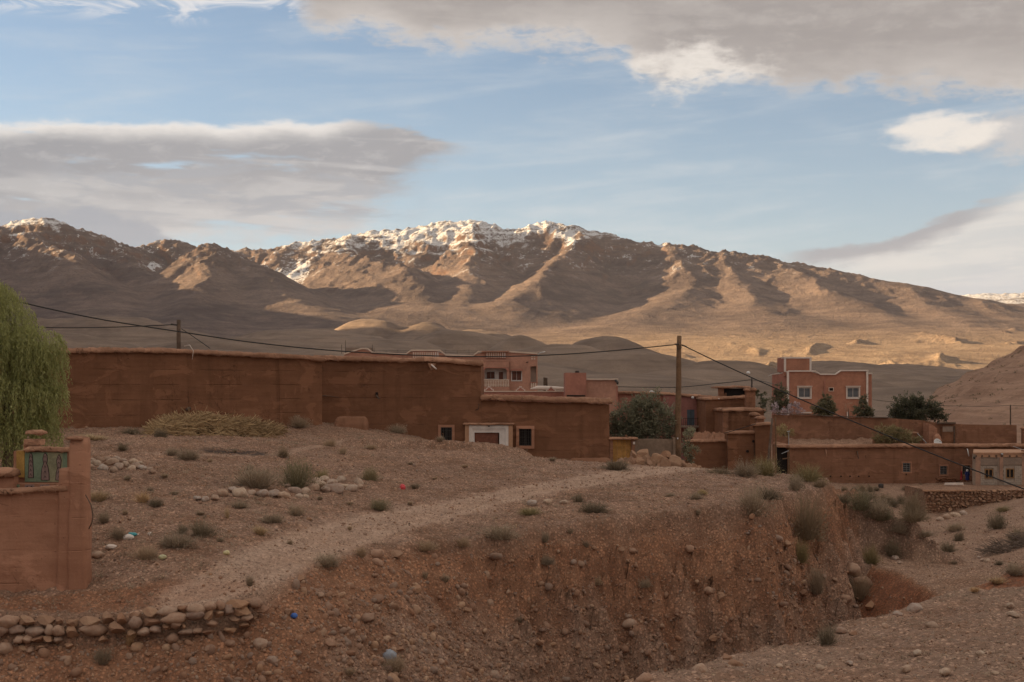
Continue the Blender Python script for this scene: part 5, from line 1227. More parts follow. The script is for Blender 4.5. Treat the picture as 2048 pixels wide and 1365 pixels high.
# ------------------------------------------------------------------ grey block house and its terrace
def block_house():
    Y = 142.0; X = lambda p: PX(p, Y); Z = lambda p: PZ(p, Y)
    t = thing('block_house', 'unplastered grey concrete block house with two wooden windows', 'house', (X(2010), Y, Z(985)))
    ops = [(X(1969.5), X(1986.5), Z(957.5), Z(938.5)), (X(2012), X(2028.5), Z(957), Z(937.5))]
    A = X(1947); wall('core_wall', t, M_MORT, (A, Y + .06), (X(2110), Y + .06), Z(995), Z(908), .3, [(o[0] - A, o[1] - A, o[2], o[3]) for o in ops], amp=0, res=1.5, reveal=.25)
    wall('side_wall', t, M_CONC, (PX(1946.5, Y + 7), Y + 7), (A, Y + .3), Z(995), Z(908), .3, amp=0, res=2)
    MB().add([(A - .05, Y - .08, Z(908)), (X(2110), Y - .08, Z(908)), (X(2110), Y + 7, Z(908)), (PX(1947, Y + 7), Y + 7, Z(908)), (A - .05, Y - .08, Z(905.5)), (X(2110), Y - .08, Z(905.5)), (X(2110), Y + 7, Z(905.5)), (PX(1947, Y + 7), Y + 7, Z(905.5))], [(0, 1, 2, 3), (4, 7, 6, 5), (0, 4, 5, 1), (1, 5, 6, 2), (2, 6, 7, 3), (3, 7, 4, 0)]).build('roof_slab', M_TAN, t)
    def col(a, c, m, q0=990, q1=908, nm='column'): MB().box(X(a), X(c), Y - .03, Y + .08, Z(q0), Z(q1)).build(nm, m, t)
    col(1945, 1951, M_CONC); col(1951, 1961, M_BRICKC, 990, 914); col(1994, 1998.5, M_CONC, 990, 915); col(1999, 2006, M_BRICKC, 962, 912); col(2044, 2050, M_BRICKC)
    MB().box(X(1951), X(2110), Y - .02, Y + .07, Z(915), Z(908)).build('ring_beam', M_TAN, t)
    MB().box(X(1961), X(1994), Y - .012, Y + .07, Z(931), Z(917.5)).build('render_patch', M_CONC, t); MB().box(X(2006), X(2044), Y - .012, Y + .07, Z(930), Z(916)).build('render_patch', M_CONC, t)
    r = random.Random(3); bh = 0.205; row = 0; z = Z(990); bw = .42; cache = {}
    while z < Z(931) - bh:
        x = X(1961) - (bw / 2 if row % 2 else 0)
        while x < X(2044):
            a = max(x, X(1961)) + .012; c = min(x + bw, X(2044)) - .012
            if c - a > .1:
                zc0 = z + .012; zc1 = z + bh - .01
                segs = [(a, c)]
                for o in ops:
                    if zc1 > o[2] - .06 and zc0 < o[3] + .06: segs = [s for g in segs for s in ((g[0], min(g[1], o[0] - .04)), (max(g[0], o[1] + .04), g[1])) if s[1] - s[0] > .05]
                for a2, c2 in segs:
                    if (c2 > X(1994) and a2 < X(2006) and zc1 < Z(962) + 3): 
                        if a2 >= X(1994) - .1 and c2 <= X(2006) + .1: continue
                    pr = r.uniform(.0, .03); MB().box(a2, c2, Y - .0 - pr, Y + .05, zc0, zc1).build('block', M_BLOCK, t)
            x += bw
        z += bh; row += 1
    for o in ops:
        window(t, Y, o[0], o[1], o[2], o[3], M_WINW, M_DARK, .09, None, 1, .1, inset=.02); 
        MB().box(o[0] + .35, o[0] + .43, Y - .0, Y + .02, o[2] + .1, o[3] - .1).build('grille', M_WINW, t)
    for p in (1952, 1964, 1978, 1992, 2004, 2019, 2033): MB().tube([(X(p), Y - .12, Z(912.5)), (X(p), Y + .05, Z(912.5))], .09, 7).build('beam_end', M_POLED, t)
    MB().lathe([(.01, -.12), (.12, -.08), (.12, .08), (.01, .12)], (X(2003), Y - .15, Z(909)), 8).build('wall_lamp', M_METAL, t, True); MB().tube([(X(1948), Y - .1, Z(914)), (X(1947.5), Y - .2, Z(917))], .1, 6).build('wall_lamp', M_IRON, t, True)
    MB().box(X(2043), X(2070), Y - .6, Y + .1, Z(903.5), Z(900.5)).build('porch_roof', M_COP, t); MB().tube([(X(2025), Y - .1, Z(893)), (X(2045), Y - .3, Z(900))], .03, 5).build('stay_rod', M_METAL, t)
block_house()
# ------------------------------------------------------------------ painted gateway at the left edge
def painted_gate():
    t = thing('painted_gateway', 'mud walled gateway with green and ochre painted panels at the left edge', 'gateway', (PX(90, 40), 40, -5.6))
    Y = 38.6; X = lambda p: PX(p, Y); Z = lambda p: PZ(p, Y)
    def blob(name, mat, Y, a, c, top, zb, dep, seed, taper=0.0, cap=0, amp=.05):
        """a hand shaped mud pier, wider at the foot"""
        x0, x1 = PX(a, Y), PX(c, Y); z1 = PZ(top, Y); V = []; n = 22; k = 14
        for i in range(n):
            q = i / (n - 1); z = zb + (z1 - zb) * q; gr = 1 + taper * (1 - q) ** 1.5
            if q > .97: gr *= .9
            for j in range(k):
                a_ = 2 * math.pi * j / k; ex = 0.32; cx = math.copysign(abs(math.cos(a_)) ** ex, math.cos(a_)); cy = math.copysign(abs(math.sin(a_)) ** ex, math.sin(a_))
                w = float(fbm(cx * 1.2 + z * .9 + seed, cy * 1.2 + z * .5, 3, seed)) * amp
                V.append(((x0 + x1) / 2 + cx * (x1 - x0) / 2 * gr + w * cx, Y + dep / 2 + cy * dep / 2 * gr + w * cy, z))
        Fc = [(i * k + j, i * k + (j + 1) % k, (i + 1) * k + (j + 1) % k, (i + 1) * k + j) for i in range(n - 1) for j in range(k)] + [tuple((n - 1) * k + j for j in range(k))]
        return MB().add(V, Fc).build(name, mat, t, True)
    wall('front_wall', t, M_AD3, (X(-60), Y), (X(150), Y), -6.6, [(0, Z(990)), (.9, Z(989)), (X(130) - X(-60), Z(981)), (X(150) - X(-60), Z(982))], .45, amp=.05, res=.22, seed=111)
    coping('coping', t, M_COP, (X(-60), Y - .02), (X(132), Y - .02), [(0, Z(991)), (.8, Z(990)), (X(132) - X(-60), Z(982))], .15, .45, .08, seed=112, rag=.03, step=.06)
    blob('pier', M_AD3, Y - .1, 136, 170, 877, -6.6, .62, 113, .28)
    coping('pier_cap', t, M_COP, (X(137), Y - .12), (X(164), Y - .12), Z(879), .09, .5, .06, seed=114, rag=.02, step=.06)
    blob('buttress', M_AD3, Y - .06, 114, 150, 938, -6.6, .6, 115, .12)
    # painted wall behind
    Y2 = 42.0; X2 = lambda p: PX(p, Y2); Z2 = lambda p: PZ(p, Y2)
    wall('back_wall', t, M_AD3, (X2(26), Y2), (X2(139), Y2), -6, [(0, Z2(903)), (X2(50) - X2(26), Z2(901)), (X2(139) - X2(26), Z2(904))], .4, amp=.0, res=.3, seed=116)
    coping('coping', t, M_COP, (X2(54), Y2 - .03), (X2(133), Y2 - .03), [(0, Z2(903)), (.6, Z2(903.5)), (1.2, Z2(905))], .15, .4, .08, seed=117, rag=.03, step=.05)
    blob('pillar', M_AD3, Y2 + .35, 46, 74, 880, -6, .42, 118, .0); coping('pillar_cap', t, M_COP, (X2(47), Y2 + .35), (X2(74), Y2 + .35), Z2(870), .13, .42, .06, seed=119, rag=.03, step=.05)
    blob('pillar_head', M_COP, Y2 + .3, 46, 80, 879, Z2(892), .5, 120, .05)
    pan = MB().box(X2(50.5), X2(134), Y2 - .04, Y2 + .02, Z2(964), Z2(905)).build('green_panel', M_GREEN, t)
    MB().box(X2(96), X2(126), Y2 - .044, Y2 - .02, Z2(964), Z2(905)).build('faded_patch', M_OLIVE, pan)
    MB().box(X2(34), X2(50), Y2 - .05, Y2 + .02, Z2(955), Z2(902)).build('ochre_panel', M_YEL, t)
    def motif(cx, prof, w=1.0):
        L_ = [(X2(cx - h * w), Z2(y)) for y, h in prof]; Rr = [(X2(cx + h * w), Z2(y)) for y, h in reversed(prof)]
        o = MB().prism(L_ + Rr, Y2 - .056, Y2 - .03).build('painted_motif', M_BLACK, t)
        L_ = [(X2(cx - max(h - 1.3, .25) * w), Z2(y + (1.6 if i == 0 else 0) - (1.0 if i == len(prof) - 1 else 0))) for i, (y, h) in enumerate(prof)]; Rr = [(2 * X2(cx) - x, z) for x, z in reversed(L_)]
        MB().prism(L_ + Rr, Y2 - .064, Y2 - .05).build('motif_fill', M_MOTIF, o)
        for k in range(5):   # lozenges and chevrons
            y = prof[0][0] + 7 + k * (prof[-1][0] - prof[0][0] - 9) / 4.6; hh = 2.2 * w
            MB().prism([(X2(cx - hh), Z2(y + 3)), (X2(cx), Z2(y - 2)), (X2(cx + hh), Z2(y + 3)), (X2(cx + hh), Z2(y + 4.3)), (X2(cx), Z2(y - .4)), (X2(cx - hh), Z2(y + 4.3))], Y2 - .072, Y2 - .06).build('chevron', M_BLACK, o)
    motif(63, [(905.5, .6), (911, 3.2), (920, 4.2), (930, 4.6), (945, 5.4), (956, 5.8)])
    motif(91.5, [(905.5, .6), (911, 4.0), (919, 5.2), (927, 3.6), (935, 6.4), (948, 8.4), (961, 8.6)])
    motif(119, [(909, .6), (914, 3.4), (921, 5.2), (928, 4.6), (936, 3.6), (946, 6.0), (961, 7.2)])
    # ledge under the panel with small painted squares
    MB().box(X2(30), X2(136), Y2 - .5, Y2 - .05, -6, Z2(965.5)).build('ledge', M_AD3, t)
    for a, m in ((33, M_GREEN), (62, M_MOTIF), (92, M_MOTIF)):
        o = MB().box(X2(a), X2(a + 18), Y2 - .53, Y2 - .49, Z2(985), Z2(967)).build('ledge_panel', m, t)
        for q in (a + 5, a + 13): MB().prism([(X2(q - 3), Z2(985)), (X2(q - 3), Z2(973)), (X2(q), Z2(969)), (X2(q + 3), Z2(973)), (X2(q + 3), Z2(985)), (X2(q + 1.8), Z2(985)), (X2(q + 1.8), Z2(974)), (X2(q), Z2(971)), (X2(q - 1.8), Z2(974)), (X2(q - 1.8), Z2(985))], Y2 - .54, Y2 - .52).build('arch_mark', M_BLACK, o)
    # low wall further left
    Y3 = 41.2; X3 = lambda p: PX(p, Y3); Z3 = lambda p: PZ(p, Y3)
    wall('low_wall', t, M_AD3, (X3(-60), Y3), (X3(27), Y3), -6, Z3(952), .4, amp=.03, res=.25, seed=121); coping('coping', t, M_COP, (X3(-60), Y3), (X3(26), Y3), Z3(953), .24, .4, .08, seed=122, rag=.03, step=.06)
    # bent branch leaning at the pier
    MB().tube([at(171, 990, 38.2), at(182, 1010, 38.0), at(186, 1030, 38.0), at(184, 1045, 38.1), at(178, 1058, 38.3)], [.012, .018, .02, .02, .015], 6).build('bent_branch', M_POLED, t, True)
painted_gate()

# ------------------------------------------------------------------ poles and cables
def main_pole():
    def ex(t, p0, p1):
        MB().tube([(p1.x - .32, p1.y - .2, p1.z - .52), (p1.x - .05, p1.y - .22, p1.z - .52)], .05, 6).build('insulator', M_IRON, t); MB().tube([(p1.x + .1, p1.y - .22, p1.z - .56), (p1.x + .42, p1.y - .25, p1.z - .66)], .045, 6).build('insulator', M_IRON, t)
        MB().tube([(p1.x - .2, p1.y - .2, p1.z - .55), (p1.x - .12, p1.y - .24, p1.z - .85), (p1.x + .1, p1.y - .24, p1.z - .75), (p1.x + .16, p1.y - .2, p1.z - .56)], .018, 5).build('cable_loop', M_WIRE, t)
        MB().lathe([(.01, -.05), (.04, -.03), (.04, .03), (.01, .05)], (p0.x - .0, p0.y - .24, PZ(877, 86)), 8).build('white_tag', M_DISH, t)
    z0 = G(PX(1355, 86), 86) - .3
    pole('utility_pole', 'tall weathered wooden utility pole beside the rock pile', (PX(1354.5, 86), 86, z0), (PX(1358.5, 86), 86, PZ(672, 86)), .225, .135, M_POLE, extra=ex)
    def ex2(t, p0, p1): MB().tube([(p1.x - .06, p1.y - .12, p1.z - .3), (p1.x - .4, p1.y - .2, p1.z - .25)], .04, 6).build('insulator', M_IRON, t)
    pole('utility_pole', 'short dark utility pole rising behind the long left wall', (PX(358, 80), 80, -3), (PX(357.5, 80), 80, PZ(640, 80)), .13, .115, M_POLED, extra=ex2)
    pole('fence_pole', 'thin dark pole on the hillside behind the right yard wall', (PX(2021, 178), 178, PZ(860, 178)), (PX(2021, 178), 178, PZ(810, 178)), .09, .08, M_POLED)
    def lamp(t, p0, p1):
        MB().tube([p1 - Vector((0, 0, .25)), p1 + Vector((-.2, -.1, .25))], .02, 5).build('arm', M_METAL, t); MB().lathe([(.02, -.12), (.17, -.05), (.14, .08), (.02, .14)], p1 + Vector((-.3, -.15, .42)), 9).build('lamp_head', M_DISH, t, True)
    pole('lamp_post', 'short black lamp post with white lamp above the open loft', (PX(1504, 111.4), 111.4, PZ(779, 111.4)), (PX(1503.5, 111.4), 111.4, PZ(757, 111.4)), .06, .06, M_IRON, 'lamp', lamp)
main_pole()
def cable(label, pts, r=.028, name='overhead_cable'):
    """smooth line through (px, py, Y) stations"""
    P = [at(*p) for p in pts]; out = []
    for i in range(len(P) - 1):
        a = P[max(i - 1, 0)]; b = P[i]; c = P[i + 1]; d = P[min(i + 2, len(P) - 1)]
        for k in range(8):
            t = k / 8; out.append(0.5 * ((2 * b) + (c - a) * t + (2 * a - 5 * b + 4 * c - d) * t * t + (-a + 3 * b - 3 * c + d) * t ** 3))
    out.append(P[-1]); tag(MB().tube(out, r, 5).build(name, M_WIRE, None, True), label, 'cable', 'overhead cables')
cable('black cable sagging from the tall pole across the house roofs to the left edge', [(-220, 540, 64), (20, 600, 68), (190, 637, 71), (360, 664, 74), (520, 687, 76), (700, 704, 78.5), (900, 713, 81), (1060, 712, 82.5), (1200, 704, 84), (1348, 690, 85.8)], .032)
cable('black cable dropping from the tall pole down to the right edge', [(1368, 692, 85.7), (1430, 722, 85), (1520, 763, 83), (1620, 807, 80), (1720, 849, 77), (1850, 902, 73), (1960, 945, 69), (2060, 983, 66), (2260, 1060, 60)], .034)
cable('thin cable running level from the short pole behind the tree', [(-200, 668, 76), (30, 655, 77), (120, 656, 78), (220, 655, 79), (345, 650, 79.8)], .026)
cable('short cable slanting from the short pole down behind the long wall', [(363, 658, 79.9), (390, 676, 81), (420, 697, 83)], .022)
cable('thin cable between the rose house and the lamp post', [(1236, 774, 118), (1350, 775, 115), (1430, 768, 113), (1503, 760, 111.4)], .028)
cable('thin cable from the lamp post towards the orange house', [(1504, 760, 111.4), (1530, 764, 140), (1562, 772, 205)], .03)
cable('faint cable from the orange house to the hillside pole', [(1746, 800, 209), (1850, 810, 195), (1950, 813, 185), (2021, 812, 178), (2120, 813, 175)], .03)
cable('thin stay wire along the stepped adobe house front', [(1448, 867, 101.3), (1480, 858, 101), (1512, 848, 100.9)], .025, 'stay_wire')

# ------------------------------------------------------------------ stones
def ico_np(sub):
    bm = bmesh.new(); bmesh.ops.create_icosphere(bm, subdivisions=sub, radius=1.0); bm.verts.index_update()
    v = np.array([q.co[:] for q in bm.verts]); f = np.array([[q.index for q in p.verts] for p in bm.faces]); bm.free(); return v, f
ICO1, ICO1F = ico_np(1); ICO2, ICO2F = ico_np(2); ICO3, ICO3F = ico_np(3)
def rock_mesh(name, seed, angular):
    v = ICO3.copy(); r = np.random.default_rng(seed)
    if angular:
        for _ in range(15):     # knock flat faces off
            n = r.normal(size=3); n /= np.linalg.norm(n); d = r.uniform(.42, .78); q = v @ n; v = v - np.where(q > d, q - d, 0)[:, None] * n
    else:
        for _ in range(5):
            n = r.normal(size=3); n /= np.linalg.norm(n); d = r.uniform(.66, .9); q = v @ n; v = v - np.where(q > d, (q - d) * .8, 0)[:, None] * n
    k = .10 if angular else .26
    if angular: v = v / np.abs(v).max() * 1.0
    f = 1 + k * (.4 if angular else 1) * fbm(v[:, 0] * 1.4 + seed, v[:, 1] * 1.4 + v[:, 2] * .9, 3, seed) + (.05 * fbm(v[:, 0] * 5 + seed, v[:, 2] * 5 + v[:, 1], 2, seed))
    return mesh_np(name, v * f[:, None], ICO3F, not angular)
M_ROCK = stonemat('rock_tan', [(0.35, 0.20, 0.115), (0.42, 0.265, 0.165), (0.30, 0.16, 0.092), (0.38, 0.27, 0.195)], False)
M_ROCKG = stonemat('river_stone', [(0.40, 0.255, 0.175), (0.34, 0.255, 0.205), (0.46, 0.325, 0.235), (0.37, 0.215, 0.14), (0.27, 0.225, 0.195)], False)
M_GRAVEL = stonemat('gravel_stone', [(0.36, 0.21, 0.125), (0.50, 0.33, 0.215), (0.27, 0.21, 0.17), (0.35, 0.185, 0.105), (0.58, 0.42, 0.29), (0.21, 0.16, 0.13)], True)
RA = [rock_mesh('angular_rock', 900 + i, True) for i in range(6)]; RB = [rock_mesh('round_stone', 950 + i, False) for i in range(6)]
M_PALE = stonemat('pale_stone', [(0.55, 0.42, 0.31), (0.60, 0.49, 0.385), (0.48, 0.335, 0.235), (0.46, 0.40, 0.35), (0.58, 0.455, 0.335)], False)
RC = [q.copy() for q in RB]
for q in RC: q.materials.append(M_PALE)
for q in RA: q.materials.append(M_ROCK)
for q in RB: q.materials.append(M_ROCKG)
def stone(me, loc, sc, name='stone', parent=None, rz=None, tilt=.25, r=rnd):
    o = bpy.data.objects.new(name, me); COL.objects.link(o); o.location = loc; o.scale = sc if isinstance(sc, (tuple, list)) else (sc, sc, sc)
    o.rotation_euler = (r.uniform(-tilt, tilt), r.uniform(-tilt, tilt), r.uniform(0, 6.28) if rz is None else rz)
    if parent: o.parent = parent; o.matrix_parent_inverse = Matrix.Translation(-parent.location)
    return o
def dry_wall():
    t = thing('dry_stone_wall', 'low dry stone retaining wall along the bank at lower left', 'wall', (PX(250, 36), 36, -6.4))
    r = random.Random(12); top = [(-60, 1232), (0, 1232), (150, 1229), (300, 1214), (400, 1203), (520, 1190)]; bot = [(-60, 1284), (0, 1284), (200, 1286), (300, 1264), (400, 1252), (520, 1236)]; Yl = [(-60, 35.6), (250, 35.85), (400, 36.1), (500, 36.75), (520, 37)]
    f = lambda tb, p: float(np.interp(p, [q[0] for q in tb], [q[1] for q in tb]))
    for row in range(4):
        p = -60.0
        while p < 505:
            w = r.choice((18, 24, 30, 34, 40, 46)) * r.uniform(.9, 1.1) * (.62 if row >= 2 else 1); y0, y1 = f(top, p), f(bot, p); hh = (y1 - y0) / 2.5
            if row >= 2 and r.random() < .4: p += w; continue
            if row == 3 and (p < 10 or 130 < p < 250): p += w; continue
            Y = f(Yl, p) - .04 - .06 * row + r.uniform(-.06, .05); c = at(p + w / 2, y0 + hh * (.62 + row * .80) + r.uniform(-4, 4), Y); s = Y / F
            stone(r.choice(RA if r.random() < .6 else RB), c, (w * s * .56, .2, hh * s * (r.uniform(.5, .64) if row < 2 else r.uniform(.28, .42))), 'stone', t, r.uniform(-.4, .4), .18, r); p += w * .97
dry_wall()
def terrace():
    Y = 135.0; X = lambda p: PX(p, Y); Z = lambda p: PZ(p, Y)
    t = thing('stone_terrace_wall', 'rough stone terrace wall below the concrete block house', 'wall', (X(1950), Y, Z(1020)))
    MB().box(X(1850), X(2100), Y + .12, Y + 7, Z(1048), Z(981)).build('terrace_fill', M_EARTH, t); MB().box(X(1846), X(1956), Y - .15, Y + .25, Z(983.2), Z(980.4)).build('terrace_edge', M_TAN, t)
    r = random.Random(22); row = 0; z = Z(1034)
    while z < Z(984):
        h = r.uniform(.20, .34); x = X(1850) + r.uniform(0, .2)
        while x < X(2072):
            w = r.uniform(.18, .55); zb = Z(np.interp(1024 + x * F / Y, [1850, 1920, 1990, 2072], [1034, 1022, 1008, 1000]))
            if z + h > zb:
                o = stone(r.choice(RA), (x + w / 2, Y + .02 + r.uniform(-.1, .1), z + h / 2 + r.uniform(-.07, .07)), (w * .54, .22, h * r.uniform(.45, .68)), 'stone', t, r.uniform(-.5, .5), .35, r)
            x += w
        z += h * .93; row += 1
    MB().box(X(1852), X(1935), Y - 2.6, Y - .6, Z(1052), Z(1033)).build('lower_step', M_CONC, t)
terrace()
def rock_pile():
    r = random.Random(31)
    spots = [(1243, 936, 22), (1262, 938, 26), (1281, 936, 30), (1304, 938, 30), (1327, 936, 28), (1349, 938, 30), (1368, 940, 26), (1385, 943, 22), (1272, 922, 26), (1293, 920, 28), (1315, 922, 26), (1338, 922, 26), (1358, 928, 22), (1266, 910, 20), (1285, 908, 26), (1306, 926, 22), (1250, 926, 18), (1330, 912, 20), (1318, 932, 18), (1298, 944, 18), (1340, 944, 18), (1255, 944, 16), (1277, 944, 14), (1375, 946, 16), (1400, 941, 16)]
    lbr = nth('angular tan rock in the heap by the utility pole', spots)
    for i, (p, q, w) in enumerate(spots):
        Y = 81.5 + r.uniform(-.5, .5) + (945 - q) * .02; c = at(p, q, Y); s = w * Y / F * .58; c.z = max(c.z, G(c.x, c.y) + s * .25)
        tag(stone(RA[i % 6], c, (s * r.uniform(.9, 1.15), s * .95, s * r.uniform(.8, 1.1)), 'rock', None, None, .8, r), lbr[i], 'rock', 'rocks heaped by the utility pole')
    def scatter(lb, grp, lst, meshes, cat='stone', flat=.75):
        lbs = nth(lb, lst) if isinstance(lb, str) else lb
        for i, (p, q, w) in enumerate(lst):
            g = hit(p, q); s = w * g.y / F * .5
            tag(stone((meshes + RA)[(i * 5) % 12] if w > 17 and meshes is RB else meshes[i % 6], g + Vector((0, 0, s * (.3 if meshes is RC else .12))), (s * r.uniform(1.0, 1.25), s * .9, s * flat * r.uniform(.7, 1.05)), 'boulder' if w > 24 else 'stone', None, None, .3, r), lbs[i], cat, grp)
    L1 = [(445, 992, 26), (466, 984, 22), (482, 994, 34), (505, 990, 20), (527, 992, 26), (548, 993, 28), (567, 996, 26), (590, 986, 24), (612, 988, 26), (628, 980, 24), (640, 974, 28), (652, 984, 24), (668, 984, 34), (688, 978, 22), (702, 982, 26), (664, 970, 24), (682, 964, 20), (430, 1000, 18), (410, 1003, 18), (395, 1000, 16), (633, 965, 18), (650, 962, 22), (716, 968, 22), (612, 998, 18), (720, 976, 16), (575, 976, 18), (598, 996, 16)]
    scatter('pale stone in the row below the large grey shrub', 'stones in the row below the large shrub', L1, RC)
    L2 = [(175, 938, 26), (192, 932, 22), (205, 940, 22), (222, 930, 26), (238, 938, 24), (252, 934, 22), (262, 942, 20), (200, 924, 18), (214, 922, 18), (232, 922, 18), (246, 926, 20), (272, 936, 20), (285, 940, 22), (185, 924, 16), (298, 942, 16), (266, 928, 20), (280, 930, 16), (228, 944, 18), (305, 946, 14)]
    scatter('pale stone in the cluster behind the painted gateway', 'stones clustered behind the painted gateway', L2, RC)
    scatter(['leftmost of three pale stones in a row beside the track', 'grey middle stone of three in a row beside the track', 'rightmost of three pale stones in a row beside the track'], 'three stones in a row', [(1063, 1010, 19), (1095, 1009, 21), (1129, 1008, 18)], RC)
    scatter(['reddish boulder at the foot of the painted gateway pier', 'brown boulder on the track edge beside a dry shrub', 'orange boulder on the track edge right of two others', 'grey topped boulder just below the track edge', 'rounded boulder at the right end of the dry stone wall', 'pale round stone beside a shrub near the teal bottle', 'tan stone beside the track left of the yellow bag'], None, [(196, 1112, 28), (752, 1112, 30), (790, 1112, 30), (755, 1128, 28), (492, 1214, 34), (380, 1070, 24), (620, 1040, 18)], RB)
    L3 = [(1725, 1180, 40), (1705, 1145, 36), (1740, 1215, 26), (1680, 1265, 26), (1705, 1270, 22), (1690, 1220, 22), (1458, 1320, 32), (1475, 1335, 36), (1400, 1342, 30), (1610, 1190, 22), (1555, 1080, 24), (1575, 1090, 24), (1288, 1362, 36), (1418, 1186, 24), (1440, 1195, 22), (1260, 1250, 26), (1425, 1285, 24), (1380, 1100, 20)]
    scatter('large stone lodged in the steep right bank', 'stones lodged in the steep right bank', L3, RB, 'boulder', .85)
    L4 = [(520, 1292, 32), (660, 1290, 26), (690, 1210, 30), (735, 1240, 34), (830, 1182, 30), (755, 1200, 28), (575, 1225, 30), (860, 1255, 20), (640, 1192, 20), (930, 1225, 22), (545, 1325, 22), (800, 1300, 22), (345, 1280, 28), (460, 1290, 24), (600, 1160, 24), (10, 1300, 34), (1240, 1105, 24), (1265, 1110, 20), (980, 1160, 20), (1080, 1290, 22), (420, 1300, 22), (300, 1310, 20), (130, 1320, 18), (700, 1330, 20), (880, 1330, 20)]
    scatter('rounded stone half buried in the earth bank', 'stones half buried in the earth bank', L4, RB, 'boulder', .8)
    L5 = [(1830, 1225, 36), (1795, 1232, 20), (2022, 1216, 16), (2026, 1234, 24), (1865, 1255, 22), (1815, 1345, 22), (1890, 1350, 26), (1835, 1310, 20), (1725, 1318, 18), (1700, 1330, 16), (1960, 1310, 18), (1640, 1340, 18), (1990, 1350, 16), (1770, 1256, 18), (1560, 1335, 16)]
    scatter('pale stone lying on the near slope at lower right', 'stones on the near slope', L5, RC)
    L6 = [(1893, 1037, 18), (1912, 1034, 18), (1880, 1042, 14), (1928, 1030, 16), (1965, 1122, 10), (1975, 1124, 12), (1958, 1118, 10), (1790, 1120, 16), (1797, 1128, 14)]
    scatter('small pale stone on the slope below the terrace wall', 'stones below the terrace wall', L6, RC)
rock_pile()
def gravel(name, pts, rad, seed, big=False, flat=.7):
    """many loose stones as one mass"""
    r = np.random.default_rng(seed); B, Bf = (ICO2, ICO2F) if big else (ICO1, ICO1F); n = len(pts)
    q = r.normal(size=(n, 4)); q /= np.linalg.norm(q, axis=1)[:, None]; w, x, y, z = q.T
    Rm = np.stack([1 - 2 * (y * y + z * z), 2 * (x * y - z * w), 2 * (x * z + y * w), 2 * (x * y + z * w), 1 - 2 * (x * x + z * z), 2 * (y * z - x * w), 2 * (x * z - y * w), 2 * (y * z + x * w), 1 - 2 * (x * x + y * y)], -1).reshape(n, 3, 3)
    sc = rad[:, None] * r.uniform([.75, .6, .45], [1.3, 1.0, .8], (n, 3))
    v = B[None] * sc[:, None, :] * (1 + r.uniform(-.12, .12, (n, len(B), 1))); v = np.einsum('nij,nkj->nki', Rm, v) + pts[:, None, :]
    f = (Bf[None] + (np.arange(n) * len(B))[:, None, None]).reshape(-1, 3)
    c = np.repeat(r.uniform(0, 1, (n, 2)), len(B), 0); c = np.c_[c, c[:, :1]]
    o = link(name, mesh_np(name, v.reshape(-1, 3), f, True, c), M_GRAVEL); return tag(o, kind='stuff')
def make_gravel():
    r = np.random.default_rng(77)
    def samp(n, px0, px1, y0, y1, want, dens=None):
        Y = r.uniform(y0, y1, n); p = r.uniform(px0, px1, n); x = (p - 1024) * Y / F; z, M = ground(x, Y, True)
        k = want(M); 
        if dens is not None: k &= r.uniform(0, 1, n) < dens(x, Y, M)
        return np.c_[x, Y, z][k]
    # cobbles of the bank, thick low down, sparse in the red upper earth
    d = lambda x, Y, M: np.clip(.22 + .5 * sstep(.9, 2.6, M['d'] + fbm(x * .6, Y * .6, 3, 7) * 1.2) + .35 * fbm(x * .4, Y * .4, 3, 8) + .3 * sstep(1300, 1500, M['px']), .05, 1)
    P = samp(120000, -40, 1800, 31, 62, lambda M: (M['bank'] > .4) & ~M['near'], d); rad = .035 + .11 * r.beta(1.1, 5.0, len(P))
    gravel('bank_cobbles', P - np.c_[rad * 0, rad * 0, rad * .15], rad, 1)
    P = samp(7000, -40, 1780, 31, 62, lambda M: (M['bank'] > .6) & ~M['near'], d); rad = .10 + .13 * r.beta(1.1, 3.5, len(P)); gravel('bank_boulders', P, rad, 2, True)
    P = samp(40000, -60, 1700, 36, 84, lambda M: M['ins'], lambda x, Y, M: np.clip(.45 + .9 * fbm(x * .35, Y * .35, 3, 9), .03, 1)); rad = .02 + .11 * r.beta(1.0, 6, len(P)); gravel('loose_stones', P, rad, 3)
    P = samp(9000, 1180, 2090, 18, 42, lambda M: M['near'], lambda x, Y, M: np.clip(.4 + .9 * fbm(x * .5, Y * .5, 3, 10), .05, 1)); rad = .012 + .05 * r.beta(1.1, 6, len(P)); gravel('near_pebbles', P, rad, 4)
    P = samp(6000, 1640, 2100, 54, 130, lambda M: M['low'], lambda x, Y, M: np.clip(.4 + .9 * fbm(x * .2, Y * .2, 3, 11), .05, 1)); rad = .03 + .12 * r.beta(1.1, 6, len(P)); gravel('slope_stones', P, rad, 5)
make_gravel()

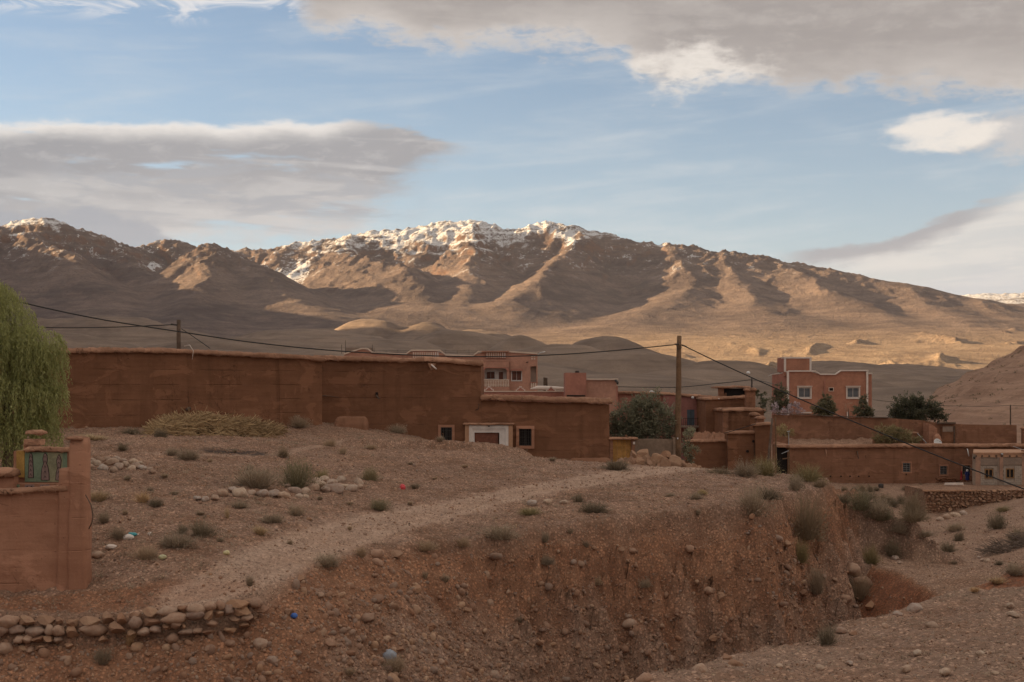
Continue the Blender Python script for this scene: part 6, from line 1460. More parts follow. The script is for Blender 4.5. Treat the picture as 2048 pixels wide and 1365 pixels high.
# ------------------------------------------------------------------ small things
def litter():
    def crumple(name, label, px, py, w, h, mat, seed, cat='plastic bag'):
        g = hit(px, py); s = w * g.y / F * .5; v = ICO3.copy(); f = 1 + .38 * fbm(v[:, 0] * 1.7 + seed, v[:, 1] * 1.7 + v[:, 2] * 1.3, 4, seed) + .2 * ridged(v[:, 0] * 2 + seed, v[:, 2] * 2, 3, seed)
        v = v * f[:, None] * np.array([s, s * .8, h * g.y / F * .5]); o = link(name, mesh_np(name, v, ICO3F, True), mat); o.location = g + Vector((0, 0, h * g.y / F * .3)); tag(o, label, cat)
    def pl(n, c): return plain(n, c, .35, .12, 6.0, .5)
    crumple('plastic_bag', 'crumpled red plastic bag on the gravel beside the track', 805, 980, 11, 13, pl('red_plastic', (.62, .055, .065)), 1)
    crumple('plastic_bag', 'blue scrap of plastic on the bank right of the dry stone wall', 588, 1238, 13, 11, pl('blue_plastic', (.035, .12, .42)), 2)
    crumple('plastic_bag', 'grey plastic sheet caught in a shrub low on the bank', 780, 1322, 24, 26, pl('grey_plastic', (.27, .29, .33)), 3)
    crumple('plastic_bag', 'yellow plastic bag lying left of the track', 453, 1110, 13, 9, pl('yellow_plastic', (.58, .49, .25)), 4)
    crumple('plastic_bag', 'pale yellow bag half hidden behind the brown shrub near the gateway', 325, 1118, 15, 10, pl('pale_yellow_plastic', (.50, .47, .27)), 5)
    crumple('plastic_bag', 'white plastic bag lying below the teal bottle', 257, 1080, 20, 12, pl('white_plastic', (.62, .54, .48)), 6)
    crumple('plastic_bag', 'shredded white plastic beside the reddish boulder', 222, 1098, 22, 10, M_TRIM, 7)
    crumple('plastic_bag', 'small white scrap standing right of the teal bottle', 300, 1072, 8, 9, M_TRIM, 8)
    g = hit(267, 1074); t = thing('plastic_bottle', 'teal plastic bottle lying on its side near the gateway pier', 'bottle', g)
    MB().tube([g + Vector(v) for v in ((-.15, 0, .06), (-.13, 0, .06), (.05, -.02, .06), (.10, -.02, .06), (.13, -.025, .06))], [.03, .065, .06, .03, .025], 10).build('bottle', pl('teal_plastic', (.045, .33, .36)), t, True)
    MB().tube([g + Vector((.13, -.025, .06)), g + Vector((.165, -.03, .06))], .03, 8).build('cap', M_TRIM, t)
    # satellite dish on the low house roof
    c = at(1874.5, 889, 152); t = thing('satellite_dish', 'white satellite dish on the roof of the long low house', 'satellite dish', c)
    n = Vector((.35, -1, .45)).normalized(); u = n.cross(Vector((0, 0, 1))).normalized(); w = n.cross(u); V = []; rr = .50
    for i in range(6):
        for j in range(20): a = 2 * math.pi * j / 20; q = i / 5; V.append(c + Vector((0, 0, .1)) + (u * math.cos(a) + w * math.sin(a)) * rr * max(q, .02) + n * (.14 * q * q))
    MB().add(V, [(i * 20 + j, i * 20 + (j + 1) % 20, (i + 1) * 20 + (j + 1) % 20, (i + 1) * 20 + j) for i in range(5) for j in range(20)]).build('reflector', M_DISH, t, True)
    MB().tube([c + Vector((0, .1, -.6)), c + Vector((0, .1, .05))], .035, 6).build('mast', M_METAL, t); MB().tube([c - w * .4 + n * .1, c + n * .55 + Vector((0, 0, .1))], .02, 5).tube([c + n * .5 + Vector((0, 0, .1)), c + n * .65 + Vector((0, 0, .1))], .05, 6).build('receiver_arm', M_METAL, t)
    # gravel cone, timber, black bin before the low house
    p = at(1862, 969, 143); V = [(0, 0, 0)]; p.z = G(p.x, p.y)
    prof = [(1.0 * k / 8) for k in range(9)]; m = MB(); k = 40; vs = []
    for q in prof:
        for j in range(k):
            a = 2 * math.pi * j / k; w = 1 + .12 * float(fbm(math.cos(a) * 1.5, math.sin(a) * 1.5, 2, 3)); vs.append((p.x + 2.6 * q * w * math.cos(a), p.y + 2.0 * q * w * math.sin(a), p.z - .15 + .95 * (1 - q) ** 1.15 + .04 * float(fbm(q * 9 + j, j * .7, 2, 4))))
    m.add(vs, [(i * k + j, i * k + (j + 1) % k, (i + 1) * k + (j + 1) % k, (i + 1) * k + j) for i in range(8) for j in range(k)])
    tag(m.build('gravel_heap', plain('grey_gravel', (.33, .22, .175), .95, .2, 6.0), None, True), 'cone of grey gravel heaped before the long low house', 'gravel heap')
    c = at(1908, 971, 141); zt = PZ(980.6, 135) + .05
    t = thing('timber_stack', 'pale timber lying on the terrace below the person in blue', 'timber', (c.x, c.y, zt))
    for i, (dx, dy, dz, L) in enumerate(((0, 0, .06, 1.9), (.15, .22, .06, 1.7), (.05, .1, .17, 1.8))): MB().box(c.x - L / 2 + dx - .0, c.x + L / 2 + dx, c.y + dy, c.y + dy + .16, zt + dz - .05, zt + dz + .05).build('beam', M_TRIM, t)
    g = hit(1762, 976); tag(MB().lathe([(.25, 0), (.28, .3), (.24, .36), (.1, .42), (.02, .44)], g, 10).build('rubbish_bundle', M_IRON, None, True), 'dark bundle lying on the ground before the long low house', 'bundle')
litter()

def person():
    # standing by the barred window, robe to the shins, seen from far away
    z0 = PZ(980.6, 135) + .02; x0 = PX(1929, 146.5); y0 = 145.6; z0 = G(x0, y0) if G(x0, y0) > z0 else z0
    H = 1.32; t = thing('person', 'person in a dark blue robe and white head cover beside the barred window', 'person', (x0, y0, z0))
    V = [(0, 0, .52), (0, 0, .60), (0, 0, .72), (0, 0, .80), (0, 0, .855), (0, -.01, .93), (.10, 0, .79), (.135, -.01, .64), (.13, -.05, .50), (-.10, 0, .79), (-.135, -.01, .64), (-.13, -.05, .50), (.05, 0, .48), (.055, -.02, .27), (.055, .01, .05), (.06, -.07, .02), (-.05, 0, .48), (-.055, .01, .27), (-.055, .03, .05), (-.06, -.05, .02)]
    Ed = [(0, 1), (1, 2), (2, 3), (3, 4), (4, 5), (3, 6), (6, 7), (7, 8), (3, 9), (9, 10), (10, 11), (0, 12), (12, 13), (13, 14), (14, 15), (0, 16), (16, 17), (17, 18), (18, 19)]
    Rd = [.085, .08, .09, .07, .035, .062, .045, .036, .026, .045, .036, .026, .062, .045, .032, .028, .062, .045, .032, .028]
    me = bpy.data.meshes.new('body'); me.from_pydata([(x0 + a * H, y0 + b * H, z0 + c * H) for a, b, c in V], Ed, []); o = link('body', me, plain('skin', (.28, .14, .085), .6, .1, 5.0), t)
    sk = o.modifiers.new('skin', 'SKIN'); lay = me.skin_vertices[0].data
    for d, r in zip(lay, Rd): d.radius = (r * H, r * H)
    lay[0].use_root = True; o.modifiers.new('sub', 'SUBSURF').levels = 1; o.modifiers['sub'].render_levels = 2
    blue = plain('navy_cloth', (.022, .03, .115), .85, .25, 5.0); wht = plain('white_cloth', (.60, .56, .52), .85, .1, 5.0); redc = plain('red_cloth', (.30, .03, .03), .85, .2, 5.0)
    def ell(prof, sx, sy, m, nm, cx=0, cy=0):
        vs = []; k = 16
        for rr, z in prof:
            for j in range(k): a = 2 * math.pi * j / k; f = 1 + .09 * math.sin(5 * a + z * 9) * (1 - z); vs.append((x0 + cx + rr * sx * H * f * math.cos(a), y0 + cy + rr * sy * H * f * math.sin(a), z0 + z * H))
        return MB().add(vs, [(i * k + j, i * k + (j + 1) % k, (i + 1) * k + (j + 1) % k, (i + 1) * k + j) for i in range(len(prof) - 1) for j in range(k)]).build(nm, m, t, True)
    ell([(.155, .16), (.14, .35), (.135, .52), (.13, .62), (.145, .74), (.15, .79), (.08, .84), (.05, .86)], 1.0, .75, blue, 'robe')
    ell([(.085, .84), (.09, .90), (.085, .95), (.06, .99), (.01, 1.01)], .95, 1.0, wht, 'head_cover', 0, .02)
    for s in (-1, 1): MB().tube([(x0 + s * .10 * H, y0, z0 + .80 * H), (x0 + s * .14 * H, y0 - .01 * H, z0 + .64 * H), (x0 + s * .135 * H, y0 - .05 * H, z0 + .52 * H)], [.06 * H, .055 * H, .05 * H], 8).build('sleeve', blue, t, True)
    xr = PX(1924.5, 147); zb = z0 + .12; vs = []; 
    for i in range(7):
        for j in range(10): a = 2 * math.pi * j / 10; q = i / 6; vs.append((xr + (.10 + .05 * math.sin(3 * a + q * 4)) * math.cos(a) * (1 - .25 * q), 147.3 + .06 * math.sin(a), zb + q * .95))
    tag(MB().add(vs, [(i * 10 + j, i * 10 + (j + 1) % 10, (i + 1) * 10 + (j + 1) % 10, (i + 1) * 10 + j) for i in range(6) for j in range(10)] + [tuple(60 + j for j in range(10))]).build('hanging_cloth', redc, None, True), 'dark red cloth hanging beside the person in blue', 'cloth')
person()

def straw_heap():
    r = np.random.default_rng(5); n = 7000; t = r.uniform(0, 1, n)
    px = 315 + 240 * t; h = np.interp(t, [0, .1, .35, .6, .8, 1], [.2, .8, .95, .85, .6, .15]) * 0.85
    Yc = 68.0 + 7.0 * t; dep = r.normal(0, .75, n); x = (px - 1024) * Yc / F; y = Yc + dep; g = ground(x, y); prof = np.clip(1 - (dep / 1.7) ** 2, 0, 1)
    z = g + h * prof * r.uniform(.2, 1.0, n) ** .5; az = r.normal(0.1, 1.0, n); el = r.normal(-.02, .42, n); L = r.uniform(.5, 1.5, n)
    d = np.c_[np.cos(az) * np.cos(el), np.sin(az) * np.cos(el), np.sin(el)] * L[:, None] / 2; p = np.c_[x, y, z]; up = np.c_[-np.sin(el) * .3, r.normal(0, .4, n), np.ones(n)]; up /= np.linalg.norm(up, axis=1)[:, None]; w = up * r.uniform(.012, .028, n)[:, None]
    bend = np.c_[np.zeros(n), np.zeros(n), r.normal(-.04, .06, n)]
    v = np.stack([p - d - w, p - d + w, p + w + bend * -1, p - w - bend, p + d + w * .6, p + d - w * .6], 1).reshape(-1, 3)
    b = (np.arange(n) * 6)[:, None]; f = np.concatenate([b + np.array([0, 1, 2, 3]), b + np.array([3, 2, 4, 5])])
    c = np.repeat(np.clip(r.normal(.55, .25, n) - .5 * sstep(.55, .85, t) * r.uniform(0, 1, n), 0, 1), 6)
    m = leafy('straw', (0.17, 0.108, 0.055), (0.60, 0.430, 0.240), .8, .12)
    tag(link('straw_heap', mesh_np('straw_heap', v, f, False, np.c_[c, c, c]), m), 'long heap of dry straw stalks against the left earthen wall', 'straw heap')
straw_heap()
# ------------------------------------------------------------------ trees and shrubs
def leaves_mesh(name, p, d, nrm, L, W, shade, bend=0.0):
    """pointed leaves: base point p, direction d, facing nrm, length L, width W"""
    n = len(p); s = np.cross(d, nrm); s /= np.linalg.norm(s, axis=1)[:, None] + 1e-9; m = p + d * (L * .45)[:, None]; e = p + d * L[:, None]
    v = np.stack([p, m - s * (W / 2)[:, None], e, m + s * (W / 2)[:, None]], 1).reshape(-1, 3); f = (np.arange(n) * 4)[:, None] + np.array([0, 1, 2, 3])
    c = np.repeat(shade, 4); return mesh_np(name, v, f, False, np.c_[c, c, c])
def unit(r, n): v = r.normal(size=(n, 3)); return v / np.linalg.norm(v, axis=1)[:, None]
M_PEP = leafy('pepper_leaf', (0.105, 0.128, 0.044), (0.400, 0.430, 0.180), .55, .4)
M_OLV = leafy('olive_leaf', (0.145, 0.138, 0.085), (0.400, 0.372, 0.245), .55, .25)
M_OLV2 = leafy('dark_olive_leaf', (0.075, 0.074, 0.043), (0.205, 0.195, 0.118), .55, .25)
M_BLO = leafy('almond_blossom', (0.36, 0.27, 0.28), (0.66, 0.56, 0.58), .6, .4)
M_GRY = leafy('grey_scrub', (0.225, 0.165, 0.115), (0.470, 0.375, 0.265), .85, .15)
M_GRN = leafy('green_scrub', (0.165, 0.138, 0.082), (0.330, 0.285, 0.170), .8, .2)
M_DRK = leafy('dark_scrub', (0.150, 0.116, 0.078), (0.310, 0.250, 0.168), .85, .15)
M_STR = leafy('dry_grass', (0.33, 0.225, 0.125), (0.60, 0.450, 0.275), .85, .2)
M_YGR = leafy('yellow_scrub', (0.215, 0.170, 0.080), (0.420, 0.345, 0.180), .8, .2)
M_BARK = plain('bark', (.16, .115, .08), .9, .35, 4.0)
def trunk(parent, base, limbs, r0, name='trunk', mat=None):
    b = MB(); base = Vector(base)
    for pts in limbs:
        P = [base + Vector(q) for q in pts]; n = len(P); b.tube(P, [r0 * (1 - .78 * i / (n - 1)) * (1 if pts is limbs[0] else .6) for i in range(n)], 8)
    return b.build(name, mat or M_BARK, parent, True)

def pepper_tree():
    base = Vector((PX(14, 52), 52.0, 0)); base.z = G(base.x, base.y) - .1
    t = thing('pepper_tree', 'tall weeping green pepper tree behind the painted gateway', 'tree', base)
    r = np.random.default_rng(14)
    trunk(t, base, [[(0, 0, 0), (.1, 0, .9), (-.1, .1, 1.9), (0, 0, 3.0), (.1, 0, 4.2)], [(-.1, .1, 1.8), (-.8, .2, 2.9), (-1.6, .3, 4.4), (-2.2, .2, 5.6)], [(0, 0, 2.4), (.6, -.2, 3.2), (1.0, -.3, 3.7)], [(0, 0, 2.8), (.2, .6, 3.8), (.3, 1.0, 4.4)]], .26)
    # lobes: (photo x, photo y of the lobe centre, radius)
    lob = [(-20, 600, 1.1, 1.0), (-75, 590, 1.7, 1.4), (8, 655, 1.2, .9), (60, 690, 1.1, .75), (20, 720, 1.5, 1.1), (75, 735, .95, .8), (-50, 700, 2.0, 1.5), (92, 780, .6, .6), (50, 790, 1.4, 1.0), (-10, 800, 1.7, 1.2), (88, 705, .7, .5), (-95, 800, 1.8, 1.5), (30, 860, 1.3, .8), (70, 830, .8, .6), (-40, 880, 1.5, .9)]
    ps = []; ds = []; sh = []
    for px, py, R_, rz in lob:
        c = at(px, py, 52 + r.uniform(-.4, .4)); n = int(150 * R_ * R_ + 60)
        for i in range(n):
            u = unit(r, 1)[0]; u[2] = abs(u[2]) if r.random() < .75 else u[2]
            q = np.array(c) + u * np.array([R_, R_ * .9, rz]) * r.uniform(.55, 1.0) ** .5 * (1 + .18 * math.sin(3 * u[0] + 5 * u[2] + px))
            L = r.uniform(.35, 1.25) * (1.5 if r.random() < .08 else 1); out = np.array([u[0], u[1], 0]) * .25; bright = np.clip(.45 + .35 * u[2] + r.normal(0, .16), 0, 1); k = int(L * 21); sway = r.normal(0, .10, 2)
            for j in range(k):
                f = j / k; p = q + out * (1 - (1 - f) ** 2) * L + np.array([sway[0] * f, sway[1] * f, -L * f ** 1.15 + .12 * math.sin(f * 3)]) + r.normal(0, .02, 3)
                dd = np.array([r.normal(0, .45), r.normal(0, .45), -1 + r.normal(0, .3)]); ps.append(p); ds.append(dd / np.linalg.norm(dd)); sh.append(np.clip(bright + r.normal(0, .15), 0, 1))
    ps = np.array(ps); ds = np.array(ds); n = len(ps); keep = ps[:, 2] > base.z + .4; ps = ps[keep]; ds = ds[keep]; sh = np.array(sh)[keep]; n = len(ps)
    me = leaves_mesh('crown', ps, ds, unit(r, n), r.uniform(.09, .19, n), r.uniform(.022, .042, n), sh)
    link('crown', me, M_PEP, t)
pepper_tree()

def bushy_tree(name, label, px, pybase, Y, lobes, mat, leafL, dens, seed, stems=4, cat='tree', group=None, zbase=None, upright=.3, trunkmat=None):
    """lobes: (dpx, py centre, radius px, squash)"""
    b = at(px, pybase, Y); b.z = (G(b.x, b.y) if zbase is None else zbase) - .05
    t = thing(name, label, cat, b, group); r = np.random.default_rng(seed); ps = []; sh = []; ds = []
    for dx, py, R_, sq in lobes:
        c = np.array(at(px + dx, py, Y + r.uniform(-.3, .3))); Rm = R_ * Y / F; n = int(dens * Rm * Rm)
        tw = unit(r, max(8, int(n / 26))); twr = r.uniform(.35, 1.12, len(tw)); rough = 1 + .25 * np.sin(tw[:, 0] * 5 + seed) * np.cos(tw[:, 2] * 6)
        tip = c + tw * np.array([Rm, Rm * .9, Rm * sq]) * (twr * rough)[:, None]
        for k in range(len(tw)):
            m = 26; f = r.uniform(.0, 1, m) ** .7; q = tip[k] + (f[:, None] - .6) * tw[k] * Rm * .5 + r.normal(0, .10 * Rm ** .5, (m, 3)); ps.append(q)
            d = tw[k] * .7 + np.array([0, 0, upright]) + r.normal(0, .55, (m, 3)); ds.append(d / np.linalg.norm(d, axis=1)[:, None])
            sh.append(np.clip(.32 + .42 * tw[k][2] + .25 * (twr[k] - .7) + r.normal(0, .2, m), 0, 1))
    ps = np.concatenate(ps); ds = np.concatenate(ds); sh = np.concatenate(sh); keep = ps[:, 2] > b.z; ps, ds, sh = ps[keep], ds[keep], sh[keep]; n = len(ps)
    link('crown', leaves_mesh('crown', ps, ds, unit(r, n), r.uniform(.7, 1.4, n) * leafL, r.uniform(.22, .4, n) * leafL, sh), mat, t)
    rr = random.Random(seed); limbs = []
    for i in range(stems):
        dx, py, R_, sq = lobes[i % len(lobes)]; e = at(px + dx, py, Y) - b; limbs.append([(rr.uniform(-.1, .1), rr.uniform(-.1, .1), 0), (e.x * .35 + rr.uniform(-.1, .1), rr.uniform(-.2, .2), e.z * .45), (e.x * .8, rr.uniform(-.3, .3), e.z * .85), (e.x, 0, e.z * 1.05)])
    trunk(t, b, limbs, .05 + .012 * (b.z and abs(lobes[0][2]) * Y / F), 'trunk', trunkmat); return t
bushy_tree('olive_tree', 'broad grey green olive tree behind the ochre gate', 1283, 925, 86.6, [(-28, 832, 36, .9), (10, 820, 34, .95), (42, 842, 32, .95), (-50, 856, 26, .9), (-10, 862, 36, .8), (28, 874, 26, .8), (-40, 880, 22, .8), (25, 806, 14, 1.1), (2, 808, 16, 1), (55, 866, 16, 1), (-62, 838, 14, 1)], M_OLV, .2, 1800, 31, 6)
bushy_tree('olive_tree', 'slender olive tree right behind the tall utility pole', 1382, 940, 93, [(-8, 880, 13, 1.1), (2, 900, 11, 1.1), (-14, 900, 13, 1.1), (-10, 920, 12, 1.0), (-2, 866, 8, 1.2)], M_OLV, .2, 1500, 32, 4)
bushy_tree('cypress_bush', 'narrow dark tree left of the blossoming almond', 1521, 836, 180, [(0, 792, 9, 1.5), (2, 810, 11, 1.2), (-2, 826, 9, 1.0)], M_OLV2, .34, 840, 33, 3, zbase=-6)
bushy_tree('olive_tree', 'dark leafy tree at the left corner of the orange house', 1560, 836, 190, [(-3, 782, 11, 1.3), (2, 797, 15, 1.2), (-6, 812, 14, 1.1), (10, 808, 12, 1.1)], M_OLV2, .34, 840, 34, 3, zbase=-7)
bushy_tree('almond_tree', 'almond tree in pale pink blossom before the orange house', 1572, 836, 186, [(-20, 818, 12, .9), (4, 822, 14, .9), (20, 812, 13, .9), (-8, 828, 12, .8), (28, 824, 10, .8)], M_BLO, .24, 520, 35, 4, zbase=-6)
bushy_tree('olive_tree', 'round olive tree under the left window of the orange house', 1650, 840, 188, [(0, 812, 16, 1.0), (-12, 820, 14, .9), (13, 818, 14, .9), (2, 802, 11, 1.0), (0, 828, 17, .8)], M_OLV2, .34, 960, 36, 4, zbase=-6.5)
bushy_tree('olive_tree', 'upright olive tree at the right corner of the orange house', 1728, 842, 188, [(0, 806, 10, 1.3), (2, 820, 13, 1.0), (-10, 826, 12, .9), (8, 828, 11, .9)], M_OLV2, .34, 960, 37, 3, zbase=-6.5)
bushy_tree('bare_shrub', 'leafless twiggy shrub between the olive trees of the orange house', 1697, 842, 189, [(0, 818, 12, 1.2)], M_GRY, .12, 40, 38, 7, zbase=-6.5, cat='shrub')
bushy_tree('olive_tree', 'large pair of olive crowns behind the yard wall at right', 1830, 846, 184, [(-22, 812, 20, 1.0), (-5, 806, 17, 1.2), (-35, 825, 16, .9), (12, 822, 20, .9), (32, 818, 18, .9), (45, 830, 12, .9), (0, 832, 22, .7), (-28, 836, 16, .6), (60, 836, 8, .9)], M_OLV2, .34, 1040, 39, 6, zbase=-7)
bushy_tree('yard_shrub', 'large dry grey green shrub in the yard before the mud shed', 1790, 890, 166, [(-18, 872, 20, .9), (0, 866, 18, .9), (20, 876, 18, .8), (38, 882, 12, .7), (-30, 882, 14, .8)], M_YGR, .26, 1000, 40, 5, zbase=PZ(893, 166), cat='shrub')
bushy_tree('yard_shrub', 'yellowish shrub on the mud roof beside the alley', 1569, 872, 152, [(0, 862, 13, .7), (-8, 866, 10, .7), (10, 867, 9, .7)], M_YGR, .22, 1000, 41, 3, zbase=PZ(872, 152), cat='shrub')

# ---- scrub: a few grown shapes, each plant its own object
def blades(seed, n, spread, h, w, curl, up, core):
    """n stems from a tuft base, bent outwards; unit size"""
    r = np.random.default_rng(seed); a = r.uniform(0, 2 * np.pi, n); rad = np.sqrt(r.uniform(0, 1, n)) * core; lean = r.beta(1.3, 1.3, n) * spread; L = h * r.uniform(.55, 1.1, n)
    b = np.c_[np.cos(a) * rad, np.sin(a) * rad, np.zeros(n)]; a2 = a + r.normal(0, .5, n); o = np.c_[np.cos(a2), np.sin(a2), np.zeros(n)]; z = np.array([0, 0, 1.0])
    d1 = o * np.sin(lean)[:, None] + z * np.cos(lean)[:, None]; l2 = np.clip(lean + curl * r.uniform(.3, 1, n), 0, 2.4); d2 = o * np.sin(l2)[:, None] + z * np.cos(l2)[:, None]
    m = b + d1 * (L * .55)[:, None]; e = m + d2 * (L * .5)[:, None]; s = np.c_[-np.sin(a2), np.cos(a2), np.zeros(n)] + r.normal(0, .4, (n, 3)); s /= np.linalg.norm(s, axis=1)[:, None]; ww = (w * r.uniform(.6, 1.3, n))[:, None]
    v = np.stack([b - s * ww, b + s * ww, m + s * ww * .8, m - s * ww * .8, e], 1).reshape(-1, 3); k = (np.arange(n) * 5)[:, None]
    v[:, 2] = np.maximum(v[:, 2], -.05)
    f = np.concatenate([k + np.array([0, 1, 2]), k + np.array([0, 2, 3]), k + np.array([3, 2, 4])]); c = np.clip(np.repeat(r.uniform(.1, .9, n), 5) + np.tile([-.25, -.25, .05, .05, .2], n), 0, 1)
    return v, f, c
def scrub_mesh(name, kind, seed):
    r = np.random.default_rng(seed)
    if kind == 'grass': v, f, c = blades(seed, 420, 1.0, .95, .012, .6, .5, .28)
    elif kind == 'wisp': v, f, c = blades(seed, 180, .75, 1.05, .010, .5, .5, .22)
    else:
        v, f, c = blades(seed, 620, 1.3, 1.12, .008, .3, .3, .40)
        n = 1150; u = unit(r, n); u[:, 2] = np.abs(u[:, 2]); lump = 1 + .5 * np.sin(u[:, 0] * 4 + seed) * np.sin(u[:, 1] * 3.5 + u[:, 2] * 3 + seed)
        gap = np.sin(u[:, 0] * 5 + seed * 1.7) + np.sin(u[:, 1] * 6 + seed * 2.3) + np.sin(u[:, 2] * 5 + seed) > -.5; u = u[gap]; lump = lump[gap]; n = len(u)
        p = u * (r.uniform(.35, 1.0, n) ** .6 * lump)[:, None] * np.array([1, 1, .92]); d = u + r.normal(0, .6, (n, 3)) + np.array([0, 0, .4]); d /= np.linalg.norm(d, axis=1)[:, None]; s = np.cross(d, unit(r, n)); s /= np.linalg.norm(s, axis=1)[:, None] + 1e-9
        L = r.uniform(.07, .17, n)[:, None]; W = r.uniform(.012, .028, n)[:, None]
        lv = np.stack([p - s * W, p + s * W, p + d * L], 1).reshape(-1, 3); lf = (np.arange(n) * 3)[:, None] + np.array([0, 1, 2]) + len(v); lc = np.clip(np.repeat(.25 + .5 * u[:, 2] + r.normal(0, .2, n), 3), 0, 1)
        v = np.r_[v, lv]; f = np.r_[f, lf]; c = np.r_[c, lc]
    return mesh_np(name, v, f, False, np.c_[c, c, c])
PROTO = {}
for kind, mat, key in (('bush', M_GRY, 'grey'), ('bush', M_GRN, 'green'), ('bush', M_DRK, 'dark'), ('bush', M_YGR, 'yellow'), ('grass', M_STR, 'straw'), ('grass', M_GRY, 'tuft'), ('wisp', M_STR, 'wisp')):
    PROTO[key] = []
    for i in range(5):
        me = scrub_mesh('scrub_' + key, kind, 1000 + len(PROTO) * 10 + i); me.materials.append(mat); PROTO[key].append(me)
NAMES = dict(grey='grey_shrub', green='green_shrub', dark='dark_shrub', yellow='yellow_shrub', straw='straw_grass', tuft='grass_tuft', wisp='dry_grass')
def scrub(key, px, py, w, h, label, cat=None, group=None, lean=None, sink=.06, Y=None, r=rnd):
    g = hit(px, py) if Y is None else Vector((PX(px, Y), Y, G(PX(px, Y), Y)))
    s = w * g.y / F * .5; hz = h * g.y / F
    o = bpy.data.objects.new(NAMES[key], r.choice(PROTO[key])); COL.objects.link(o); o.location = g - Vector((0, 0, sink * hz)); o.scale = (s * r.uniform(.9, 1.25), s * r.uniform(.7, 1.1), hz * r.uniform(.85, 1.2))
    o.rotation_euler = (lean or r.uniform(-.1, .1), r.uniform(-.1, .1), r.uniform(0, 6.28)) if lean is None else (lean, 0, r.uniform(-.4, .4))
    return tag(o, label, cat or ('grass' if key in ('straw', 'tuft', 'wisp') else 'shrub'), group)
S = scrub
S('dark', 264, 869, 42, 18, 'low dark shrub at the wall foot just left of the straw heap'); S('dark', 322, 876, 34, 20, 'round brown shrub in front of the straw heap left end')
S('grey', 600, 856, 56, 22, 'pale grey shrub where the long wall ends beside the house'); S('grey', 556, 868, 24, 14, 'small grey shrub below the right end of the straw heap'); S('dark', 520, 869, 26, 12, 'flat dark shrub before the straw heap right half')
S('grey', 378, 920, 62, 24, 'wide grey shrub on the slope below the straw heap'); S('grey', 345, 910, 34, 14, 'flat grey shrub left of the wide one below the straw heap'); S('dark', 245, 901, 30, 14, 'small dark shrub on the open slope below the long wall')
S('dark', 566, 914, 34, 18, 'dark shrub beside the faint footpath'); S('grey', 660, 893, 30, 16, 'grey tuft shrub left of the broken mound edge'); S('grey', 742, 898, 26, 12, 'small grey shrub right under the broken mound edge'); S('grey', 686, 908, 22, 14, 'lone pale shrub below the mound left end')
S('grey', 512, 975, 112, 52, 'large grey brushwood shrub above the row of pale stones'); S('green', 592, 974, 84, 58, 'tall olive shrub beside the large grey brushwood'); S('yellow', 645, 960, 26, 20, 'small yellowish shrub among the pale stones')
S('green', 741, 962, 46, 28, 'rounded green shrub right of the row of pale stones'); S('green', 758, 1020, 40, 26, 'olive shrub standing alone left of the track'); S('tuft', 830, 978, 34, 14, 'pale tuft just right of the red bag')
S('straw', 198, 1003, 76, 34, 'broad clump of straw yellow grass beside the gateway pier'); S('straw', 285, 1006, 52, 28, 'straw yellow grass clump right of the broad one'); S('dark', 312, 1012, 34, 20, 'dark shrub right of the straw grass clumps')
S('grey', 208, 1046, 32, 22, 'grey shrub near the bent branch of the gateway'); S('grey', 236, 1078, 34, 26, 'grey shrub just left of the teal bottle'); S('grey', 292, 1118, 62, 36, 'large brownish shrub right of the reddish boulder'); S('grey', 352, 1094, 76, 34, 'wide shrub uphill of the large brownish one')
S('dark', 402, 1070, 64, 28, 'dark spreading shrub beside the pale round stone'); S('dark', 365, 1068, 30, 20, 'smaller dark shrub left of the spreading one'); S('straw', 520, 1070, 44, 24, 'straw coloured tuft left of the track'); S('grey', 545, 1046, 62, 22, 'low grey shrub between the tuft and the stone row')
S('grey', 592, 1032, 40, 22, 'grey shrub upslope of the tan stone by the track'); S('wisp', 455, 1036, 26, 26, 'dark spiky plant with thin stalks on the open ground'); S('grey', 480, 1016, 44, 18, 'grey shrub below the stone row left end')
S('grey', 655, 1134, 60, 32, 'grey shrub leaning over the track edge'); S('tuft', 722, 1114, 44, 34, 'dry upright tuft beside the brown boulder'); S('tuft', 500, 1172, 26, 26, 'dry tuft at the upper end of the stone wall'); S('grey', 852, 1102, 66, 22, 'low shrub on the track edge among gravel'); S('grey', 1000, 1078, 76, 32, 'wide grey tuft at the top of the bank')
S('grey', 925, 1094, 50, 20, 'grey shrub between two others along the bank top'); S('yellow', 1060, 1030, 54, 18, 'low yellowish shrub below the three stones'); S('dark', 1156, 1005, 36, 18, 'dark shrub next to the rightmost of the three stones'); S('dark', 1188, 1028, 66, 22, 'spreading dark shrub near the bank top below the three stones')
S('grey', 1392, 1000, 32, 16, 'small grey shrub on the gravel near the bank top'); S('grey', 1340, 996, 24, 12, 'tiny grey shrub on the gravel flat'); S('yellow', 1404, 990, 30, 12, 'low pale shrub behind another on the gravel flat')
S('dark', 1232, 940, 60, 26, 'dark green shrub at the left end of the rock heap'); S('dark', 1440, 950, 46, 14, 'low dark shrub before the stepped adobe house'); S('yellow', 1530, 952, 70, 40, 'yellow green shrub below the leaning pole'); S('grey', 1490, 952, 60, 34, 'pale wiry shrub before the stepped adobe house wall'); S('yellow', 1615, 962, 70, 32, 'dry feathery shrub at the left end of the long low house')
S('wisp', 845, 876, 62, 48, 'tall dry straw coloured grass beside the left window'); S('tuft', 880, 886, 30, 14, 'grey grass tuft at the foot of the tall dry grass'); S('grey', 795, 868, 40, 16, 'grey shrub against the tall part of the house wall'); S('tuft', 1105, 922, 30, 10, 'pale grass tuft on the mound before the low wing')
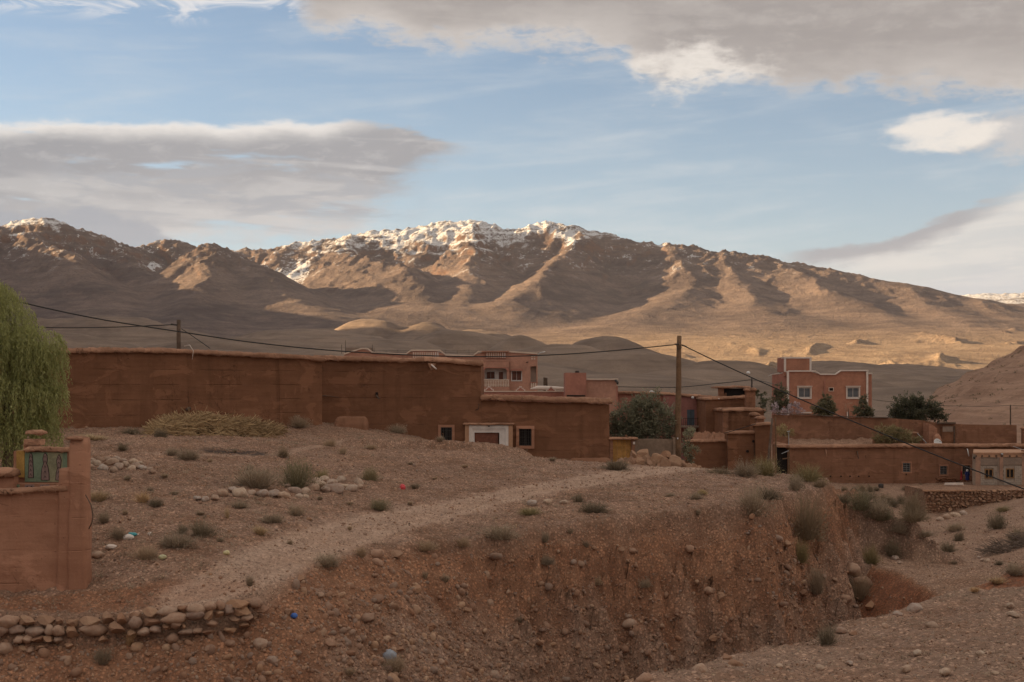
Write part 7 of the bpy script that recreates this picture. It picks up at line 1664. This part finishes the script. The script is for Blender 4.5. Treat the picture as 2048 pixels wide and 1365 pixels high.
S('grey', 1505, 1030, 90, 62, 'big grey shrub spilling over the bank top at right'); S('dark', 1535, 998, 62, 30, 'dark shrub behind the big grey one at the bank top'); S('dark', 1612, 1098, 80, 82, 'very large dark shrub growing out of the bank nose'); S('grey', 1592, 980, 42, 34, 'upright grey green shrub on the nose crest'); S('dark', 1640, 975, 34, 16, 'small dark shrub on the nose crest tip')
S('yellow', 1602, 1124, 36, 56, 'yellowish brush hanging below the very large dark shrub', lean=.25); S('grey', 1634, 1195, 36, 62, 'grey brush drooping from the bank face', lean=.25); S('grey', 1722, 1196, 46, 60, 'pale drooping brush low on the bank nose', lean=.25); S('dark', 1655, 1290, 64, 46, 'dark shrub at the very foot of the bank')
S('yellow', 1742, 1128, 44, 34, 'yellow green brush on the grey scree of the nose')
S('green', 1722, 1064, 60, 44, 'green brush growing on the gully edge'); S('grey', 1756, 1090, 70, 46, 'pale grey brush filling the gully edge'); S('dark', 1786, 1116, 46, 34, 'dark brush at the lower end of the gully edge growth'); S('grey', 1800, 1096, 50, 26, 'grey shrub right of the gully edge growth')
TL = [(1690, 1006, 44, 24), (1735, 1008, 52, 30), (1712, 1004, 30, 16), (1770, 1006, 34, 22), (1786, 1014, 32, 18), (1802, 1008, 24, 20), (1845, 1010, 36, 28)]
for (p, q, w, h), lb in zip(TL, nth('dark rounded shrub on the flat below the long low house', TL)): S('dark', p, q, w, h, lb, None, 'shrubs on the flat below the long low house')
TL = [(1688, 984, 16, 12), (1708, 985, 18, 12), (1724, 983, 20, 14), (1740, 984, 22, 14), (1753, 982, 16, 12), (1812, 981, 22, 10), (1841, 981, 16, 12)]
for (p, q, w, h), lb in zip(TL, nth('tiny dark shrub in the row before the long low house', TL)): S('dark', p, q, w, h, lb, None, 'tiny shrubs close to the long low house')
S('dark', 1822, 1034, 54, 46, 'large dark shrub at the left end of the terrace wall'); S('dark', 1828, 1080, 60, 34, 'dark shrub in the shaded cut below the terrace wall'); S('green', 1765, 1042, 44, 26, 'green shrub on the slope above the shaded cut')
S('dark', 1995, 1056, 44, 34, 'round dark shrub on the slope below the block house'); S('green', 2006, 1024, 40, 10, 'low green plants above the round dark shrub'); S('dark', 2036, 1090, 54, 40, 'big rounded shrub at the right edge of the slope'); S('dark', 1918, 1082, 26, 20, 'small dark shrub alone in mid slope'); S('dark', 1896, 1104, 36, 24, 'dark green shrub downhill of the small one in mid slope'); S('grey', 1850, 1108, 44, 18, 'low grey shrub in two clumps on the slope'); S('grey', 1910, 1062, 40, 18, 'thin grey bush on the slope below the step')
S('tuft', 1908, 1130, 24, 14, 'small pale tuft low on the slope'); S('dark', 1998, 1130, 22, 10, 'tiny shrub on the red patch of the slope'); S('grey', 2030, 1150, 70, 26, 'pale twiggy brush on the near slope crest'); S('straw', 1995, 1168, 60, 16, 'straw grass along the near slope crest'); S('straw', 1950, 1185, 40, 12, 'thin straw grass at the tip of the near slope crest')
TL = [(205, 1328, 40, 32, 'grey'), (1090, 1084, 26, 20, 'grey'), (1195, 1182, 26, 22, 'grey'), (1290, 1188, 24, 18, 'grey'), (1172, 1096, 26, 16, 'tuft'), (1095, 1130, 26, 22, 'grey'), (890, 1165, 30, 20, 'tuft'), (850, 1160, 26, 18, 'tuft'), (1140, 1070, 24, 16, 'tuft'), (1395, 1030, 26, 14, 'tuft'), (700, 1352, 40, 18, 'tuft'), (1040, 1250, 22, 16, 'tuft')]
for (p, q, w, h, k), lb in zip(TL, nth('small dry tuft on the face of the earth bank', TL)): S(k, p, q, w, h, lb, 'shrub', 'tufts on the earth bank')
S('grey', 788, 1345, 54, 36, 'shrub holding the grey plastic sheet low on the bank'); S('wisp', 258, 1290, 34, 44, 'dry grass hanging from the dry stone wall', lean=.5)
TL = [(420, 925, 24, 10, 'tuft'), (470, 905, 22, 10, 'tuft'), (300, 985, 26, 12, 'tuft'), (350, 990, 30, 12, 'tuft'), (400, 1030, 30, 12, 'tuft'), (640, 1000, 24, 10, 'tuft'), (700, 1010, 26, 10, 'tuft'), (820, 930, 24, 8, 'tuft'), (930, 935, 22, 8, 'tuft'), (255, 960, 24, 12, 'tuft'), (580, 1090, 24, 12, 'tuft'), (440, 1085, 26, 14, 'tuft'), (330, 955, 28, 10, 'tuft'), (820, 1010, 24, 8, 'tuft'), (250, 1030, 24, 14, 'tuft'), (700, 1060, 22, 10, 'tuft'), (500, 940, 26, 14, 'tuft'), (870, 960, 22, 8, 'tuft')]
for (p, q, w, h, k), lb in zip(TL, nth('small pale grass tuft on the open stony ground', TL)): S(k, p, q, w, h, lb, None, 'small tufts on the open ground')
S('wisp', 150, 882, 60, 14, 'dry trampled grass at the foot of the long wall behind the gateway'); S('straw', 185, 880, 90, 12, 'band of short straw grass at the foot of the long wall')
# cut branches lying on the right slope
def brush_pile(label, px, py, w, h, seed):
    g = hit(px, py); r = random.Random(seed); b = MB(); s = w * g.y / F / 2.4; hh = h * g.y / F
    for i in range(150):
        a = r.uniform(-1.0, 1.0) + (math.pi if r.random() < .5 else 0); p = g + Vector((r.uniform(-s, s), r.uniform(-.6, .6), 0)); p.z += r.uniform(0, hh) * max(0.1, 1 - abs(p.x - g.x) / s); L = r.uniform(.3, .9)
        q = p + Vector((math.cos(a) * L, math.sin(a) * L * .5, r.uniform(-.15, .35))); b.tube([p, (p + q) / 2 + Vector((0, 0, r.uniform(-.08, .1))), q], [.022, .015, .006], 4, False)
    tag(b.build('brush_pile', plain('dry_branch' + str(seed), (.17, .125, .098), .9, .35, 3.0), None, False), label, 'brush pile')
brush_pile('dark heap of cut branches on the slope below the block house', 1992, 1108, 62, 26, 1); brush_pile('grey tangle of cut branches at the right edge of the slope', 2038, 1096, 60, 30, 2)
# scrub dotting the hillside, too many and small to count
def hill_scrub():
    r = np.random.default_rng(9); ob = bpy.data.objects['hillside']; n0 = len(ob.data.vertices); co = np.zeros(n0 * 3, np.float32); ob.data.vertices.foreach_get('co', co); co = co.reshape(-1, 3)
    k = r.choice(n0, 1500); k = k[(co[k, 2] > -9)]; P = co[k] + np.c_[r.uniform(-.4, .4, (len(k), 2)), np.zeros(len(k))]
    m = 22; n = len(P) * m; u = unit(r, n); u[:, 2] = np.abs(u[:, 2]); rad = np.repeat(r.uniform(.15, .55, len(P)), m); p = np.repeat(P, m, 0) + u * (rad * r.uniform(.4, 1, n))[:, None]; d = u + r.normal(0, .4, (n, 3)); d /= np.linalg.norm(d, axis=1)[:, None]
    link_ = link('hillside_scrub', leaves_mesh('hillside_scrub', p, d, unit(r, n), rad * .7, rad * .25, np.clip(r.normal(.4, .2, n), 0, 1)), M_DRK); tag(link_, kind='stuff')
hill_scrub()
def ground_cover():
    # thin dry growth over the open ground, beyond counting
    r = np.random.default_rng(55); out = []; fs = []; cs = []; nv = 0
    Y = r.uniform(36, 84, 9000); p = r.uniform(-60, 1650, 9000); x = (p - 1024) * Y / F; z, M = ground(x, Y, True)
    den = fbm(x * .16, Y * .16, 3, 91) + .35 * fbm(x * .7, Y * .7, 2, 92); dt, *_ = poly_near(x, Y, TRACK)
    k = M['ins'] & (r.uniform(0, 1, 9000) < np.clip(.30 + 1.3 * den, .02, .9)) & (dt > 1.3)
    Y2 = r.uniform(19, 40, 1500); x2 = (r.uniform(1250, 2080, 1500) - 1024) * Y2 / F; z2, M2 = ground(x2, Y2, True); k2 = M2['near'] & (fbm(x2 * .5, Y2 * .5, 3, 93) > .05)
    P = np.r_[np.c_[x, Y, z][k], np.c_[x2, Y2, z2][k2]]
    T = [blades(3000 + i, 15, 1.15, 1.0, .035, .5, .5, .5) for i in range(8)]
    for i, q in enumerate(P):
        v, f, c = T[i % 8]; s = r.uniform(.06, .22) * (.5 if i >= k.sum() else 1); out.append(v * np.array([s, s, s * r.uniform(.5, 1.0)]) + q); fs.append(f + nv); cs.append(np.clip(c * r.uniform(.5, 1.2), 0, 1)); nv += len(v)
    c = np.concatenate(cs); o = link('ground_cover', mesh_np('ground_cover', np.concatenate(out), np.concatenate(fs), False, np.c_[c, c, c]), M_GRY); tag(o, kind='stuff')
ground_cover()
# ------------------------------------------------------------------ air
def make_haze():
    m = bpy.data.materials.new('haze_air'); m.use_nodes = True; nt = m.node_tree; nt.nodes.clear()
    out = nt.nodes.new('ShaderNodeOutputMaterial'); v = nt.nodes.new('ShaderNodeVolumePrincipled')
    v.inputs['Color'].default_value = (0.76, 0.80, 1.0, 1); v.inputs['Density'].default_value = 1.35e-5
    v.inputs['Anisotropy'].default_value = 0.0
    nt.links.new(v.outputs[0], out.inputs['Volume'])
    o = MB().box(-17000, 17000, -9500, 14500, -36, 1150).build('haze', m)
    tag(o, kind='stuff')
make_haze()
